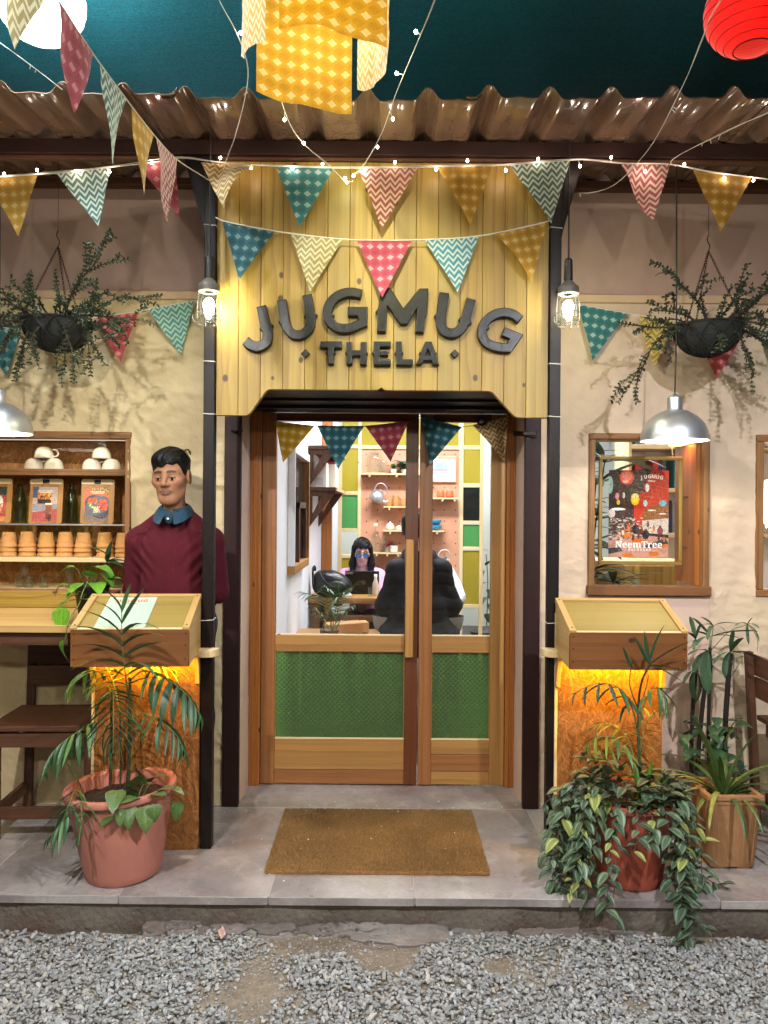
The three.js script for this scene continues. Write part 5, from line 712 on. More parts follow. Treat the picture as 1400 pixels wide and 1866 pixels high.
{
  const t = thing('side_window', 'wood-framed window cut by the right edge of the view', 'window', [WIN2[0], WIN2[2], 0.3]), b = [WIN2[0] - 0.004, WIN2[1], WIN2[2] - 0.004, WIN2[3] + 0.006];
  rframe(b, 0.034, 0.27, 0.338, M.old, t, 'frame'); wpart(t, 'pane', box(b[0] + 0.03, b[1] - 0.03, b[2] + 0.03, b[3] - 0.03, 0.30, 0.3002, 0), M.glass); wpart(t, 'reveal_board', box(b[0] + 0.004, b[0] + 0.02, b[2], b[3], 0.02, 0.269, 0.002), M.teakB);
}
// ================================================================ plants
// a blade that grows along +y and bends towards +z, folded along its midrib
function blade(L, W, { droop = 0.8, fold = 0.25, seg = 7, shape = 'lance', wave = 0, seed = 1 } = {}) {
  const pos = [], uv = [], idx = []; let y = 0, z = 0;
  for (let i = 0; i <= seg; i++) {
    const t = i / seg, a = droop * t; if (i) { y += Math.cos(a) * L / seg; z += Math.sin(a) * L / seg; }
    const k = shape === 'lance' ? Math.pow(Math.sin(Math.PI * Math.pow(clamp(t * 0.96 + 0.03), 0.75)), 0.8) : shape === 'strap' ? Math.min(1, t * 5 + 0.5) * Math.pow(1 - t, 0.45) * 1.05 : shape === 'heart' ? Math.pow(Math.sin(Math.PI * Math.pow(clamp(t * 0.97 + 0.025), 0.55)), 0.85) : shape === 'finger' ? Math.min(1, t * 2.2 + 0.25) * Math.min(1, (1 - t) * 5 + 0.12) : Math.sin(Math.PI * clamp(t * 0.96 + 0.02));
    const w = W / 2 * k; for (let j = -2; j <= 2; j++) { const s = j / 2, n = fold * Math.abs(s) * w + wave * Math.sin(t * 9 + j * 1.3 + seed) * Math.abs(s); pos.push(s * w, y - Math.sin(a) * n, z - Math.cos(a) * n); uv.push(s * 0.5 + 0.5, t); }
  }
  for (let i = 0; i < seg; i++) for (let j = 0; j < 4; j++) { const a = i * 5 + j; idx.push(a, a + 1, a + 5, a + 1, a + 6, a + 5); }
  const g = new THREE.BufferGeometry(); g.setAttribute('position', new THREE.Float32BufferAttribute(pos, 3)); g.setAttribute('uv', new THREE.Float32BufferAttribute(uv, 2)); g.setIndex(idx); g.computeVertexNormals(); return g;
}
// turn a blade so that it grows along d with its bend towards b
function aim(m, p, d, b, s = 1) {
  const y = d.clone().normalize(), z = b.clone().addScaledVector(y, -b.dot(y)); if (z.lengthSq() < 1e-6) z.set(0.01, 0, 1).addScaledVector(y, -y.z); z.normalize(); const x = y.clone().cross(z);
  m.matrix.makeBasis(x, y, z); m.quaternion.setFromRotationMatrix(m.matrix); m.position.copy(p); m.scale.setScalar(s); return m;
}
const DOWN = V(0, -1, 0), local = (t) => (p) => p.clone().sub(t.position);
const leaflets = [0, 1, 2, 3].map((k) => blade(1, [0.115, 0.13, 0.10, 0.145][k], { droop: [0.5, 0.9, 0.3, 1.3][k], fold: 0.5, seg: 6 }));
// a palm frond along points (thing's own axes): a rachis, and leaflets in pairs as its children
function frond(t, pts, { n = 11, len = 0.16, from = 0.3, spread = 55, mats = [M.palmA, M.palmB, M.palmC], r0 = 0.0035, seed = 1, wide = 1, sag = 0.45, side = null, taperTip = 0.55 } = {}) {
  const f = part(t, 'frond', taper(pts, r0, r0 * 0.35, 16, 5), M.stem), c = new THREE.CatmullRomCurve3(pts, false, 'centripetal'), r = rng(seed * 13 + 5);
  for (let i = 0; i < n; i++) for (const s of [-1, 1]) {
    const u = lerp(from, 0.985, i / (n - 1)) + (r() - 0.5) * 0.012, p = c.getPointAt(clamp(u)), tg = c.getTangentAt(clamp(u)); let sd = side ? side.clone() : tg.clone().cross(V(0, 1, 0)); if (sd.lengthSq() < 0.02) sd.set(1, 0, 0); sd.addScaledVector(tg, -sd.dot(tg)).normalize();
    const v = i / (n - 1), ang = lerp(spread + 14, spread * 0.36, v * v) * R * (0.9 + r() * 0.2), d = tg.clone().multiplyScalar(Math.cos(ang)).addScaledVector(sd, s * Math.sin(ang)); d.y -= sag * (0.3 + r() * 0.5) * (1 - 0.5 * v);
    const l = len * (0.55 + 0.6 * Math.sin(Math.PI * (0.15 + 0.7 * v))) * (1 - (1 - taperTip) * v * v) * (0.88 + r() * 0.24), m = part(f, 'leaflet', leaflets[(r() * 4) | 0], mats[(r() * mats.length) | 0]); aim(m, p, d, DOWN.clone().add(V((r() - 0.5) * 0.3, 0, 0.25)), l); m.scale.x *= wide;
  }
  return f;
}
const px3 = (t, list) => list.map(([x, y, z]) => at(x, y, z).sub(t.position));
// a pot with a rolled rim; profile scaled to its rim radius and height
function pot(t, r, h, mat, tilt = 0, rimIn = 0.86) {
  const g = lathe([[0.001, 0.002], [r * 0.62, 0], [r * 0.66, 0.006], [r * 0.70, h * 0.1], [r * 0.83, h * 0.55], [r * 0.895, h * 0.80], [r * 0.905, h * 0.81], [r * 0.92, h * 0.905], [r * 0.985, h * 0.915], [r, h * 0.94], [r, h * 0.975], [r * 0.975, h], [r * 0.9, h * 0.995], [r * rimIn, h * 0.97], [r * rimIn * 0.98, h * 0.8]], 56); if (tilt) g.rotateZ(tilt);
  const m = part(t, 'pot', g, mat); const s = new THREE.CircleGeometry(r * rimIn * 0.985, 40); s.rotateX(-Math.PI / 2); const p = s.attributes.position; for (let i = 0; i < p.count; i++) p.setY(i, h * 0.83 + (f2(p.getX(i) * 30, p.getZ(i) * 30, 3, 3) - 0.5) * 0.02); s.computeVertexNormals(); boxUV(s, 'z'); if (tilt) s.rotateZ(tilt); part(t, 'soil', plain(s), M.soil); return m;
}
const heart = [0, 1, 2].map((k) => blade(1, 0.78, { droop: [0.7, 1.1, 0.4][k], fold: [0.18, 0.28, 0.1][k], seg: 9, shape: 'heart', wave: 0.02, seed: k }));
function leafOn(t, stem0, p, dir, s, mat, k = 0, name = 'leaf') { const m = part(t, name, heart[k % 3], mat); aim(m, p, dir, DOWN, s); if (stem0) part(t, 'stem', taper([stem0, stem0.clone().lerp(p, 0.5).add(V(0, 0.012, 0)), p], 0.0022, 0.0014, 8, 5), M.stem); return m; }
// ---- left: the big terracotta pot with a palm and a pothos
{
  const z = 1.0, b = at(226, 1606, z); const P = V(b.x, 0, z), t = thing('potted_palm', 'parlour palm in a large pink terracotta pot, left of the doormat', 'potted palm', P); pot(t, 0.212, 0.345, M.terracotta, 0.045);
  const rimY = 0.3; for (const [a, top, mat, r0] of [[[200, 1450, 1.0], [203, 1290, 0.97], M.woody, 0.006], [[219, 1452, 0.99], [219, 1300, 0.98], M.woody, 0.004], [[233, 1440, 0.95], [237, 1235, 0.95], M.cane, 0.008]]) { const [p, q] = px3(t, [a, top]); const p0 = p.clone(); p0.y = 0.28; part(t, 'stem', taper([p0, p, p.clone().lerp(q, 0.5).add(V(0.004, 0, 0)), q], r0, r0 * 0.7, 14, 8), mat); }
  const F = (pts, o) => frond(t, px3(t, pts), o);
  F([[237, 1290, 1.0], [230, 1238, 1.10], [223, 1170, 1.16], [222, 1112, 1.18]], { n: 8, len: 0.20, from: 0.3, spread: 40, seed: 1, side: V(1, 0, 0.1), sag: -0.1, wide: 1.0, taperTip: 0.85 });
  F([[203, 1290, 0.97], [205, 1258, 1.02], [207, 1275, 1.1], [207, 1330, 1.15], [206, 1372, 1.16]], { n: 15, len: 0.17, from: 0.3, spread: 62, seed: 2, side: V(1, 0, 0), sag: 0.25, wide: 0.85, mats: [M.palmA, M.palmC, M.rhapis] });
  F([[237, 1240, 0.95], [262, 1222, 0.98], [300, 1235, 1.0], [340, 1265, 1.02], [364, 1302, 1.03]], { n: 9, len: 0.17, from: 0.3, spread: 72, seed: 3, sag: 0.9, wide: 1.2, mats: [M.palmC, M.rhapis, M.palmA] });
  F([[233, 1330, 0.96], [255, 1302, 1.0], [290, 1312, 1.04], [322, 1340, 1.05], [338, 1372, 1.05]], { n: 8, len: 0.13, from: 0.4, spread: 66, seed: 4, sag: 0.9, wide: 1.2, mats: [M.palmC, M.rhapis, M.palmA] });
  F([[203, 1330, 0.98], [178, 1315, 1.02], [140, 1335, 1.06], [105, 1362, 1.07], [82, 1398, 1.07]], { n: 10, len: 0.155, from: 0.25, spread: 66, seed: 5, sag: 0.65, wide: 0.9 });
  F([[203, 1290, 0.95], [190, 1230, 0.92], [160, 1222, 0.9], [132, 1240, 0.9], [124, 1262, 0.9]], { n: 9, len: 0.13, from: 0.3, spread: 60, seed: 6, sag: 0.6, wide: 0.8, mats: [M.palmA, M.palmY, M.palmB] });
  F([[237, 1240, 0.93], [240, 1215, 0.9], [262, 1206, 0.87], [300, 1216, 0.86], [330, 1226, 0.86]], { n: 9, len: 0.13, from: 0.2, spread: 60, seed: 7, sag: 0.3, mats: [M.palmB, M.palmY, M.palmA] });
  F([[219, 1300, 0.97], [205, 1240, 0.92], [190, 1212, 0.9], [178, 1208, 0.9]], { n: 9, len: 0.12, from: 0.3, spread: 60, seed: 17, sag: 0.3, mats: [M.palmB, M.palmY, M.palmA] });
  F([[160, 1486, 1.08], [140, 1440, 1.12], [128, 1460, 1.18], [112, 1500, 1.2], [85, 1530, 1.2]], { n: 10, len: 0.125, from: 0.35, spread: 64, seed: 8, sag: 0.7, wide: 0.95 });
  F([[165, 1484, 1.06], [150, 1462, 1.16], [148, 1468, 1.24], [150, 1500, 1.28], [140, 1530, 1.29]], { n: 8, len: 0.10, from: 0.35, spread: 66, seed: 9, sag: 0.6 });
  F([[160, 1470, 1.0], [142, 1420, 1.02], [122, 1390, 1.05], [112, 1360, 1.06]], { n: 6, len: 0.05, from: 0.5, spread: 30, seed: 10, sag: 0.1, wide: 0.5 });
  const v = thing('pothos_plant', 'pothos with dull green heart leaves growing in the terracotta pot under the palm', 'plant', V(P.x, 0.29, P.z)), r = rng(4), L = local(v);
  for (const [x, y, zz, s, dx, dy, dz] of [[188, 1476, 1.16, 0.085, -0.9, 0.25, 0.5], [214, 1440, 1.17, 0.095, 0.1, -0.3, 1], [232, 1470, 1.18, 0.085, 0.4, -0.5, 0.8], [243, 1432, 1.12, 0.085, 0.4, 0.8, 0.4], [250, 1452, 1.15, 0.08, -0.4, 0.2, 0.8], [262, 1470, 1.17, 0.1, 0.5, -0.7, 0.7], [279, 1446, 1.13, 0.075, 0.8, 0.3, 0.5], [290, 1440, 1.1, 0.075, 0.9, 0.5, 0.3], [276, 1424, 1.05, 0.085, 0.5, 0.9, 0.2], [262, 1428, 1.02, 0.09, -0.2, 1, 0.2], [224, 1478, 1.2, 0.06, -0.2, -0.6, 0.9], [208, 1486, 1.19, 0.065, -0.7, -0.2, 0.8], [240, 1455, 1.1, 0.07, 0.2, 1, 0.5], [314, 1438, 1.02, 0.06, 1, 0.3, 0.3], [321, 1462, 1.05, 0.075, 0.3, -1, 0.3], [282, 1466, 1.17, 0.07, 0.2, -0.9, 0.6]])
    leafOn(v, L(at(lerp(x, 240, 0.55), lerp(y, 1478, 0.75), 1.08)), L(at(x, y, zz)), V(dx, dy, dz), s, r() < 0.5 ? M.pothosDull : M.pothosDullB, (r() * 3) | 0);
}
// ---- the bright pothos and a small cane in their pots on the counter
{
  const z = 0.62, c = at(168, 1092, z); c.y = yCount + 0.0006; const t = thing('potted_pothos', 'bright green pothos in a black pot on the counter, beside the stand', 'potted plant', c), r = rng(14);
  part(t, 'pot', lathe([[0.001, 0.001], [0.052, 0], [0.055, 0.004], [0.074, 0.128], [0.079, 0.13], [0.079, 0.142], [0.073, 0.142], [0.068, 0.12]], 36), M.blackPlastic); const s = new THREE.CircleGeometry(0.068, 24); s.rotateX(-Math.PI / 2); part(t, 'soil', mv(plain(s), 0, 0.124, 0), M.soil);
  const L = local(t), base = V(0, 0.125, 0);
  for (const [x, y, zz, sc, dx, dy, dz] of [[136, 1034, 0.72, 0.10, -1, 0.05, 0.3], [172, 1036, 0.72, 0.11, 0.9, 0.35, 0.3], [160, 1040, 0.7, 0.10, 0.8, 0.7, 0.2], [150, 1063, 0.74, 0.095, -0.5, -0.25, 0.6], [125, 1066, 0.74, 0.085, -0.9, 0.05, 0.3], [108, 1070, 0.74, 0.05, -0.7, -0.9, 0.2], [175, 1062, 0.74, 0.095, 0.5, -0.1, 0.8], [186, 1045, 0.7, 0.09, 0.9, -0.2, 0.3], [165, 1050, 0.76, 0.08, 0.1, 0.5, 0.8], [140, 1085, 0.78, 0.07, -0.6, 0.6, 0.4], [152, 1092, 0.8, 0.09, 0.9, 0.2, 0.4], [122, 1094, 0.8, 0.10, -0.6, -0.6, 0.3], [114, 1108, 0.88, 0.105, -0.05, -1, 0.25], [196, 1058, 0.7, 0.07, 0.8, 0.5, 0.2], [118, 1168, 0.95, 0.1, -0.3, -1, 0.2]]) leafOn(t, L(at(lerp(x, 160, 0.5), lerp(y, 1075, 0.45), 0.70)), L(at(x, y, zz)), V(dx, dy, dz), sc, r() < 0.55 ? M.pothos : M.pothosB, (r() * 3) | 0);
  part(t, 'vine', taper(px3(t, [[160, 1060, 0.74], [150, 1082, 0.8], [145, 1100, 0.84], [132, 1120, 0.93], [124, 1140, 0.96], [118, 1168, 0.95]]), 0.003, 0.002, 24, 6), M.stem); for (let i = 0; i < 5; i++) part(t, 'stem', taper(px3(t, [[165 + i * 3, 1076, 0.66], [160 + i * 4, 1055, 0.7], [150 + i * 8, 1040, 0.71]]), 0.0028, 0.0018, 10, 6), M.stem);
  const q = at(196, 1072, 0.52); q.y = yCount + 0.0006; const d = thing('potted_cane', 'slim dark-leaved cane plant standing behind the bright pothos', 'potted plant', q); part(d, 'pot', lathe([[0.001, 0.001], [0.04, 0], [0.055, 0.09], [0.058, 0.1], [0.05, 0.1], [0.048, 0.08], [0, 0.078]], 30), std(0x7c3a30, 0.6));
  part(d, 'stem', taper(px3(d, [[198, 1068, 0.52], [196, 1035, 0.52], [196, 1010, 0.52]]), 0.004, 0.003, 10, 6), M.caneDark); const lg = blade(0.11, 0.026, { droop: 0.5, fold: 0.4 }); for (const [dx, dy, dz] of [[0.1, 1, 0.1], [-0.8, 0.7, 0.3], [0.9, 0.5, 0.3], [0.9, 0.25, -0.2], [-0.6, 0.4, -0.4], [0.3, 0.7, 0.7], [0.7, 0.1, 0.5]]) aim(part(d, 'leaf', lg, M.palmC), px3(d, [[196, 1012 + (dx > 0 ? 12 : 0), 0.52]])[0], V(dx, dy, dz), DOWN.clone().add(V(dx, 0, 0.1)), 1);
}
// ---- right: a pot smothered in a trailing plant, with a palm growing out of it
const trailTex = [['#566c50', '#87997f'], ['#425640', '#6f836c'], ['#87914c', '#b4b674']].map(([a, b]) => canvasTex(64, 128, (c, w, h) => { c.fillStyle = a; c.fillRect(0, 0, w, h); c.fillStyle = b; for (const x of [8, 40]) { c.beginPath(); c.moveTo(x + 8, 0); c.quadraticCurveTo(x + (x < 20 ? -4 : 24), 60, x + 8, 128); c.quadraticCurveTo(x + (x < 20 ? 14 : 6), 60, x + 8, 0); c.fill(); } c.strokeStyle = a; c.lineWidth = 2; c.beginPath(); c.moveTo(32, 0); c.lineTo(32, 128); c.stroke(); }));
M.trail = trailTex.map((m) => leafMat(0xffffff, { map: m }));
{
  const z = 1.02, b = at(1146, 1612, z), P = V(b.x, 0, z), t = thing('trailing_plant', 'big terracotta pot smothered in a striped trailing plant, right of the doormat', 'potted plant', P); pot(t, 0.178, 0.33, M.terraDark);
  const g3 = [0, 1, 2].map((k) => blade(1, 0.58, { droop: [0.5, 0.9, 0.25][k], fold: [0.35, 0.25, 0.45][k], seg: 6 })), r = rng(61), extra = []; let count = 0;
  const put = (p, d, s) => { const mat = M.trail[r() < 0.18 ? 2 : r() < 0.5 ? 0 : 1]; if (count++ < 300) aim(part(t, 'leaf', g3[(r() * 3) | 0], mat), p, d, DOWN, s); else { const m = aim(new THREE.Mesh(), p, d, DOWN, s); m.updateMatrix(); const q = g3[(r() * 3) | 0].clone(); q.applyMatrix4(m.matrix); extra.push(q); } };
  const vine = (pts, step = 0.025, s0 = 0.058) => { const c = new THREE.CatmullRomCurve3(pts, false, 'centripetal'), L = c.getLength(), n = Math.max(3, Math.round(L / step)); part(t, 'stem', taper(pts, 0.0022, 0.0015, Math.max(8, n), 5), std(0x6a5148, 0.7));
    for (let i = 1; i <= n; i++) { const p = c.getPointAt(i / n), tg = c.getTangentAt(i / n), a = (i % 2 ? 1 : -1), sd = tg.clone().cross(V(0, 0, 1)).normalize(), d = tg.clone().multiplyScalar(0.45 + r() * 0.3).addScaledVector(sd, a * (0.6 + r() * 0.5)).add(V((r() - 0.5) * 1.0, 0.2 + (r() - 0.3) * 0.8, 0.2 + r() * 0.9)); put(p, d, s0 * (0.6 + r() * 0.75)); } };
  const Y = 0.315, rr = 0.165;
  for (let i = 0; i < 15; i++) {   // vines that spill over the rim, longest to the left and the right of the pot's face
    const a = lerp(-0.5, 3.64, (i + r() * 0.6) / 15), ca = Math.cos(a), sa = Math.sin(a), l = lerp(0.16, 0.36, Math.pow(Math.abs(ca), 0.7)) * (0.75 + r() * 0.5), out = (ca < 0 ? 0.10 : 0.07) * (0.5 + r()), drop = Math.min(Y - 0.02, l) * (Math.abs(ca) < 0.42 ? 0.36 : 1);
    vine([V(ca * rr * 0.7, Y, sa * rr * 0.7), V(ca * (rr + 0.02), Y + 0.03, sa * (rr + 0.02)), V(ca * (rr + out * 0.9), Y - drop * 0.4, sa * (rr + out * 0.9)), V(ca * (rr + out) + (r() - 0.5) * 0.05, Y - drop, sa * (rr + out) + (r() - 0.5) * 0.04)]);
  }
  for (let i = 0; i < 11; i++) { const a = lerp(2.5, 3.9, i / 10) + (r() - 0.5) * 0.1, ca = Math.cos(a), sa = Math.sin(a), l = 0.1 + r() * 0.22, o = 0.05 + r() * 0.1; vine([V(ca * rr * 0.6, Y + 0.04, sa * rr * 0.6 + 0.05), V(ca * (rr + o * 0.6), Y + 0.09 - r() * 0.05, sa * rr + 0.06), V(ca * (rr + o), Y - l * 0.3, sa * rr + 0.08), V(ca * (rr + o) - 0.02 + (r() - 0.5) * 0.05, Y - l, sa * rr + 0.10)]); }
  for (let i = 0; i < 26; i++) { const a = r() * 6.28, q = Math.sqrt(r()) * rr * 1.05, x = Math.cos(a) * q, zz = Math.sin(a) * q, h = 0.06 + 0.11 * Math.max(0, -x / rr + 0.3) * r() + r() * 0.06; vine([V(x, Y - 0.04, zz), V(x * 1.08, Y + h * 0.6, zz * 1.05), V(x * 1.25 - 0.01, Y + h, zz * 1.2 + 0.02)], 0.022); }
  // runners that hang over the edge of the step
  vine(px3(t, [[1125, 1480, 1.2], [1122, 1560, 1.24], [1118, 1640, 1.245], [1115, 1668, 1.25]]), 0.06, 0.055); vine(px3(t, [[1230, 1500, 1.15], [1245, 1590, 1.22], [1242, 1640, 1.24], [1262, 1690, 1.26], [1240, 1722, 1.27]]), 0.022); vine(px3(t, [[1220, 1520, 1.15], [1228, 1600, 1.2], [1240, 1660, 1.24], [1285, 1690, 1.26]]), 0.022); vine(px3(t, [[1240, 1570, 1.1], [1270, 1590, 1.1], [1300, 1608, 1.1], [1325, 1618, 1.1]]), 0.03); vine(px3(t, [[1020, 1580, 1.12], [1018, 1610, 1.12], [1010, 1622, 1.13], [1040, 1600, 1.12]]), 0.022); vine(px3(t, [[1040, 1440, 1.0], [1010, 1450, 1.02], [992, 1465, 1.02]]), 0.03);
  if (extra.length) { const m = part(t, 'foliage', join(extra), M.trail[1]); m.userData.kind = 'stuff'; }
  const pl = thing('palm_shoot', 'young palm with long stems growing out of the trailing plant before the stand', 'palm', V(P.x, 0.3, P.z)), F = (pts, o) => frond(pl, px3(pl, pts), o);
  for (const [pts, r0] of [[[[1168, 1470, 1.04], [1166, 1400, 1.03], [1163, 1340, 1.02]], 0.007], [[[1163, 1340, 1.02], [1164, 1280, 1.0], [1172, 1235, 1.10], [1184, 1212, 1.13]], 0.0048]]) part(pl, 'stem', taper(px3(pl, pts), r0, r0 * 0.8, 14, 7), M.cane);
  const fan = (x, y, zz, list) => { const o = px3(pl, [[x, y, zz]])[0]; for (const [ex, ey, w] of list) { const e = px3(pl, [[ex, ey, zz + 0.03]])[0], d = e.clone().sub(o), l = d.length(); const m = part(pl, 'leaf', leaflets[2], ex > 1240 ? M.palmA : M.palmC); aim(m, o, d, V(0.2, -1, 0.3), l); m.scale.x *= w; } };
  fan(1184, 1212, 1.13, [[1155, 1150, 1.0], [1171, 1143, 1.0], [1199, 1132, 1.0], [1254, 1153, 1.5], [1262, 1215, 1.0], [1255, 1236, 1.0]]);
  fan(1150, 1215, 1.12, [[1134, 1172, 1.3], [1154, 1200, 1.2]]); part(pl, 'stem', taper(px3(pl, [[1166, 1300, 1.02], [1148, 1250, 1.08], [1150, 1215, 1.12]]), 0.003, 0.002, 10, 5), M.cane); part(pl, 'stem', taper(px3(pl, [[1164, 1300, 1.02], [1178, 1250, 1.03], [1182, 1230, 1.03]]), 0.003, 0.002, 10, 5), M.cane);
  F([[1163, 1345, 1.02], [1152, 1290, 1.06], [1125, 1252, 1.1], [1085, 1246, 1.14], [1048, 1262, 1.16]], { n: 7, len: 0.12, from: 0.35, spread: 62, seed: 31, sag: 0.95, wide: 1.25, mats: [M.rhapis, M.palmC] });
  F([[1164, 1330, 1.02], [1175, 1280, 1.04], [1195, 1250, 1.08], [1212, 1272, 1.1], [1214, 1284, 1.1]], { n: 5, len: 0.12, from: 0.5, spread: 40, seed: 32, sag: 0.5, mats: [M.palmA] });
  F([[1163, 1400, 1.02], [1170, 1350, 1.0], [1185, 1305, 0.97], [1215, 1284, 0.95]], { n: 8, len: 0.095, from: 0.3, spread: 62, seed: 33, sag: 0.2, mats: [M.palmY, M.pothosDullB, M.palmB] });
  F([[1163, 1420, 1.02], [1140, 1340, 0.96], [1100, 1318, 0.92], [1070, 1330, 0.9]], { n: 9, len: 0.10, from: 0.2, spread: 60, seed: 34, sag: 0.6, mats: [M.palmY, M.pothosDullB, M.palmB] });
  F([[1163, 1440, 1.05], [1130, 1350, 1.08], [1085, 1345, 1.1], [1062, 1372, 1.1]], { n: 8, len: 0.11, from: 0.3, spread: 60, seed: 35, sag: 0.7, mats: [M.palmA, M.palmB, M.palmY] });
  const st = blade(1, 0.13, { droop: 0.25, fold: 0.5, shape: 'strap', seg: 8 }); for (const [x, y, dx, dy, dz, s] of [[1178, 1470, 0.02, 1, 0.1, 0.2], [1186, 1468, 0.18, 1, 0.15, 0.17], [1170, 1470, -0.2, 1, 0.1, 0.17], [1160, 1470, -0.45, 1, 0.2, 0.14], [1192, 1466, 0.4, 1, 0, 0.15], [1125, 1400, -0.3, 1, -0.1, 0.11], [1120, 1405, -0.6, 1, 0, 0.12]]) aim(part(pl, 'blade', st, dx < -0.25 ? M.strapY : M.pothos), px3(pl, [[x, y, 1.06]])[0], V(dx, dy, dz), V(dx, -0.2, 0.5), s);
}
// ---- the square planter with a strap-leaved plant
{
  const z = 0.86, c = at(1318, 1572, z), P = V(c.x, 0, z), t = thing('strap_plant', 'strap-leaved plant in a square ochre planter, by the right chair', 'potted plant', P, 0), w = 0.105, h = 0.30, r = rng(8);
  const ring = (a, b, y0, y1, rr, mat, name) => { const o = []; const s = (q) => [[-q, -q], [q, -q], [q, q], [-q, q]]; const g = extrude(s(a), y1 - y0, 0.003, [s(b).reverse()]); g.rotateX(-Math.PI / 2); boxUV(g, 'y'); part(t, name, mv(g, 0, y0, 0), mat); };
  const body = new THREE.CylinderGeometry(w * 1.414 * 0.97, w * 1.414 * 0.80, h - 0.045, 4, 1, false, Math.PI / 4); part(t, 'planter', mv(plain(body), 0, (h - 0.045) / 2 + 0.012, 0), M.planter); part(t, 'foot', box(-0.07, -0.02, 0.001, 0.014, 0.0, 0.078, 0.002), M.planter); part(t, 'foot', box(0.02, 0.07, 0.001, 0.014, 0.0, 0.078, 0.002), M.planter);
  for (let i = 0; i < 9; i++) { const x = lerp(-0.075, 0.075, i / 8); part(t, 'rib', bar(V(x, 0.03, w * 0.80 + 0.0), V(x * 1.15, h - 0.05, w * 0.955), 0.004, 0.004, 0.0015), M.planter); }
  ring(w * 1.0, w * 0.86, h - 0.034, h - 0.016, 0, M.planter, 'rim'); ring(w * 1.07, w * 0.88, h - 0.015, h, 0, M.planter, 'rim'); part(t, 'soil', box(-w * 0.87, w * 0.87, h - 0.06, h - 0.03, -w * 0.87, w * 0.87, 0, 'x'), M.soil);
  const g = [0.9, 1.5, 2.0, 0.5].map((d) => blade(1, 0.085, { droop: d, fold: 0.55, shape: 'strap', seg: 12 }));
  const B = (dx, dy, dz, s, k, m) => aim(part(t, 'leaf', g[k], m), V(dx * 0.03, h - 0.035, dz * 0.03), V(dx, dy, dz), V(dx, -0.3, dz + 0.15), s);
  for (const [dx, dy, dz, s, k, m] of [[-0.25, 1, 0.1, 0.42, 3, M.strap], [-0.4, 1, 0.25, 0.40, 0, M.strap], [0.12, 1, 0.15, 0.34, 3, M.strapB], [0.1, 1, 0.4, 0.22, 3, M.pothosDull], [0.45, 1, 0, 0.40, 1, M.strapB], [0.6, 1, 0.15, 0.42, 1, M.strap], [0.85, 1, 0.1, 0.40, 2, M.strapB], [0.9, 0.7, 0.3, 0.34, 1, M.strap], [-0.75, 1, 0.1, 0.40, 1, M.strapY], [-0.8, 1, -0.2, 0.44, 1, M.strapB], [-1, 0.8, 0.1, 0.38, 2, M.strapY], [-0.5, 0.9, 0.6, 0.30, 2, M.strapY], [-0.1, 0.8, 0.9, 0.28, 2, M.strap], [0.25, 0.8, 0.9, 0.26, 2, M.strapB], [0.5, 0.8, 0.7, 0.3, 2, M.strap], [-0.9, 0.6, 0.5, 0.28, 2, M.strapB], [1, 0.5, 0.5, 0.3, 2, M.strapB], [0.2, 1, -0.5, 0.36, 1, M.strap], [-0.3, 1, -0.6, 0.38, 1, M.strap], [-0.9, 0.9, -0.5, 0.4, 1, M.strapY], [-0.15, 1, 0.2, 0.3, 0, M.strap], [0.7, 1, -0.3, 0.38, 1, M.strap]]) B(dx, dy, dz, s, k, m);
}
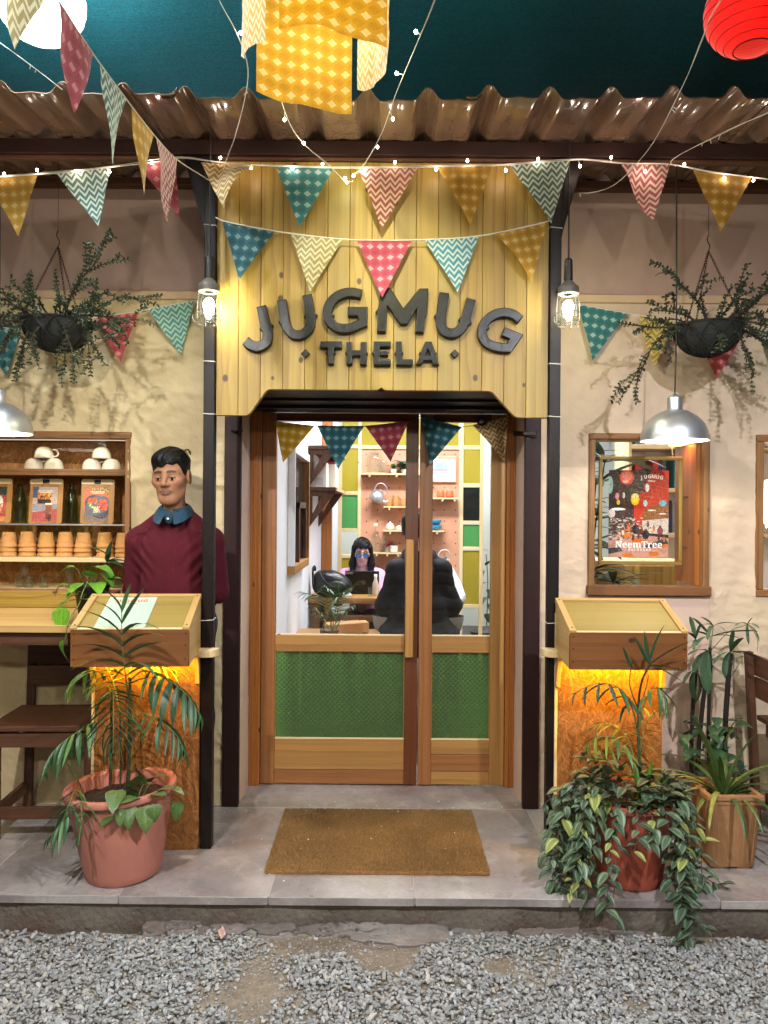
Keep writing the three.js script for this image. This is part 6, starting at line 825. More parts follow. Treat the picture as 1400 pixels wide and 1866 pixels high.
// ---- the fan palm by the wall, and the dark leaves at its foot
{
  const P = at(1300, 1470, 0.52); P.y = 0; const t = thing('fan_palm', 'tall fan palm with dark fibrous canes standing against the right wall', 'palm', P), r = rng(19);
  part(t, 'pot', lathe([[0.001, 0.001], [0.10, 0], [0.14, 0.24], [0.145, 0.26], [0.13, 0.26], [0.125, 0.22], [0, 0.215]], 36), std(0x6a5a50, 0.7));
  const g = [0.35, 0.7, 1.1].map((d) => blade(1, 0.17, { droop: d, fold: 0.3, shape: 'finger', seg: 8 }));
  const cane = (pts, r0) => { const q = px3(t, pts); part(t, 'cane', taper(q, r0, r0 * 0.95, 18, 8), M.caneDark); const c = new THREE.CatmullRomCurve3(q), h = []; for (let i = 0; i < 26; i++) { const p = c.getPointAt(r() * 0.96), a = r() * 6.28, d = V(Math.cos(a) * 0.012, (r() - 0.3) * 0.016, Math.sin(a) * 0.012); h.push(rod(p.clone().addScaledVector(d, 0.6), p.clone().addScaledVector(d, 1.5 + r() * 0.6), 0.0012, 0.0005, 4)); } const m = part(t, 'fibre', join(h), M.woody); m.userData.kind = 'stuff'; };
  cane([[1262, 1450, 0.5], [1260, 1380, 0.5], [1262, 1300, 0.5], [1268, 1215, 0.52]], 0.0105); cane([[1268, 1450, 0.54], [1273, 1370, 0.55], [1280, 1290, 0.55], [1288, 1225, 0.55]], 0.0105); cane([[1292, 1440, 0.5], [1291, 1340, 0.5], [1292, 1270, 0.5], [1294, 1180, 0.5]], 0.0085); cane([[1322, 1460, 0.58], [1321, 1340, 0.58], [1327, 1240, 0.58], [1331, 1190, 0.58]], 0.0125);
  const fan = (c, list, wd = 1) => { const o = px3(t, [c])[0]; for (const [ex, ey, dz, k] of list) { const e = px3(t, [[ex, ey, c[2] + dz]])[0], d = e.clone().sub(o), m = part(t, 'leaf', g[k ?? 1], r() < 0.5 ? M.rhapis : M.rhapisB); aim(m, o, d.clone().add(V(0, 0.03, 0)), DOWN.clone().add(V(d.x * 0.3, 0, 0.3)), d.length() * 1.2); m.scale.x *= wd * 1.15; } };
  fan([1331, 1188, 0.60], [[1390, 1200, 0.05, 1], [1376, 1192, -0.02, 1], [1358, 1225, 0.04, 2], [1334, 1152, 0.02, 0], [1300, 1200, 0.06, 1], [1312, 1215, 0.08, 2], [1350, 1165, 0.1, 0]], 0.95);
  fan([1289, 1186, 0.60], [[1304, 1250, 0.06, 2], [1256, 1186, 0.05, 1], [1262, 1212, 0.08, 1], [1275, 1240, 0.1, 2], [1310, 1195, 0.05, 1]], 1.25); fan([1267, 1220, 0.6], [[1293, 1272, 0.06, 2], [1245, 1240, 0.04, 1], [1250, 1262, 0.05, 2], [1285, 1238, 0.04, 1]], 1.2);
  fan([1300, 1140, 0.5], [[1272, 1138, 0.05, 1], [1278, 1130, 0.02, 0], [1322, 1148, 0.04, 2], [1342, 1133, 0.05, 1], [1285, 1150, 0.08, 2]], 0.8); fan([1362, 1138, 0.5], [[1360, 1165, 0.05, 2], [1372, 1130, 0.03, 0], [1396, 1176, 0.04, 2], [1388, 1160, 0.06, 2], [1340, 1136, 0.05, 1], [1380, 1140, 0.1, 1]], 0.7); fan([1294, 1160, 0.55], [[1265, 1130, 0, 0], [1250, 1145, 0.03, 1], [1345, 1158, 0.04, 1], [1366, 1150, 0.02, 0], [1262, 1170, 0.08, 1]], 0.85); fan([1268, 1165, 0.6], [[1258, 1128, 0, 0], [1262, 1180, 0.05, 2], [1275, 1140, 0.02, 0], [1250, 1150, 0.04, 1]], 0.9);
  for (const [a, b] of [[[1294, 1190, 0.5], [1300, 1140, 0.5]], [[1296, 1185, 0.5], [1330, 1150, 0.5], [1362, 1138, 0.5]], [[1294, 1190, 0.5], [1294, 1160, 0.55]], [[1330, 1215, 0.58], [1338, 1200, 0.6], [1360, 1195, 0.6]], [[1328, 1240, 0.58], [1350, 1205, 0.6]]].map((q) => [q[0], q.slice(1)])) part(t, 'stem', taper(px3(t, [a, ...b]), 0.0022, 0.0016, 12, 5), M.stem);
  const d = thing('leafy_undergrowth', 'dark heart-leaved plant at the foot of the fan palm, beside the stand', 'plant', V(P.x - 0.04, 0.05, P.z + 0.08)), L = local(d);
  for (let i = 0; i < 60; i++) { const x = 1236 + r() * 110, y = 1305 + r() * 150, z = 0.56 + r() * 0.16, p = L(at(x, y, z)); leafOn(d, i % 2 ? L(at(lerp(x, 1290, 0.4), y + 40, z - 0.05)) : null, p, V((r() - 0.5) * 2.4, r() * 1.6 - 0.8, 0.2 + r()), 0.05 + r() * 0.04, r() < 0.5 ? M.rhapis : M.palmC, (r() * 3) | 0); }
}
// ---- the two hanging baskets
function basketPlant(label, c, hookY, seed, lean, sub) {
  const t = thing('hanging_basket', label, 'hanging plant', c, 0, 'hanging baskets of jade'), r = rng(seed), RB = 0.142, H = 0.125, mat = std(0x1d1f1c, 0.85, { bumpMap: tex.grain, bumpScale: 0.003 });
  part(t, 'bowl', lathe([[0.001, -H], [RB * 0.42, -H * 0.93], [RB * 0.75, -H * 0.68], [RB * 0.93, -H * 0.35], [RB, 0], [RB * 0.96, 0.004], [RB * 0.9, -H * 0.3], [RB * 0.6, -H * 0.75], [0, -H * 0.92]], 40), mat);
  const st = []; for (let k = 0; k < 10; k++) for (const dir of [-1, 1]) { const q = []; for (let i = 0; i <= 8; i++) { const v = i / 8, a = k / 10 * 6.283 + dir * v * 0.9, e = v * Math.PI / 2 * 0.94; q.push(V(Math.cos(a) * Math.cos(e) * (RB + 0.003), -Math.sin(e) * (H + 0.003), Math.sin(a) * Math.cos(e) * (RB + 0.003))); } st.push(tube(q, 0.0042, 12, 5)); } const ring = new THREE.TorusGeometry(RB, 0.0055, 6, 44); ring.rotateX(Math.PI / 2); st.push(plain(ring)); part(t, 'woven_strand', join(st), mat); t.children[t.children.length - 1].userData.kind = 'stuff';
  const s = new THREE.SphereGeometry(RB * 0.93, 24, 8, 0, 6.3, 0, 1.57); s.scale(1, 0.25, 1); part(t, 'soil', mv(plain(s), 0, -0.02, 0), M.soil);
  const apex = V(0, 0.33, 0), link = plain(new THREE.TorusGeometry(0.0062, 0.0014, 5, 10)); link.scale(0.7, 1.15, 1); const hk = V(0, hookY - c.y, 0);
  for (let k = 0; k < 3; k++) { const a = k * 2.094 + 0.5, e = V(Math.cos(a) * RB, 0, Math.sin(a) * RB), L = e.distanceTo(apex), n = Math.round(L / 0.0105), g = []; for (let i = 0; i < n; i++) { const q = link.clone(); q.rotateY(i % 2 ? 1.57 : 0); q.applyQuaternion(new THREE.Quaternion().setFromUnitVectors(V(0, 1, 0), apex.clone().sub(e).normalize())); const p = e.clone().lerp(apex, (i + 0.5) / n); g.push(mv(q, p.x, p.y, p.z)); } const m = part(t, 'chain', join(g), M.steel); m.userData.kind = 'stuff'; }
  part(t, 'hook', join([tube([apex, apex.clone().add(V(0.006, 0.02, 0)), apex.clone().add(V(-0.006, 0.05, 0)), apex.clone().add(V(0, 0.07, 0))], 0.0022, 16, 6), rod(apex.clone().add(V(0, 0.07, 0)), hk, 0.0011, 0.0011, 5)]), M.steel);
  const leaf = [0, 1].map((k) => { const g = new THREE.SphereGeometry(1, 6, 4); g.scale(0.62, 1, 0.26); g.translate(0, 0.95, 0); return plain(g); }), pos = [[], []];
  const m4 = new THREE.Matrix4(), q4 = new THREE.Quaternion(), x3 = V(0, 0, 0);
  const leaves = (p, tg, s) => { const ref = Math.abs(tg.y) > 0.85 ? V(1, 0, 0) : V(0, 1, 0), a0 = r() * 6.28, u = tg.clone().cross(ref).normalize(), w = tg.clone().cross(u); for (let k = 0; k < 2; k++) { const a = a0 + k * 3.14, d = u.clone().multiplyScalar(Math.cos(a)).addScaledVector(w, Math.sin(a)).addScaledVector(tg, 0.45).normalize(); q4.setFromUnitVectors(V(0, 1, 0), d); pos[r() < 0.5 ? 0 : 1].push(m4.compose(p, q4, x3.setScalar(s * (0.8 + r() * 0.5))).clone()); } };
  const branch = (p0, dir, L, r0, depth, curl) => {
    const pts = [p0.clone()], d = dir.clone().normalize(); let p = p0.clone(); const n = 7; for (let i = 0; i < n; i++) { d.add(V((r() - 0.5) * 0.5, (r() - 0.5) * 0.45 + curl, (r() - 0.5) * 0.5)).normalize(); p = p.clone().addScaledVector(d, L / n); pts.push(p); }
    part(t, 'stem', taper(pts, r0, r0 * 0.45, 14, 5), M.woody); const c = new THREE.CatmullRomCurve3(pts, false, 'centripetal');
    const m = Math.round(L / 0.017); for (let i = 1; i <= m; i++) { const u = i / m; if (u < (depth ? 0.1 : 0.3) && r() < 0.75) continue; leaves(c.getPointAt(u), c.getTangentAt(u), 0.0072); }
    if (depth < 2) for (let i = 0; i < (depth ? 1 : 4); i++) { const u = 0.25 + r() * 0.7, tg = c.getTangentAt(u), e = tg.clone().multiplyScalar(0.6).add(V(r() - 0.5, r() - 0.4, r() - 0.5)); branch(c.getPointAt(u), e, L * (0.3 + r() * 0.3), r0 * 0.55, depth + 1, curl * 0.8); }
  };
  for (const [dx, dy, dz, L, curl] of sub) branch(V(dx * 0.05, 0.0, dz * 0.05), V(dx, dy, dz), L, 0.0052, 0, curl);
  for (let i = 0; i < 20; i++) { const a = r() * 6.28; branch(V(Math.cos(a) * 0.08, 0, Math.sin(a) * 0.08), V(Math.cos(a) + lean, 0.25 + r() * 0.6, Math.sin(a)), 0.11 + r() * 0.12, 0.0042, 1, -0.14 * r()); }
  const fol = new THREE.Group(); fol.name = 'foliage'; fol.userData.kind = 'stuff'; t.add(fol);
  pos.forEach((list, k) => { const im = new THREE.InstancedMesh(leaf[k], k ? M.jadeB : M.jade, list.length); list.forEach((m, i) => im.setMatrixAt(i, m)); im.name = 'small_leaves'; im.userData.kind = 'stuff'; shade(im); fol.add(im); });
  return t;
}
basketPlant('black hanging basket of straggling jade plant at the left, before the mint flag', at(105, 588, 0.66), 2.97, 7, 0, [[0.6, 1, 0.1, 0.34, 0], [0.4, 1, 0.3, 0.26, -0.02], [-0.8, 0.9, 0.2, 0.28, 0.06], [-1, 0.5, 0.2, 0.28, -0.06], [1, 0.35, 0.3, 0.32, -0.06], [1, 0.1, 0.3, 0.36, -0.1], [0.9, -0.05, 0.4, 0.36, -0.16], [-1, 0.2, 0.3, 0.30, -0.08], [-0.5, -0.1, 0.8, 0.26, -0.3], [0.5, -0.1, 0.9, 0.30, -0.25], [-0.1, 0, 1, 0.22, -0.35], [0.8, 0.6, -0.3, 0.3, -0.05], [-0.6, 0.4, 0.6, 0.26, -0.25], [0.7, 0.9, 0.4, 0.26, -0.1], [-0.3, 0.9, 0.6, 0.24, -0.1]]);
basketPlant('black hanging basket of straggling jade plant at the right, above the dome lamp', at(1290, 596, 0.66), at(1293, 420, 0.66).y + 0.55, 23, 0.1, [[-1, 0.25, 0.2, 0.36, -0.08], [-1, 0.05, 0.3, 0.42, -0.12], [0.9, 0.7, 0.2, 0.34, -0.02], [1, 0.4, 0.2, 0.36, -0.06], [-0.6, 0.8, 0, 0.22, -0.08], [0.4, 0.9, 0.1, 0.20, -0.06], [0.7, 0.1, 0.5, 0.30, -0.2], [1, 0, 0.3, 0.32, -0.15], [0.9, -0.2, 0.5, 0.28, -0.35], [-0.3, 0.8, 0.4, 0.28, -0.1], [0.1, 0.2, 0.9, 0.18, -0.35], [0.9, 0.6, 0.4, 0.28, -0.1], [0.7, 0.5, -0.3, 0.3, -0.08]]);
// ================================================================ the café room behind the glass
{
  const xl = -0.576, xr = 3.3, zb = -5.6, h = 2.9, zf = -0.062, bk = (name, g, m) => struct(name, g, m);
  bk('room_floor', box(xl - 0.1, xr + 0.1, -0.2, -0.031 + 0.03, zb, -0.301, 0, 'x'), std(0x5d5550, 0.35, { map: tex.stone }));
  bk('room_ceiling', box(xl - 0.1, xr + 0.1, h, h + 0.1, zb, zf, 0, 'x'), M.whiteWall); bk('room_wall_left', box(xl - 0.12, xl, 0, h, zb, zf, 0), M.whiteWall); bk('room_wall_right', box(xr, xr + 0.1, 0, h, zb, zf, 0), M.whiteWall); bk('room_wall_back', box(xl, xr, 0, h, zb - 0.1, zb, 0, 'x'), std(0xd3dace, 0.85));
  for (const [x, z, w, d, k, l] of [[0.15, -2.0, 1.3, 0.22, 120, 'bright strip lamp on the room ceiling above the table'], [0.5, -4.7, 1.2, 0.2, 80, 'bright strip lamp on the ceiling behind the partition'], [2.0, -1.2, 1.2, 0.2, 50, 'bright strip lamp on the ceiling behind the poster window']]) {
    const t = thing('ceiling_lamp', l, 'ceiling lamp', [x, h - 0.03, z]); part(t, 'housing', box(-w / 2 - 0.02, w / 2 + 0.02, -0.01, 0.029, -d / 2 - 0.02, d / 2 + 0.02, 0.004, 'x'), M.white); part(t, 'diffuser_lamp', box(-w / 2, w / 2, -0.018, -0.0105, -d / 2, d / 2, 0.002, 'x'), bulbMat(0.94, 0.97, 1, 4));
    const a = new THREE.RectAreaLight(0xf2f6ff, k, w, d); a.position.set(x, h - 0.052, z); a.lookAt(x, 0, z); scene.add(a);
  }
  // ---- window and shelves on the left wall
  const t = thing('wall_window', 'tall dark window with a sliding sash in the white left wall of the room', 'window', [xl, 1.09, -1.0]), y0 = 1.08, y1 = 1.76, za = -1.46, zc = -0.62;
  wpart(t, 'dark_pane', box(xl + 0.001, xl + 0.004, y0, y1, za, zc, 0), std(0x2a2a28, 0.1)); for (const [a, b, c, d, m] of [[y1, y1 + 0.05, za - 0.02, zc + 0.02, M.whiteWall], [y0 - 0.05, y0, za - 0.02, zc + 0.02, M.teakB], [y0, y1, za - 0.03, za, M.teakB], [y0, y1, zc, zc + 0.02, M.whiteWall]]) wpart(t, 'frame_bar', box(xl + 0.001, xl + 0.045, a, b, c, d, 0.003, 'z'), m);
  wpart(t, 'sash', join([box(xl + 0.006, xl + 0.03, y0, 1.47, za + 0.02, za + 0.06, 0.002), box(xl + 0.006, xl + 0.03, y0, 1.47, -1.02, -0.97, 0.002), box(xl + 0.006, xl + 0.03, 1.43, 1.47, za + 0.02, -0.97, 0.002, 'z')]), M.darkWood);
  function wallShelf(label, y, z0, z1, open) {
    const s = thing('wall_shelf', label, 'shelf', [xl, y, (z0 + z1) / 2]), D = 0.215; wpart(s, 'board', box(xl + 0.001, xl + D, y, y + 0.028, z0, z1, 0.003, 'z'), M.darkWood); wpart(s, 'end_strip', box(xl + D + 0.0005, xl + D + 0.012, y, y + 0.028, z0, z1, 0.002, 'z'), M.palePine);
    for (const z of [z1 - 0.03, z0 + 0.2]) { const g = extrude([[0, -0.0005], [D - 0.005, -0.0005], [0, -0.29]], 0.028, 0.002, [[[0.035, -0.04], [0.105, -0.04], [0.035, -0.175]].reverse()]); boxUV(g, 'y'); wpart(s, 'bracket', mv(g, xl + 0.002, y, z - 0.028), M.darkWood); } return s;
  }
  wallShelf('walnut shelf on triangle brackets with a white box and books, on the white wall', 1.565, -2.95, -1.75); wallShelf('higher walnut shelf near the top of the glass, above the shelf of books', 1.88, -3.0, -1.78);
  const bx = thing('storage_box', 'white box file with an arched label on the walnut shelf', 'box', [xl + 0.1, 1.594, -1.9]); wpart(bx, 'box', box(xl + 0.015, xl + 0.135, 1.594, 1.79, -2.1, -1.86, 0.004), M.white); wpart(bx, 'label', join([box(xl + 0.045, xl + 0.11, 1.61, 1.67, -1.8605, -1.8585, 0.0005)]), std(0xc4c4c4, 0.6));
  const r = rng(55), cols = [0xf0ead8, 0xb23a3a, 0xd88c9c, 0x4a4a7a, 0xe0d4c8, 0x8a2e3c, 0x5d6f8e, 0xc8b070]; for (let i = 0; i < 9; i++) { const b = thing('book', ['cream', 'red', 'pink', 'navy', 'white', 'crimson', 'blue', 'ochre', 'ivory'][i] + '-spined book standing in the row beside the white box file', 'book', [xl + 0.1, 1.594, -2.15 - i * 0.03]), hh = 0.17 + r() * 0.05; part(b, 'cover', box(-0.085, 0.085, 0, hh, -0.012, 0.012, 0.001), std(cols[i % 8], 0.6)); part(b, 'pages', box(-0.083, 0.0858, 0.003, hh - 0.003, -0.0085, 0.0085, 0, 'y'), M.paper); }
  const po = thing('pine_post', 'orange pine post at the end of the white left wall', 'post', [-0.53, 0, -3.1]); wpart(po, 'post', box(-0.574, -0.48, 0, 2.6, -3.16, -3.08, 0.004), M.teakOrange);
  // ---- partition of pine bars with coloured panes, and the pegboard between its two halves
  const Z = -3.3, P = (x, y) => at(x, y, Z), tp = thing('glazed_partition', 'pine-framed partition with yellow, green and clear panes and a pegboard', 'partition', [0, 0, Z]);
  const bars = (x0, x1, ys, yb, mats) => {
    const a = P(x0, 950).x, b = P(x1, 950).x, w = 0.034; for (const x of [a, b]) wpart(tp, 'upright', box(x - w / 2, x + w / 2, 0.0, 2.2, Z - 0.02, Z + 0.02, 0.003), M.palePine);
    ys.forEach((y) => { const q = P((x0 + x1) / 2, y).y; wpart(tp, 'cross_bar', box(a + w / 2, b - w / 2, q - 0.017, q + 0.017, Z - 0.018, Z + 0.018, 0.003, 'x'), M.palePine); });
    for (let i = 0; i + 1 < ys.length; i++) { const y0 = P(700, ys[i]).y, y1 = P(700, ys[i + 1]).y, g = new THREE.PlaneGeometry(b - a - w + 0.006, y0 - y1 - 0.03); boxUV(g, 'y'); wpart(tp, 'pane', mv(plain(g), (a + b) / 2, (y0 + y1) / 2, Z), mats[i]); }
  };
  M.mirror = std(0x3a403c, 0.06, { metalness: 0.7 });
  bars(620, 655, [760, 814, 899, 966, 1013.5, 1094], 0, [M.yellowGlass, M.yellowGlass, M.greenPane, M.glass, M.yellowGlass]); bars(840.5, 877, [760, 815, 884, 952, 999.5, 1104.5], 0, [M.yellowGlass, M.yellowGlass, M.mirror, M.greenPane, M.yellowGlass]);
  { const a = P(657, 815), b = P(838, 815); wpart(tp, 'top_bar', box(a.x + 0.005, b.x - 0.005, a.y - 0.017, a.y + 0.017, Z - 0.018, Z + 0.018, 0.003, 'x'), M.palePine); wpart(tp, 'pegboard', box(a.x + 0.003, b.x - 0.003, 0.2, a.y - 0.0175, Z - 0.016, Z - 0.002, 0.001, 'x'), std(0xe2a680, 0.55, { map: tex.plasterColor })); const hs = []; for (let i = 0; i < 9; i++) for (let j = 0; j < 14; j++) { const c = P(668 + i * 20.3, 828 + j * 20.3); const g = new THREE.CylinderGeometry(0.0062, 0.0062, 0.002, 10); g.rotateX(1.5708); hs.push(mv(plain(g), c.x, c.y, Z - 0.001)); } const m = wpart(tp, 'peg_hole', join(hs), M.steelBlack); m.userData.kind = 'stuff';
    wpart(tp, 'top_pane', mv(plain(new THREE.PlaneGeometry(b.x - a.x - 0.02, 0.26)), (a.x + b.x) / 2, a.y + 0.15, Z), M.yellowGlass); }
  const shelfY = (y) => P(740, y).y;
  for (const [x0, x1, y, l] of [[659, 786, 865, 'top pale shelf on the pegboard, with a glass jar and small plants'], [699, 786, 924, 'pale pegboard shelf of clay cups beside the kettle'], [698, 808, 967, 'pale pegboard shelf with sugar pots and blue bowls'], [681, 731, 1007, 'lowest pale pegboard shelf, with glass bottles'], [776, 833, 908, 'pale pegboard shelf of orange cups under the framed picture']]) {
    const a = P(x0, y).x, b = P(x1, y).x, t2 = thing('pegboard_shelf', l, 'shelf', [(a + b) / 2, shelfY(y), Z + 0.08]); wpart(t2, 'board', box(a, b, shelfY(y) - 0.009, shelfY(y) + 0.006, Z - 0.001, Z + 0.15, 0.002, 'x'), M.palePine); for (let i = 0; i < 3; i++) wpart(t2, 'peg', rod(V(lerp(a, b, 0.12 + i * 0.38), shelfY(y) - 0.02, Z - 0.001), V(lerp(a, b, 0.12 + i * 0.38), shelfY(y) - 0.02, Z + 0.16), 0.0095, 0.0095, 10), M.palePine);
  }
  const on = (px, y, dz = 0.08) => { const p = at(px, y, Z + dz); p.y = shelfY(y) + 0.0065; return p; };
  const jar = (name, label, p, prof, m, s = 1) => { const q = thing(name, label, 'jar', p); part(q, 'glass', lathe(prof.map(([a, b]) => [a * s, b * s]), 28), m); return q; };
  const J = jar('glass_jar', 'big lidded glass jar on the top pegboard shelf', on(683, 865), [[0, 0.004], [0.07, 0.003], [0.078, 0.012], [0.08, 0.13], [0.07, 0.165], [0.045, 0.185], [0.045, 0.205], [0.05, 0.21]], M.jarGlass); part(J, 'lid', lathe([[0.05, 0.211], [0.052, 0.22], [0.03, 0.228], [0.012, 0.232], [0.014, 0.25], [0, 0.255]], 24), M.jarGlass);
  jar('glass_jar', 'smaller glass jar beside the big jar on the top shelf', on(699, 865), [[0, 0.003], [0.04, 0.003], [0.044, 0.01], [0.044, 0.09], [0.034, 0.11], [0.034, 0.12]], M.jarGlass);
  const B1 = jar('glass_bottle', 'tall clear flagon with a white cap on the lowest pegboard shelf', on(684.5, 1007), [[0, 0.004], [0.042, 0.003], [0.048, 0.012], [0.048, 0.11], [0.03, 0.17], [0.015, 0.2], [0.015, 0.255]], M.jarGlass); part(B1, 'cap', lathe([[0.017, 0.245], [0.018, 0.268], [0, 0.27]], 18), M.white);
  jar('glass_bottle', 'shorter clear bottle beside the flagon on the lowest shelf', on(699, 1007, 0.1), [[0, 0.004], [0.034, 0.003], [0.038, 0.012], [0.038, 0.08], [0.016, 0.14], [0.012, 0.18]], M.jarGlass);
  { const q = thing('kettle', 'tin kettle hung tilted on the pegboard, left of the clay cups', 'kettle', P(688, 905)); q.position.z = Z + 0.10; q.rotation.z = -0.5; part(q, 'body', lathe([[0, -0.055], [0.055, -0.055], [0.07, -0.04], [0.072, 0.0], [0.055, 0.04], [0.03, 0.055], [0.012, 0.06], [0.014, 0.072], [0, 0.075]], 30), M.alu); part(q, 'spout', taper([V(0.06, -0.02, 0), V(0.1, 0.0, 0), V(0.115, 0.04, 0)], 0.016, 0.008, 12, 8), M.alu); part(q, 'handle', tube([V(-0.055, 0.03, 0), V(-0.05, 0.11, 0), V(0, 0.13, 0), V(0.05, 0.1, 0), V(0.055, 0.03, 0)], 0.005, 20, 6), M.alu); }
  const cl = clone1((label) => { const q = thing('clay_tumbler', label, 'cup'); part(q, 'body', lathe([[0, 0.003], [0.024, 0.002], [0.033, 0.07], [0.030, 0.07], [0.022, 0.008], [0, 0.008]], 24), M.clay); return q; }); for (const [x, l] of [[709, 'first clay tumbler from the kettle on the pegboard shelf'], [721.5, 'second clay tumbler from the kettle on the pegboard shelf'], [736, 'third clay tumbler from the kettle, beside the door stile']]) cl(on(x, 924), 0, l, 'clay tumblers on the pegboard');
  cl(V(on(721.5, 924).x, on(721.5, 924).y + 0.03, Z + 0.08), 0.4, 'clay tumbler nested on the second one, on the pegboard shelf'); const oc = M.coralClay = std(0xd9683c, 0.5); for (const [x, l] of [[803, 'left orange clay cup under the framed picture'], [819.5, 'right orange clay cup under the framed picture']]) { const q = thing('orange_cup', l, 'cup', on(x, 908), 0, 'orange cups on the pegboard'); part(q, 'body', lathe([[0, 0.003], [0.032, 0.002], [0.038, 0.02], [0.035, 0.05], [0.028, 0.068], [0.026, 0.067], [0.032, 0.05], [0, 0.01]], 24), oc); }
  { const q = thing('sugar_pot', 'cream lidded sugar pot on the pegboard shelf', 'pot', on(711, 967)); part(q, 'body', lathe([[0, 0.001], [0.03, 0.001], [0.042, 0.02], [0.038, 0.042], [0.03, 0.046], [0, 0.046]], 24), M.ceramic); part(q, 'lid', lathe([[0.034, 0.047], [0.028, 0.06], [0.01, 0.066], [0.011, 0.078], [0, 0.08]], 20), M.ceramic); const s = thing('egg_cup', 'small round cream pot beside the sugar pot', 'pot', on(727, 967)); part(s, 'body', lathe([[0, 0.001], [0.03, 0.002], [0.026, 0.03], [0.012, 0.045], [0, 0.047]], 20), M.ceramic); }
  for (let i = 0; i < 2; i++) { const q = thing('blue_bowl', ['lower blue bowl of the pair on the pegboard', 'upper blue bowl of the pair on the pegboard'][i], 'bowl', on(793, 967), 0, 'blue bowls'); q.position.y += i * 0.05; part(q, 'bowl', lathe([[0, 0.002], [0.03, 0.001], [0.055, 0.02], [0.062, 0.048], [0.059, 0.048], [0.05, 0.022], [0, 0.008]], 28), std(0x3c9cc8, 0.3)); }
  { const q = thing('white_mug', 'pale mug on the lowest pegboard shelf, by the black-haired man', 'mug', on(718, 1007, 0.1), 2.8); part(q, 'body', lathe([[0, 0.003], [0.03, 0.002], [0.036, 0.01], [0.038, 0.062], [0.035, 0.062], [0, 0.01]], 24), M.ceramic); part(q, 'handle', tube([V(0.036, 0.05, 0), V(0.06, 0.045, 0), V(0.058, 0.018, 0), V(0.035, 0.014, 0)], 0.0045, 14, 6), M.ceramic); }
  const little = (label, p, s, col, n, seed) => { const q = thing('small_plant', label, 'plant', p), rr = rng(seed); part(q, 'pot', lathe([[0, 0.001], [0.025, 0], [0.032, 0.04], [0.028, 0.04], [0, 0.035]], 18), M.white); const g = blade(1, 0.5, { droop: 0.9 }); for (let i = 0; i < n; i++) { const a = rr() * 6.28; aim(part(q, 'leaf', g, col), V(0, 0.035 + rr() * 0.03, 0), V(Math.cos(a), 0.5 + rr(), Math.sin(a)), DOWN, s * (0.6 + rr() * 0.6)); } };
  little('small bright green plant on the top pegboard shelf', on(718, 865, 0.1), 0.075, M.pothosB, 22, 2); little('dark leafy plant by the door stile on the top pegboard shelf', on(737, 865, 0.1), 0.15, M.palmC, 24, 3); little('pinkish leaved plant between the bottles and the mug', on(708, 1007, 0.05), 0.09, std(0xb06a70, 0.5), 16, 6);
  { const a = P(762, 832), b = P(831, 879), q = thing('framed_picture', 'white-mounted picture in a pale frame hung on the pegboard', 'picture', [(a.x + b.x) / 2, b.y, Z]); rframe([a.x, b.x, b.y, a.y], 0.012, Z + 0.0005, Z + 0.03, M.palePine, q, 'frame'); wpart(q, 'mount', box(a.x + 0.012, b.x - 0.012, b.y + 0.012, a.y - 0.012, Z + 0.0005, Z + 0.016, 0), M.paper); const m = canvasTex(128, 128, (c, w, h) => { c.fillStyle = '#9cc4d8'; c.fillRect(0, 0, w, h); c.fillStyle = '#c8b8c4'; c.fillRect(0, 84, w, 44); c.fillStyle = '#8a6a68'; c.fillRect(16, 78, 112, 10); c.strokeStyle = '#5a6a78'; c.lineWidth = 4; c.beginPath(); c.arc(78, 52, 16, 0, 5.4); c.stroke(); }); const cx = lerp(a.x, b.x, 0.5), w = (b.x - a.x) * 0.28; wpart(q, 'print', box(cx - w, cx + w, lerp(b.y, a.y, 0.3), lerp(b.y, a.y, 0.8), Z + 0.0162, Z + 0.0175, 0), std(0xffffff, 0.5)).material = std(0xffffff, 0.5, { map: m }); const uv = q.children[q.children.length - 1].geometry.attributes.uv, pp = q.children[q.children.length - 1].geometry.attributes.position; for (let i = 0; i < uv.count; i++) uv.setXY(i, (pp.getX(i) - cx + w) / (2 * w), (pp.getY(i) - lerp(b.y, a.y, 0.3)) / ((a.y - b.y) * 0.5)); }
  // ---- table, laptop, bag, bench, palm
  const tb = thing('cafe_table', 'wooden café table with the laptop, behind the glass', 'table', [0, 0, -2.2]); wpart(tb, 'top', box(-0.57, 0.62, 0.705, 0.75, -2.55, -1.90, 0.004, 'x'), M.teakB); wpart(tb, 'rail', box(-0.5, 0.55, 0.56, 0.61, -1.99, -1.95, 0.003, 'x'), M.old); for (const x of [-0.52, 0.55]) for (const z of [-1.97, -2.48]) wpart(tb, 'leg', box(x - 0.03, x + 0.03, 0.002, 0.704, z - 0.03, z + 0.03, 0.003), M.old);
  { const c = at(660, 1083, -2.17), q = thing('laptop', 'open black laptop seen from behind, with a ring logo and a sticker', 'laptop', V(c.x, 0.7505, -2.17)), w = 0.272, hh = 0.178; const lid = new THREE.Group(); lid.name = 'lid'; lid.position.set(0, 0.012, 0); lid.rotation.x = 0.16; q.add(lid); part(lid, 'shell', box(-w / 2, w / 2, 0, hh, -0.006, 0.003, 0.003), M.blackPlastic); part(lid, 'ring_logo', mv(plain(new THREE.TorusGeometry(0.0145, 0.0014, 6, 30)), 0.008, hh * 0.47, 0.0035), M.chrome);
    part(lid, 'logo_print', mv(plain(new THREE.PlaneGeometry(0.024, 0.011)), 0.008, hh * 0.47, 0.0038), std(0xffffff, 0.4, { map: canvasTex(96, 44, (k, W, H) => { k.fillStyle = '#121212'; k.fillRect(0, 0, W, H); k.fillStyle = '#c8c8c8'; k.font = 'bold 34px sans-serif'; k.textAlign = 'center'; k.fillText('DELL', W / 2, 34); }) }));
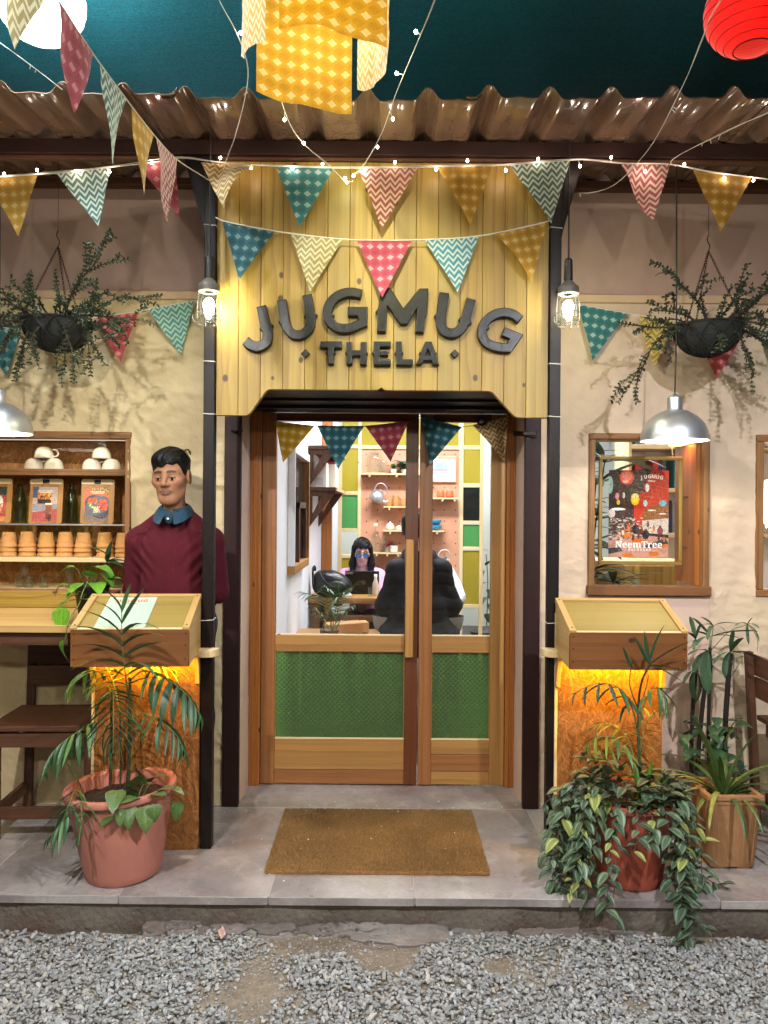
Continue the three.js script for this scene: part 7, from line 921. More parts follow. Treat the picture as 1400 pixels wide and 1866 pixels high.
    part(lid, 'sticker', box(-w / 2 + 0.004, -w / 2 + 0.062, hh - 0.026, hh - 0.008, 0.0031, 0.0036, 0), std(0x8c8c86, 0.6)); part(q, 'keyboard_base', box(-w / 2, w / 2, 0, 0.012, -0.2, 0.0, 0.003), M.blackPlastic); part(lid, 'screen', box(-w / 2 + 0.012, w / 2 - 0.012, 0.014, hh - 0.012, -0.0072, -0.0062, 0), bulbMat(0.45, 0.62, 1, 1.2));
    const a = new THREE.RectAreaLight(0x7a9cff, 6, w - 0.03, hh - 0.03); a.position.set(c.x, 0.855, -2.182); a.lookAt(c.x, 1.0, -3.2); scene.add(a); }
  { const c = at(684.5, 1085, -2.05), q = thing('milk_bottle', 'white bottle standing beside the laptop', 'bottle', V(c.x, 0.7505, -2.05)); part(q, 'body', lathe([[0, 0.001], [0.023, 0.001], [0.025, 0.006], [0.025, 0.09], [0.012, 0.13], [0.012, 0.155], [0, 0.156]], 24), std(0xd8ccb4, 0.3)); part(q, 'cap', lathe([[0.0135, 0.15], [0.0135, 0.168], [0, 0.17]], 16), M.white); const d = at(675, 1084, -2.0), k = thing('shot_glass', 'small glass beside the white bottle', 'glass', V(d.x, 0.7505, -2.0)); part(k, 'glass', lathe([[0, 0.003], [0.016, 0.002], [0.02, 0.07], [0.0185, 0.07], [0.014, 0.008], [0, 0.008]], 20), M.jarGlass); }
  { const c = at(632, 1080, -1.97), q = thing('crumpled_napkin', 'crumpled white napkin on the table beside the backpack', 'napkin', V(c.x, 0.762, -1.97)), g = mergeVertices(new THREE.IcosahedronGeometry(0.028, 3).deleteAttribute('uv').deleteAttribute('normal')), p = g.attributes.position, v = V(0, 0, 0); for (let i = 0; i < p.count; i++) { v.fromBufferAttribute(p, i); v.multiplyScalar(0.6 + 0.8 * f2(v.x * 60, v.y * 60 + v.z * 40, 3, 2)); v.y = Math.max(v.y * 0.8, -0.011); p.setXYZ(i, v.x * 1.3, v.y, v.z); } g.computeVertexNormals(); const m = part(q, 'paper', g, M.paper); }
  { const z = -2.0, q = thing('backpack', 'slumped black backpack on the table against the white wall', 'backpack', V(-0.40, 0.7505, z)); const g = new THREE.SphereGeometry(1, 48, 32), p = g.attributes.position, v = V(0, 0, 0); for (let i = 0; i < p.count; i++) { v.fromBufferAttribute(p, i); const k = Math.pow(Math.abs(v.x), 4) + Math.pow(Math.abs(v.y), 3) + Math.pow(Math.abs(v.z), 3); v.multiplyScalar(0.25 + 0.75 / Math.pow(Math.max(k, 0.3), 0.22)); const fold = 0.05 * (1 - Math.abs(f2(v.x * 1.5 + v.y * 2.4, v.y * 2.5 - v.x, 3, 8) - 0.5) * 4); v.multiplyScalar(1 + fold); const y = (v.y + 1) * 0.115 * (1 - 0.26 * (v.x + 1) * 0.5 - 0.1 * v.x * v.x); p.setXYZ(i, v.x * 0.152, Math.max(0.001, y), v.z * 0.10); } g.computeVertexNormals(); part(q, 'bag', plain(g), std(0x101012, 0.35, { bumpMap: tex.weave, bumpScale: 0.0005 })); part(q, 'pocket', (() => { const k = new THREE.SphereGeometry(1, 24, 16); k.scale(0.09, 0.055, 0.03); return mv(plain(k), 0.035, 0.075, 0.092); })(), std(0x141416, 0.4)); part(q, 'strap', tube([V(-0.13, 0.20, 0.03), V(-0.135, 0.235, 0.02), V(-0.145, 0.22, 0.04), V(-0.14, 0.1, 0.085)], 0.009, 20, 8), M.blackPlastic); part(q, 'strap', tube([V(-0.1, 0.2, 0.06), V(-0.04, 0.12, 0.12), V(0.06, 0.06, 0.115)], 0.005, 20, 6), M.blackPlastic); }
  const bn = thing('low_bench', 'low wooden bench just inside the door, holding the palm and a paper bag', 'bench', [-0.3, 0, -0.9]); wpart(bn, 'top', box(-0.57, -0.02, 0.58, 0.612, -1.25, -0.62, 0.004, 'x'), M.teakB); for (const x of [-0.53, -0.07]) for (const z of [-1.2, -0.67]) wpart(bn, 'leg', box(x - 0.02, x + 0.02, 0.002, 0.5795, z - 0.02, z + 0.02, 0.003), M.old);
  { const q = thing('paper_bag', 'folded brown paper bag lying on the bench behind the small palm', 'paper bag', V(-0.26, 0.6125, -1.05), 0.25); const g = box(-0.12, 0.12, 0, 0.075, -0.06, 0.06, 0.012, 'x'), p = g.attributes.position; for (let i = 0; i < p.count; i++) { const x = p.getX(i); p.setY(i, Math.max(0, p.getY(i) * (1 + 0.5 * x) + (p.getY(i) > 0.03 ? (f2(x * 30, p.getZ(i) * 30, 3, 5) - 0.5) * 0.02 : 0))); } g.computeVertexNormals(); part(q, 'bag', g, std(0xb98a58, 0.85, { bumpMap: tex.plaster, bumpScale: 0.004 })); part(q, 'fold', box(0.118, 0.16, 0.01, 0.075, -0.055, 0.055, 0.004, 'x'), std(0xc89a66, 0.85)); }
  { const q = thing('indoor_palm', 'small feathery palm just inside the door glass', 'potted palm', V(-0.335, 0.6125, -0.8)); part(q, 'pot', lathe([[0, 0.001], [0.05, 0], [0.06, 0.06], [0.054, 0.06], [0, 0.05]], 24), M.darkWood); const F = (pts, o) => frond(q, px3(q, pts), { n: 14, len: 0.12, spread: 46, from: 0.3, sag: 0.05, wide: 0.85, mats: [M.palmB, M.palmA, M.palmB], ...o });
    F([[604, 1160, -0.8], [600, 1120, -0.78], [585, 1090, -0.74], [547, 1078, -0.7]], { seed: 41 }); F([[606, 1160, -0.8], [610, 1120, -0.78], [622, 1085, -0.75], [650, 1062, -0.72]], { seed: 42 }); F([[605, 1160, -0.8], [604, 1110, -0.76], [600, 1080, -0.72], [592, 1066, -0.66]], { seed: 43 }); F([[607, 1160, -0.8], [614, 1120, -0.8], [618, 1085, -0.8], [616, 1062, -0.8]], { seed: 44 }); F([[607, 1160, -0.8], [622, 1128, -0.78], [638, 1108, -0.76], [648, 1100, -0.74]], { seed: 45, n: 10, len: 0.09 }); F([[604, 1160, -0.8], [590, 1128, -0.8], [575, 1112, -0.82], [565, 1110, -0.84]], { seed: 46, n: 10, len: 0.09 }); }
  { const q = thing('corner_plant', 'climbing plant with sparse dark leaves in a black pot by the pale wall', 'potted plant', V(0.98, 0, -3.6)); part(q, 'pot', lathe([[0, 0.001], [0.09, 0], [0.12, 0.24], [0.11, 0.24], [0, 0.2]], 26), M.blackPlastic); part(q, 'stem', taper(px3(q, [[887, 1140, -3.6], [889, 1060, -3.6], [886, 1010, -3.6]]), 0.006, 0.004, 16, 6), M.cane); const rr = rng(12); for (const [x, y, dx, dy] of [[888, 1003, -1, 0.3], [886, 1030, 0.5, 1], [884, 1040, -0.9, -0.5], [890, 1062, -0.9, 0.1], [888, 1074, 0.5, -1], [886, 1088, -0.8, -0.7], [891, 1100, 0.4, -1], [890, 1118, -0.3, -1]]) leafOn(q, null, px3(q, [[x, y, -3.57]])[0], V(dx, dy, 0.4), 0.10, M.palmC, (rr() * 3) | 0); }
  { // the white garment hanging behind the man
    const q = thing('white_jacket', 'white jacket hung by its loop beside the man in black', 'jacket', at(812, 1020, -1.9)), L = px3(q, [[806, 1018, -1.9], [818, 1040, -1.88], [832, 1070, -1.82], [838, 1090, -1.78]]); part(q, 'sleeve', taper([...L], 0.036, 0.05, 20, 14), std(0xe9e9ec, 0.8, { bumpMap: tex.plaster, bumpScale: 0.02 })); part(q, 'cuff', taper(px3(q, [[838, 1088, -1.78], [831, 1097, -1.72], [822, 1104, -1.68]]), 0.05, 0.03, 8, 14), std(0xdcdce0, 0.85)); part(q, 'body', taper(px3(q, [[800, 1022, -1.95], [803, 1060, -1.95], [806, 1110, -1.95]]), 0.06, 0.09, 14, 16), std(0xe4e4e8, 0.85)); const lp = px3(q, [[810, 1013, -1.85]])[0], to = new THREE.TorusGeometry(0.046, 0.0045, 6, 36); part(q, 'loop', mv(plain(to), lp.x, lp.y, lp.z), M.white); part(q, 'tag', mv(box(-0.014, 0.014, -0.06, 0.02, -0.002, 0.002, 0.001), lp.x + 0.006, lp.y - 0.02, lp.z), std(0xb8bcc4, 0.5)); }
  { const q = thing('bucket_chair', 'grey moulded chair shell behind the man in the black jacket', 'chair', V(0.24, 0, -1.27)), g = new THREE.SphereGeometry(1, 40, 20, 0, Math.PI * 2, Math.PI * 0.5, Math.PI * 0.5); g.scale(0.315, 0.28, 0.15); part(q, 'shell', mv(plain(g), 0, 0.70, -0.03), std(0x77756e, 0.35)); for (const [x, z] of [[-0.16, 0.12], [0.16, 0.12], [-0.16, -0.14], [0.16, -0.14]]) part(q, 'leg', rod(V(x * 0.7, 0.46, z * 0.6), V(x * 1.3, 0.002, z * 1.3), 0.014, 0.011), M.teakB); }
  // ---- what the two right-hand windows show
  { const s = thing('bookcase', 'white bookcase of shelves seen through the right-hand windows', 'bookcase', [2.2, 0, -1.5]); for (const y of [0.62, 1.25, 1.56, 1.86, 2.1]) wpart(s, 'shelf', box(1.70, 3.2, y, y + 0.03, -1.6, -1.3, 0.003, 'x'), M.palePine); wpart(s, 'back', box(1.70, 3.2, 0.0, 2.13, -1.62, -1.601, 0, 'x'), M.white); for (const x of [1.68, 3.2]) wpart(s, 'side', box(x, x + 0.02, 0, 2.13, -1.62, -1.29, 0.002), M.palePine);
    const rr = rng(3), words = ['blue', 'navy', 'white', 'red', 'orange', 'grey', 'teal', 'cream']; const ORD = ['first', 'second', 'third', 'fourth', 'fifth', 'sixth', 'seventh', 'eighth', 'ninth', 'tenth', 'eleventh', 'twelfth', 'thirteenth', 'fourteenth', 'fifteenth', 'sixteenth', 'seventeenth', 'eighteenth', 'nineteenth', 'twentieth']; let n = 0, m = 0; for (const y of [1.591, 1.891, 1.281]) for (let x = (m = 0, 1.74); x < 2.42; ) { const w = 0.018 + rr() * 0.03, hh = 0.16 + rr() * 0.08, k = (rr() * 8) | 0, b = thing('book', `${words[k]} book in the bookcase behind the right windows, one of its row`, 'book', [x + w / 2, y, -1.42], 0, 'books in the bookcase'); b.userData.label = `${words[k]} book, ${ORD[m++]} from the left on the ${y < 1.4 ? 'lowest' : y < 1.7 ? 'middle' : 'top'} bookcase shelf behind the right windows`; part(b, 'cover', box(-w / 2, w / 2, 0, hh, -0.08, 0.08, 0.0015), std([0x3c5c9c, 0x24345c, 0xe6e6e2, 0xb8343c, 0xd98a4c, 0x8c9098, 0x3c8c94, 0xe8dcc0][k], 0.55)); x += w + 0.002 + (rr() < 0.12 ? 0.08 : 0); n++; } }
  { const q = thing('window_palm', 'dark fan-leaved plant standing behind the poster window', 'potted plant', V(1.10, 0, -0.36)), rr = rng(9), g = [0.5, 0.9].map((d) => blade(1, 0.13, { droop: d, fold: 0.3, shape: 'finger', seg: 7 })); part(q, 'pot', lathe([[0, 0.001], [0.12, 0], [0.15, 0.28], [0.14, 0.28], [0, 0.24]], 30), M.white); for (let i = 0; i < 17; i++) { const a = rr() * 6.28, R0 = 0.06 + rr() * 0.2, c = V(Math.cos(a) * R0, 0.7 + rr() * 1.05, Math.sin(a) * R0 * 0.7); part(q, 'stem', taper([V(0, 0.24, 0), V(c.x * 0.4, c.y * 0.6, c.z * 0.4), c], 0.006, 0.004, 12, 5), M.caneDark); for (let k = 0; k < 9; k++) { const b = k / 9 * 5.2 + a; aim(part(q, 'leaf', g[(rr() * 2) | 0], rr() < 0.5 ? M.palmC : M.rhapis), c, V(Math.cos(b), 0.25 + rr() * 0.3, Math.sin(b) * 0.8), DOWN, 0.26 + rr() * 0.14); } } }
  { const q = thing('wood_cupboard', 'pale wooden cupboard front seen below the poster frame', 'cupboard', [1.55, 0, -0.9]); wpart(q, 'carcass', box(1.30, 1.9, 0.0, 1.12, -1.1, -0.75, 0.004), M.palePine); wpart(q, 'door', box(1.315, 1.885, 0.03, 1.09, -0.7495, -0.735, 0.003), M.pine[0]); }
  { const q = thing('wire_lantern', 'pale bag of tangled lights glowing in the right-edge window', 'lantern', V(2.12, 1.48, -0.2)); const g = new THREE.SphereGeometry(0.10, 24, 18); g.scale(1, 1.3, 1); part(q, 'shade', plain(g), std(0xf0e2d0, 0.9, { transmission: 0.6, thickness: 0, emissive: 0xffe8d0, emissiveIntensity: 0.4 })); const rr = rng(6), pts = []; for (let i = 0; i < 26; i++) { const a = rr() * 6.28, e = (rr() - 0.5) * 2.6; pts.push(V(Math.cos(a) * Math.cos(e) * 0.103, Math.sin(e) * 0.133, Math.sin(a) * Math.cos(e) * 0.103)); } part(q, 'cable', tube(pts, 0.0015, 200, 4), M.wire); for (let i = 0; i < 8; i++) { const p = pts[i * 3]; part(q, 'bulb', mv(plain(new THREE.SphereGeometry(0.006, 8, 6)), p.x * 1.03, p.y * 1.03, p.z * 1.03), M.fairy); } part(q, 'cord', rod(V(0, 0.13, 0), V(0, 1.4, 0), 0.002), M.cable); lamp(q, q.position, 0xffe0c8, 0.25, 2); }
}
// ================================================================ people
// a smooth skin over a distance field (naive surface nets); f returns the distance, negative inside
function skin(f, lo, hi, cell, colorAt) {
  const n = [0, 1, 2].map((k) => Math.ceil((hi.getComponent(k) - lo.getComponent(k)) / cell) + 1), [nx, ny, nz] = n, v = new Float32Array(nx * ny * nz), id = new Int32Array(nx * ny * nz).fill(-1), at1 = (i, j, k) => i + nx * (j + ny * k);
  for (let k = 0; k < nz; k++) for (let j = 0; j < ny; j++) for (let i = 0; i < nx; i++) v[at1(i, j, k)] = f(lo.x + i * cell, lo.y + j * cell, lo.z + k * cell);
  const pos = [], idx = [], E = [[0, 1], [0, 2], [0, 4], [1, 3], [1, 5], [2, 3], [2, 6], [3, 7], [4, 5], [4, 6], [5, 7], [6, 7]];
  for (let k = 0; k + 1 < nz; k++) for (let j = 0; j + 1 < ny; j++) for (let i = 0; i + 1 < nx; i++) {
    const c = []; let m = 0; for (let q = 0; q < 8; q++) { c.push(v[at1(i + (q & 1), j + ((q >> 1) & 1), k + (q >> 2))]); if (c[q] < 0) m |= 1 << q; } if (m === 0 || m === 255) continue;
    let x = 0, y = 0, z = 0, s = 0; for (const [a, b] of E) { if ((c[a] < 0) === (c[b] < 0)) continue; const t = c[a] / (c[a] - c[b]); x += lerp(a & 1, b & 1, t); y += lerp((a >> 1) & 1, (b >> 1) & 1, t); z += lerp(a >> 2, b >> 2, t); s++; }
    id[at1(i, j, k)] = pos.length / 3; pos.push(lo.x + (i + x / s) * cell, lo.y + (j + y / s) * cell, lo.z + (k + z / s) * cell);
  }
  const quad = (a, b, c, d, flip) => { if (a < 0 || b < 0 || c < 0 || d < 0) return; flip ? idx.push(a, c, b, a, d, c) : idx.push(a, b, c, a, c, d); };
  for (let k = 1; k + 1 < nz; k++) for (let j = 1; j + 1 < ny; j++) for (let i = 1; i + 1 < nx; i++) {
    const s = v[at1(i, j, k)] < 0;
    if (s !== v[at1(i + 1, j, k)] < 0) quad(id[at1(i, j - 1, k - 1)], id[at1(i, j, k - 1)], id[at1(i, j, k)], id[at1(i, j - 1, k)], !s);
    if (s !== v[at1(i, j + 1, k)] < 0) quad(id[at1(i - 1, j, k - 1)], id[at1(i - 1, j, k)], id[at1(i, j, k)], id[at1(i, j, k - 1)], !s);
    if (s !== v[at1(i, j, k + 1)] < 0) quad(id[at1(i - 1, j - 1, k)], id[at1(i, j - 1, k)], id[at1(i, j, k)], id[at1(i - 1, j, k)], !s);
  }
  const g = new THREE.BufferGeometry(), P = new Float32Array(pos), N = new Float32Array(pos.length), uv = new Float32Array(pos.length / 3 * 2), e = cell * 0.5;
  for (let i = 0; i < P.length; i += 3) { const x = P[i], y = P[i + 1], z = P[i + 2], a = f(x + e, y, z) - f(x - e, y, z), b = f(x, y + e, z) - f(x, y - e, z), c = f(x, y, z + e) - f(x, y, z - e), l = Math.hypot(a, b, c) || 1; N[i] = a / l; N[i + 1] = b / l; N[i + 2] = c / l; uv[i / 3 * 2] = x + z * 0.5; uv[i / 3 * 2 + 1] = y; }
  g.setAttribute('position', new THREE.BufferAttribute(P, 3)); g.setAttribute('normal', new THREE.BufferAttribute(N, 3)); g.setAttribute('uv', new THREE.BufferAttribute(uv, 2)); g.setIndex(idx);
  if (colorAt) { const C = new Float32Array(P.length); for (let i = 0; i < P.length; i += 3) { const c = colorAt(P[i], P[i + 1], P[i + 2]); C[i] = c[0]; C[i + 1] = c[1]; C[i + 2] = c[2]; } g.setAttribute('color', new THREE.BufferAttribute(C, 3)); }
  return g;
}
const smin = (a, b, k) => { const h = Math.max(k - Math.abs(a - b), 0) / k; return Math.min(a, b) - h * h * k * 0.25; }, smax = (a, b, k) => -smin(-a, -b, k);
function capD(x, y, z, a, b, r0, r1) { const bx = b[0] - a[0], by = b[1] - a[1], bz = b[2] - a[2], px = x - a[0], py = y - a[1], pz = z - a[2], t = clamp((px * bx + py * by + pz * bz) / (bx * bx + by * by + bz * bz)); return Math.hypot(px - bx * t, py - by * t, pz - bz * t) - lerp(r0, r1, t); }
function ellD(x, y, z, c, r) { const a = (x - c[0]) / r[0], b = (y - c[1]) / r[1], d = (z - c[2]) / r[2], k0 = Math.hypot(a, b, d), k1 = Math.hypot(a / r[0], b / r[1], d / r[2]); return k1 < 1e-9 ? -Math.min(...r) : k0 * (k0 - 1) / k1; }
const bones = (list, k) => (x, y, z) => { let d = 1e3; for (const [a, b, r0, r1] of list) { const q = capD(x, y, z, a, b, r0, r1); d = d > 900 ? q : smin(d, q, k); } return d; };
// a head about 0.235 m high, its centre at the origin, looking along +z
function headField({ jaw = 1, nose = 1 } = {}) {
  return (x, y, z) => {
    const ax = Math.abs(x); let d = ellD(x, y, z, [0, 0.032, -0.018], [0.076, 0.09, 0.094]); d = smin(d, ellD(x, y, z, [0, -0.03, 0.022], [0.060 * jaw, 0.083, 0.066]), 0.03);
    d = smin(d, capD(ax, y, z, [0.012, -0.094, 0.058], [0, -0.096, 0.060], 0.017, 0.019), 0.03); d = smin(d, capD(ax, y, z, [0.048 * jaw, -0.060, 0.008], [0.022, -0.092, 0.045], 0.012, 0.014), 0.03);
    d = smin(d, ellD(ax, y, z, [0.044, -0.012, 0.052], [0.024, 0.020, 0.024]), 0.025); d = smin(d, capD(ax, y, z, [0, 0.021, 0.075], [0.044, 0.023, 0.061], 0.013, 0.011), 0.018);
    d = smax(d, -ellD(ax, y, z, [0.031, -0.001, 0.096], [0.020, 0.013, 0.020]), 0.014);
    d = smin(d, capD(x, y, z, [0, 0.012, 0.080], [0, -0.024, 0.100 + 0.004 * nose], 0.0085, 0.0115), 0.012); d = smin(d, ellD(ax, y, z, [0.0125 * nose, -0.0285, 0.089], [0.0095, 0.008, 0.011]), 0.008);
    const lid = Math.hypot(ax - 0.031, y + 0.001, z - 0.0715) - 0.0142, open = Math.max(lid, -(Math.max(y - 0.0012, -0.0055 - y) + (ax - 0.031) * (ax - 0.031) * 9)); d = smin(d, open, 0.003);
    d = smin(d, capD(ax, y, z, [0.0, -0.0565, 0.0850], [0.023, -0.0555, 0.0795], 0.0050, 0.0040), 0.008); d = smin(d, ellD(x, y, z, [0, -0.066, 0.0840], [0.019, 0.0058, 0.0080]), 0.006); d = smax(d, -capD(x, y, z, [-0.022, -0.0613, 0.092], [0.022, -0.0613, 0.092], 0.0016, 0.0016), 0.003);
    let ear = ellD(ax, y, z, [0.080, 0.002, -0.012], [0.010, 0.032, 0.020]); ear = smax(ear, -ellD(ax, y, z, [0.090, 0.003, -0.009], [0.007, 0.021, 0.012]), 0.006); d = smin(d, ear, 0.010);
    return smin(d, capD(x, y, z, [0, -0.06, -0.022], [0, -0.20, -0.035], 0.047, 0.053), 0.03);
  };
}
function skinColor(base, { brow = 1, tash = 0, lip = [0.34, 0.13, 0.11] } = {}) {
  return (x, y, z) => {
    const ax = Math.abs(x); let c = base.map((q, i) => q * (1 + 0.12 * (f2(x * 60, y * 60 + z * 30, 2, 3) - 0.5)) * (i ? 1 : 1 + 0.10 * Math.exp(-Math.pow((ax - 0.045) / 0.02, 2) - Math.pow((y + 0.02) / 0.02, 2))));
    if (z > 0.03) { const b = Math.exp(-Math.pow((y - 0.023 - 0.006 * Math.sin(ax * 55)) / 0.0068, 4)) * sstep(0.008, 0.014, ax) * sstep(0.056, 0.046, ax); c = mix3(c, [0.010, 0.008, 0.007], 0.96 * b * brow); const l = Math.exp(-Math.pow((y + 0.0608) / 0.0095, 6) - Math.pow(ax / 0.025, 6)); c = mix3(c, lip, 0.9 * l); const m = Math.exp(-Math.pow((y + 0.0465 + ax * 0.25) / 0.0052, 4) - Math.pow(ax / 0.027, 6)); c = mix3(c, [0.02, 0.016, 0.014], tash * m); const e = Math.exp(-Math.pow(Math.hypot(ax - 0.031, (y + 0.002) * 1.5) / 0.016, 4)); c = mix3(c, [base[0] * 0.55, base[1] * 0.5, base[2] * 0.5], 0.5 * e); const lash = Math.exp(-Math.pow((y - 0.0025) / 0.0022, 2)) * sstep(0.016, 0.02, ax) * sstep(0.047, 0.042, ax); c = mix3(c, [0.01, 0.01, 0.01], lash * 0.9); }
    return c;
  };
}
function hairField({ side = 0.006, top = 0.024, swoop = 0.010, slant = 0 }) {
  const sk = headField();
  return (x, y, z) => {
    const thick = lerp(side, top, sstep(0.03, 0.095, y)), gr = 0.0022 * Math.sin(x * 230 + z * 130 + 6 * f2(x * 24, z * 24, 2, 3)) * sstep(0.05, 0.09, y);
    let d = ellD(x, y, z, [0, 0.034, -0.018], [0.077 + thick * 0.8, 0.09 + thick, 0.096 + thick * 0.75]) - gr - swoop * Math.exp(-Math.pow((x + 0.03) / 0.05, 2) - Math.pow((z - 0.06) / 0.045, 2) - Math.pow((y - 0.095) / 0.03, 2));
    const line = z > 0.02 ? lerp(0.012, 0.056 + slant * x + 0.006 * Math.sin(x * 140) - 0.35 * Math.max(0, Math.abs(x) - 0.052), sstep(0.028, 0.055, z)) : z > -0.035 ? lerp(0.028, -0.005, sstep(0.0, 0.02, z)) : lerp(0.028, -0.075, sstep(-0.035, -0.06, z));
    d = smax(d, line - y, 0.006); return d;
  };
}
const eyeball = (t, x, y, z, look = 0) => { const e = part(t, 'eye', mv(plain(new THREE.SphereGeometry(0.0126, 18, 14)), x, y, z), std(0xb4a89c, 0.3)); part(e, 'iris', mv(plain((() => { const g = new THREE.SphereGeometry(0.0066, 14, 10); g.scale(1, 1, 0.5); return g; })()), x + 0.0112 * Math.sin(look), y, z + 0.0112 * Math.cos(look)), std(0x140c08, 0.08)); return e; };
// an open, slightly curled hand: fingers along -y, thumb at +x, palm towards +z
const handField = (() => { const L = [[[0, 0.012, 0], [0, -0.055, 0], 0.026, 0.034]]; const fx = [-0.03, -0.010, 0.010, 0.029], fl = [0.052, 0.066, 0.072, 0.064]; const list = fx.map((x, i) => [[[x * 0.8, -0.06, 0], [x, -0.085 - fl[i] * 0.18, 0.003]], [[x, -0.085 - fl[i] * 0.18, 0.003], [x * 1.03, -0.085 - fl[i] * 0.62, 0.012]], [[x * 1.03, -0.085 - fl[i] * 0.62, 0.012], [x * 1.03, -0.085 - fl[i] * 0.92, 0.027]]]); return (x, y, z) => { let d = smin(capD(x, y, z * 1.6, [-0.012, -0.02, 0], [-0.016, -0.066, 0], 0.024, 0.022), capD(x, y, z * 1.6, [0.012, -0.02, 0], [0.016, -0.066, 0], 0.024, 0.022), 0.02); d = smin(d, capD(x, y, z, [0, 0.06, 0], [0, 0.0, 0], 0.026, 0.027), 0.02); for (const f of list) { let q = 1; f.forEach(([a, b], i) => { q = Math.min(q, capD(x, y, z, a, b, 0.0092 - i * 0.0006, 0.0088 - i * 0.0008)); }); d = smin(d, q, 0.004); } const th = Math.min(capD(x, y, z, [0.024, -0.018, 0.004], [0.050, -0.05, 0.014], 0.013, 0.0105), capD(x, y, z, [0.050, -0.05, 0.014], [0.056, -0.082, 0.022], 0.0105, 0.0088)); return smin(d, th, 0.01); }; })();
const handGeo = (base) => skin(handField, V(-0.06, -0.175, -0.05), V(0.08, 0.09, 0.06), 0.0034, () => base);
const xf = (g, p, rx, ry, rz, s = 1) => { g.scale(s, s, s); g.applyMatrix4(new THREE.Matrix4().makeRotationFromEuler(new THREE.Euler(rx, ry, rz, 'YXZ'))); g.translate(...p); return g; };
const fold3 = (x, y, z, s) => (1 - Math.abs(f2(x * 9 + z * 3 + s, y * 5 + x * 3, 2, 40 + s) - 0.5) * 4) * 0.0055;
const skinMat = () => std(0xffffff, 0.55, { vertexColors: true, specularIntensity: 0.6 }), hairMat = std(0x0a0808, 0.55, { specularIntensity: 0.5, bumpMap: tex.grain, bumpScale: 0.003 });
const mergeC = (list) => mergeGeometries(list.map((g) => { const q = g.index ? g.toNonIndexed() : g; return q; }));
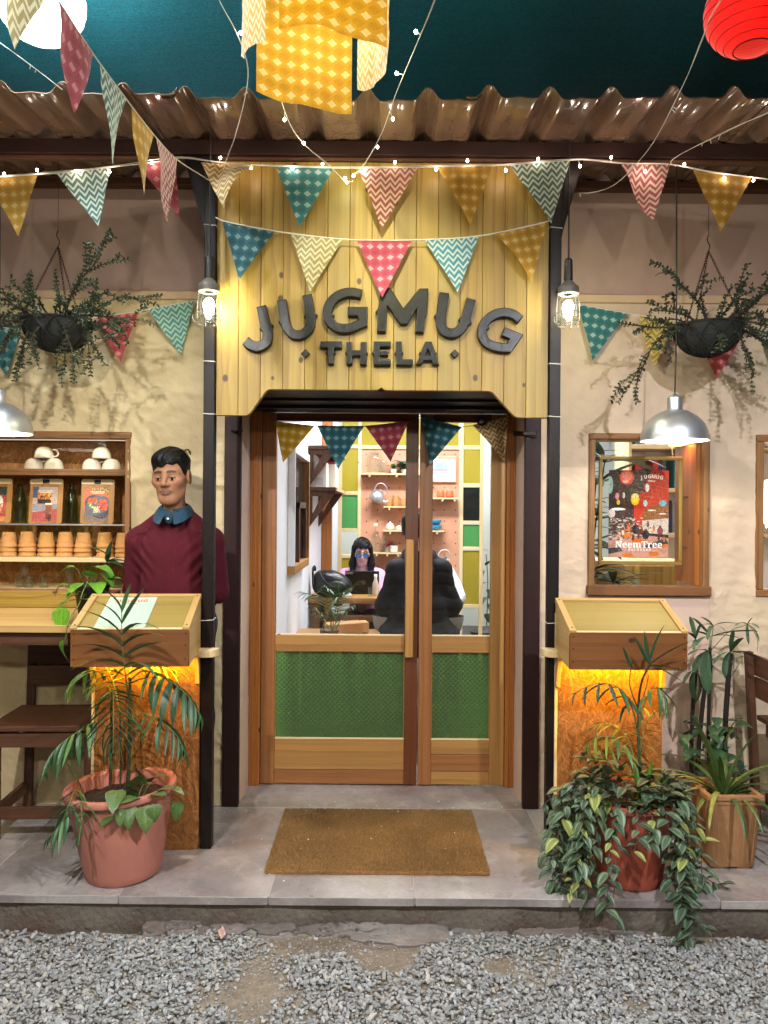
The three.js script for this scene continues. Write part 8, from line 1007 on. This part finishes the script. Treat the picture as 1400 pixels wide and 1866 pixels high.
// ---- the man in the maroon sweater
{
  const z0 = 0.615, p = at(317, 1000, z0), t = thing('person', 'young man in a maroon sweater and blue collar, standing behind the left stand', 'person', V(p.x, 0, z0)), X = (px, py) => { const q = at(px, py, z0); return [q.x - p.x, q.y]; };
  const B = (px, py, z = 0) => { const q = X(px, py); return [q[0], q[1], z]; }, sL = B(255, 987, -0.01), sR = B(382, 987, -0.01), eL = B(243, 1078, -0.045), eR = B(390, 1078, -0.05), wL = [-0.075, eL[1] - 0.10, -0.155], wR = [0.075, eR[1] - 0.10, -0.16], hip = X(317, 1135)[1], nk = X(316, 928);
  const base = [0.315, 0.148, 0.08], yh = X(314, 868), HC = [yh[0], yh[1] - 0.010, 0.018], S = 0.985, rot = [0.05, -0.05, 0.05];
  const head = xf(skin(headField({ jaw: 0.96, nose: 0.95 }), V(-0.1, -0.23, -0.125), V(0.1, 0.14, 0.125), 0.0034, skinColor(base, { tash: 0.45, lip: [0.15, 0.055, 0.045] })), HC, ...rot, S);
  const body = skin(bones([[[0, nk[1] - 0.16, -0.02], [0, hip + 0.1, -0.01], 0.07, 0.08], [sL, eL, 0.043, 0.036], [eL, wL, 0.036, 0.026], [sR, eR, 0.043, 0.036], [eR, wR, 0.036, 0.026], [[-0.08, nk[1] - 0.12, -0.01], [0.08, nk[1] - 0.12, -0.01], 0.045, 0.045], [[0, nk[1] + 0.05, -0.015], [0, nk[1] - 0.07, -0.02], 0.044, 0.040], [[-0.08, hip, 0], [-0.10, 0.5, 0.0], 0.08, 0.055], [[-0.10, 0.5, 0.0], [-0.11, 0.08, -0.02], 0.052, 0.036], [[0.08, hip, 0], [0.10, 0.5, 0.0], 0.08, 0.055], [[0.10, 0.5, 0.0], [0.11, 0.08, -0.02], 0.052, 0.036]], 0.03), V(-0.34, 0.02, -0.26), V(0.34, 1.5, 0.2), 0.013, () => base);
  const hl = xf(handGeo(base), [wL[0] + 0.03, wL[1] - 0.02, wL[2] - 0.005], 0.2, 0, 1.2, 0.95), hr = xf(handGeo(base), [wR[0] - 0.03, wR[1] - 0.02, wR[2] + 0.03], 0.2, 3.14, 1.2, 0.95);
  part(t, 'body', mergeC([head, body, hl, hr]), skinMat());
  const nS = [0, nk[1] - 0.035, -0.015], hipC = X(317, 1120)[1], FT = bones([[[-0.05, sL[1] + 0.012, -0.012], [0.05, sR[1] + 0.012, -0.012], 0.072, 0.072], [[-0.06, sL[1] - 0.05, -0.005], [0.06, sR[1] - 0.05, -0.005], 0.094, 0.094], [[-0.042, hipC + 0.12, 0.0], [0.042, hipC + 0.12, 0.0], 0.094, 0.094], [[-0.05, hipC, 0], [0.05, hipC, 0], 0.096, 0.096], [[0, sL[1] - 0.06, 0], [0, hipC, 0.005], 0.112, 0.108]], 0.05), FA = bones([[[0, nk[1] - 0.012, -0.025], sL, 0.054, 0.062], [[0, nk[1] - 0.012, -0.025], sR, 0.054, 0.062], [sL, eL, 0.066, 0.050], [eL, wL, 0.050, 0.038], [sR, eR, 0.066, 0.050], [eR, wR, 0.050, 0.038]], 0.02), F = (x, y, z) => smin(FT(x, y, z * 1.12), FA(x, y, z), 0.013);
  const sweater = skin((x, y, z) => { const dn = sL[1] - y, w = f2(x * 6 + 3, y * 4, 3, 77), pit = Math.exp(-Math.pow((Math.abs(x) - 0.12) / 0.05, 2) - Math.pow((dn - 0.09) / 0.09, 2)); let d = F(x, y, z) - 1.3 * fold3(x * 1.4, y * 0.55 + x * 0.5, z, 3) * sstep(0.0, 0.14, dn) - 0.006 * pit * Math.sin((Math.abs(x) * 0.8 + dn * 0.75 + w * 0.05) * 130) - 0.004 * Math.sin(x * 52 + w * 9 + y * 8) * sstep(0.1, 0.3, dn) * (Math.abs(x) < 0.14 ? 1 : 0.6) + 0.002; d = smax(d, -ellD(x, y, z, [nS[0], nS[1] + 0.055, 0.005], [0.056, 0.046, 0.078]), 0.008); return smax(d, hipC - 0.03 - y, 0.01); }, V(-0.36, hipC - 0.08, -0.27), V(0.36, nk[1] + 0.08, 0.2), 0.0085);
  part(t, 'sweater', sweater, std(0x4c1721, 0.95, { bumpMap: tex.weave, bumpScale: 0.0008, specularIntensity: 0.3, sheen: 0.25, sheenColor: new THREE.Color(0x8a4450), sheenRoughness: 0.6 }));
  for (const [s, e] of [[-1, sL], [1, sR]]) part(t, 'shoulder_seam', tube([V(s * 0.075, nk[1] - 0.008, 0.058), V(s * 0.11, e[1] + 0.045, 0.062), V(e[0] * 0.98, e[1] + 0.035, 0.06), V(e[0] * 1.0, e[1] - 0.02, 0.085)].map((q) => { for (let i = 0; i < 24; i++) { const d = F(q.x, q.y, q.z); q.z -= d * 0.8; } q.z += 0.0; return q; }), 0.0022, 24, 5), std(0x421019, 0.9));
  { const nt = 44, pos = [], idx = []; for (let i = 0; i <= nt; i++) for (let j = 0; j <= 5; j++) { const th = lerp(0.10, 2 * Math.PI - 0.10, i / nt), fr = Math.cos(th), v = j / 5, pt = Math.pow(Math.max(0, fr), 3), r = lerp(0.055, 0.088 + 0.016 * pt, Math.pow(v, 0.8)), y = nS[1] + 0.070 - 0.034 * (fr * 0.5 + 0.5) - v * (0.040 + 0.026 * pt) + 0.006 * Math.sin(v * 3.14), x = Math.sin(th) * r * 1.0 + Math.sign(Math.sin(th)) * 0.02 * pt * v; pos.push(x + nS[0], y, Math.cos(th) * r * 0.98 - 0.008 + 0.022 * pt * v); } for (let i = 0; i < nt; i++) for (let j = 0; j < 5; j++) { const a = i * 6 + j; idx.push(a, a + 1, a + 6, a + 1, a + 7, a + 6); } const g = new THREE.BufferGeometry(); g.setAttribute('position', new THREE.Float32BufferAttribute(pos, 3)); g.setIndex(idx); g.computeVertexNormals(); boxUV(g, 'y'); part(t, 'collar', g, std(0x12364c, 0.85, { bumpMap: tex.weave, bumpScale: 0.0006 })); part(t, 'button', mv(plain(new THREE.SphereGeometry(0.0052, 10, 8)), 0.002, nS[1] - 0.006, 0.104), M.white); part(t, 'placket', mv(plain((() => { const q = new THREE.SphereGeometry(1, 14, 10); q.scale(0.02, 0.028, 0.012); return q; })()), 0.002, nS[1] + 0.0, 0.086), std(0x113346, 0.85)); }
  const hg = xf(skin(hairField({ side: 0.002, top: 0.018, swoop: 0.014, slant: 0.24 }), V(-0.13, -0.1, -0.15), V(0.13, 0.19, 0.14), 0.0036), HC, ...rot, S); part(t, 'hair', hg, hairMat);
  const hd = new THREE.Group(); hd.name = 'face'; hd.position.set(...HC); hd.rotation.set(rot[0], rot[1], rot[2], 'YXZ'); hd.scale.setScalar(S); t.add(hd); eyeball(hd, -0.031, -0.0015, 0.0715, 0.1); eyeball(hd, 0.031, -0.0015, 0.0715, 0.1);
  { const r = rng(9), st = []; for (let i = 0; i < 5; i++) { const a = V(0.045 + r() * 0.02, 0.105, -0.02 + r() * 0.03); st.push(tube([a, a.clone().add(V(0.012 + r() * 0.01, 0.022, 0)), a.clone().add(V(0.03 + r() * 0.01, 0.012 - r() * 0.02, 0))], 0.0014, 10, 4)); } const m = part(hd, 'stray_hair', join(st), hairMat); m.userData.kind = 'stuff'; }
  const trousers = skin((x, y, z) => { const d = bones([[[-0.085, hip - 0.0, 0], [0.085, hip, 0], 0.1, 0.1], [[-0.085, hip, 0], [-0.10, 0.5, 0.0], 0.095, 0.075], [[-0.10, 0.5, 0.0], [-0.11, 0.06, -0.01], 0.075, 0.062], [[0.085, hip, 0], [0.10, 0.5, 0.0], 0.095, 0.075], [[0.10, 0.5, 0.0], [0.11, 0.06, -0.01], 0.075, 0.062]], 0.03)(x, y, z) - fold3(x, y, z, 9); return Math.max(d, 0.05 - y, y - hip - 0.06); }, V(-0.24, 0.02, -0.16), V(0.24, hip + 0.1, 0.16), 0.014); part(t, 'trousers', trousers, std(0x20242c, 0.9, { bumpMap: tex.weave, bumpScale: 0.0006 }));
  for (const s of [-1, 1]) { const g = new THREE.SphereGeometry(1, 20, 12); const q = g.attributes.position; for (let i = 0; i < q.count; i++) q.setXYZ(i, q.getX(i) * 0.045, Math.max(-0.04, q.getY(i) * 0.055 * (1 - 0.35 * Math.max(0, q.getZ(i)))), q.getZ(i) * 0.125); g.computeVertexNormals(); part(t, 'shoe', mv(plain(g), s * 0.11, 0.042, 0.035), M.blackPlastic); }
}
// ---- the woman at the laptop
{
  const z0 = -2.62, hc = at(660, 1006.5, -2.56), t = thing('person', 'woman with long black hair and glasses, in pink, working at the laptop', 'person', V(hc.x, 0, z0)), base = [0.46, 0.27, 0.20], HC = [0, hc.y, 0.06], rot = [0.22, 0.06, 0], S = 0.92, sy = at(660, 1043, z0).y - 0.03, hw = 0.145;
  const head = xf(skin(headField({ jaw: 0.9, nose: 0.92 }), V(-0.1, -0.23, -0.125), V(0.1, 0.14, 0.125), 0.0036, skinColor(base, { lip: [0.40, 0.15, 0.14] })), HC, ...rot, S);
  const sL = [-hw, sy, 0], sR = [hw, sy, 0], eL = [-0.20, sy - 0.20, 0.10], eR = [0.20, sy - 0.20, 0.10], wL = [-0.09, 0.785, 0.24], wR = [0.09, 0.785, 0.24];
  const body = skin(bones([[[0, sy + 0.04, 0.0], [0, 0.55, -0.06], 0.075, 0.10], [sL, eL, 0.036, 0.032], [eL, wL, 0.032, 0.023], [sR, eR, 0.036, 0.032], [eR, wR, 0.032, 0.023], [[0, sy + 0.10, 0.02], [0, sy, 0], 0.046, 0.05], [[-0.07, 0.5, -0.05], [-0.09, 0.5, 0.32], 0.08, 0.06], [[-0.09, 0.5, 0.32], [-0.09, 0.06, 0.3], 0.055, 0.036], [[0.07, 0.5, -0.05], [0.09, 0.5, 0.32], 0.08, 0.06], [[0.09, 0.5, 0.32], [0.09, 0.06, 0.3], 0.055, 0.036]], 0.03), V(-0.3, 0.02, -0.22), V(0.3, sy + 0.16, 0.45), 0.014, () => base);
  const h1 = xf(handGeo(base), [wL[0], wL[1], wL[2] + 0.01], -1.5, 0, 0.2, 0.85), h2 = xf(handGeo(base), [wR[0], wR[1], wR[2] + 0.01], -1.5, 0, -0.2, 0.85); h2.scale(1, 1, 1);
  part(t, 'body', mergeC([head, body, h1, h2]), skinMat());
  const F = bones([[[-0.09, sy - 0.03, 0], [0.09, sy - 0.03, 0], 0.082, 0.082], [[0, sy - 0.05, 0], [0, 0.52, -0.05], 0.105, 0.115], [[0, sy + 0.045, 0], sL, 0.045, 0.055], [[0, sy + 0.045, 0], sR, 0.045, 0.055], [sL, eL, 0.058, 0.048], [eL, wL, 0.048, 0.034], [sR, eR, 0.058, 0.048], [eR, wR, 0.048, 0.034]], 0.03);
  part(t, 'sweater', skin((x, y, z) => smax(F(x, y, z) - fold3(x, y, z, 5), -ellD(x, y, z, [0, sy + 0.095, 0.04], [0.06, 0.055, 0.07]), 0.006), V(-0.3, 0.42, -0.22), V(0.3, sy + 0.12, 0.33), 0.010), std(0xd9a0bc, 0.9, { bumpMap: tex.weave, bumpScale: 0.0008 }));
  const hf = hairField({ side: 0.012, top: 0.016, swoop: 0 }); part(t, 'hair', xf(skin((x, y, z) => { const ax = Math.abs(x); let d = hf(x, y, z); d = smin(d, capD(ax, y, z, [0.072, 0.05, 0.02], [0.088, -0.10, 0.03], 0.024, 0.028), 0.03); d = smin(d, capD(ax, y, z, [0.088, -0.10, 0.03], [0.078, -0.26, 0.085], 0.030, 0.022), 0.03); d = smin(d, capD(x, y, z, [0, 0.03, -0.09], [0, -0.22, -0.09], 0.07, 0.08), 0.03); d -= 0.002 * Math.sin(x * 300 + z * 200); return d; }, V(-0.15, -0.31, -0.2), V(0.15, 0.16, 0.15), 0.0048), HC, ...rot, S), hairMat);
  const hd = new THREE.Group(); hd.name = 'face'; hd.position.set(...HC); hd.rotation.set(rot[0], rot[1], rot[2], 'YXZ'); hd.scale.setScalar(S); t.add(hd); eyeball(hd, -0.031, -0.0015, 0.0715); eyeball(hd, 0.031, -0.0015, 0.0715);
  const gl = new THREE.Group(); gl.name = 'glasses'; t.add(gl); gl.position.copy(hd.position).add(V(0, -0.009, 0)); gl.rotation.copy(hd.rotation); gl.scale.setScalar(S); for (const s of [-1, 1]) { const q = []; for (let i = 0; i < 20; i++) { const a = i / 20 * 6.283; q.push(V(s * 0.033 + 0.024 * Math.sign(Math.cos(a)) * Math.pow(Math.abs(Math.cos(a)), 0.6), 0.006 + 0.0185 * Math.sign(Math.sin(a)) * Math.pow(Math.abs(Math.sin(a)), 0.6), 0.100)); } part(gl, 'rim', tube(q, 0.0024, 50, 5, true), M.blackPlastic); const l = new THREE.CircleGeometry(0.0225, 20); part(gl, 'lens', mv(plain(l), s * 0.033, 0.006, 0.100), std(0x35606e, 0.3, { metalness: 0.2, transmission: 0.3, thickness: 0 })); part(gl, 'temple', tube([V(s * 0.058, 0.012, 0.10), V(s * 0.078, 0.012, 0.05), V(s * 0.084, 0.006, -0.01)], 0.0022, 14, 5), M.blackPlastic); } part(gl, 'bridge', tube([V(-0.010, 0.010, 0.101), V(0, 0.013, 0.104), V(0.010, 0.010, 0.101)], 0.0022, 10, 5), M.blackPlastic);
  part(t, 'trousers', skin((x, y, z) => bones([[[-0.07, 0.5, -0.06], [-0.09, 0.5, 0.32], 0.09, 0.07], [[-0.09, 0.5, 0.32], [-0.09, 0.07, 0.3], 0.068, 0.05], [[0.07, 0.5, -0.06], [0.09, 0.5, 0.32], 0.09, 0.07], [[0.09, 0.5, 0.32], [0.09, 0.07, 0.3], 0.068, 0.05]], 0.03)(x, y, z), V(-0.22, 0.0, -0.2), V(0.22, 0.62, 0.45), 0.014), std(0x16161a, 0.9));
  const ch = thing('cafe_chair', 'stool under the woman at the laptop', 'stool', V(hc.x, 0, z0 - 0.06)); part(ch, 'seat', mv(lathe([[0, -0.02], [0.17, -0.02], [0.175, -0.01], [0.17, 0], [0, 0]], 30), 0, 0.40, 0), M.teakB); for (let k = 0; k < 4; k++) { const a = k * 1.5708 + 0.78; part(ch, 'leg', rod(V(Math.cos(a) * 0.12, 0.38, Math.sin(a) * 0.12), V(Math.cos(a) * 0.17, 0.002, Math.sin(a) * 0.17), 0.015, 0.012), M.teakB); }
}
// ---- the man with his back to the door
{
  const z0 = -1.2, c = at(764, 1015, z0), t = thing('person', 'person in a black padded jacket seated with their back to the door', 'person', V(c.x, 0, z0)), base = [0.30, 0.17, 0.11], sy = c.y - 0.085, hC = [-0.03, sy + 0.25, -0.05], rot = [0.25, Math.PI - 0.25, 0];
  const sL = [-0.14, sy, 0], sR = [0.14, sy, 0], eL = [-0.222, sy - 0.25, -0.06], eR = [0.222, sy - 0.25, -0.06], wL = [-0.12, 0.79, -0.33], wR = [0.12, 0.79, -0.33];
  const head = xf(skin(headField(), V(-0.1, -0.23, -0.125), V(0.1, 0.14, 0.125), 0.004, skinColor(base)), hC, ...rot), body = skin(bones([[[0, sy + 0.0, -0.01], [0, 0.55, 0.0], 0.06, 0.085], [sL, eL, 0.036, 0.032], [eL, wL, 0.032, 0.026], [sR, eR, 0.036, 0.032], [eR, wR, 0.032, 0.026], [[0, sy + 0.1, -0.02], [0, sy, 0], 0.055, 0.06], [[-0.09, 0.5, 0], [-0.11, 0.5, -0.4], 0.085, 0.065], [[-0.11, 0.5, -0.4], [-0.11, 0.06, -0.38], 0.055, 0.04], [[0.09, 0.5, 0], [0.11, 0.5, -0.4], 0.085, 0.065], [[0.11, 0.5, -0.4], [0.11, 0.06, -0.38], 0.055, 0.04]], 0.03), V(-0.32, 0.02, -0.5), V(0.32, sy + 0.15, 0.2), 0.015, () => base);
  const h1 = xf(handGeo(base), [wL[0], wL[1] + 0.005, wL[2] - 0.01], 1.5, 0, 0.2), h2 = xf(handGeo(base), [wR[0], wR[1] + 0.005, wR[2] - 0.01], 1.5, 0, -0.2); part(t, 'body', mergeC([head, body, h1, h2]), skinMat()); part(t, 'hair', xf(skin(hairField({ side: 0.012, top: 0.026, swoop: 0 }), V(-0.13, -0.12, -0.16), V(0.13, 0.19, 0.14), 0.0045), hC, ...rot), hairMat);
  const F = bones([[[-0.055, sy - 0.06, 0], [0.055, sy - 0.06, 0], 0.115, 0.115], [[-0.07, sy - 0.25, 0.01], [0.07, sy - 0.25, 0.01], 0.125, 0.125], [[-0.15, 0.56, 0.02], [0.15, 0.56, 0.02], 0.14, 0.14], [[0, sy + 0.06, 0], sL, 0.065, 0.07], [[0, sy + 0.06, 0], sR, 0.065, 0.07], [sL, eL, 0.075, 0.07], [eL, wL, 0.07, 0.05], [sR, eR, 0.075, 0.07], [eR, wR, 0.07, 0.05]], 0.06);
  part(t, 'jacket', skin((x, y, z) => { const arm = sstep(0.17, 0.24, Math.abs(x)); let d = F(x, y, z) - 0.007 * Math.pow(Math.abs(Math.sin((y + arm * 0.02 + 0.01 * f2(x * 5, y * 3, 2, 2)) * Math.PI / 0.085)), 0.6) - fold3(x, y, z, 7) * 0.9 + 0.012; d = smin(d, (() => { const q = Math.hypot(Math.hypot(x, (z + 0.02) * 1.1) - 0.085, (y - sy - 0.085 + z * 0.3) * 0.85); return q - 0.036; })(), 0.02); d = smin(d, ellD(x, y, z, [0, sy + 0.0, 0.13], [0.10, 0.07, 0.04]), 0.02); return Math.max(d, 0.44 - y); }, V(-0.38, 0.4, -0.42), V(0.38, sy + 0.2, 0.25), 0.0095), std(0x15171a, 0.7, { specularIntensity: 0.5, bumpMap: tex.weave, bumpScale: 0.0004 }));
  part(t, 'trousers', skin(bones([[[-0.09, 0.5, 0], [-0.11, 0.5, -0.4], 0.095, 0.075], [[-0.11, 0.5, -0.4], [-0.11, 0.07, -0.38], 0.07, 0.055], [[0.09, 0.5, 0], [0.11, 0.5, -0.4], 0.095, 0.075], [[0.11, 0.5, -0.4], [0.11, 0.07, -0.38], 0.07, 0.055]], 0.03), V(-0.24, 0.0, -0.52), V(0.24, 0.64, 0.14), 0.015), std(0x14151a, 0.9));
}
renderer.render(scene, camera);
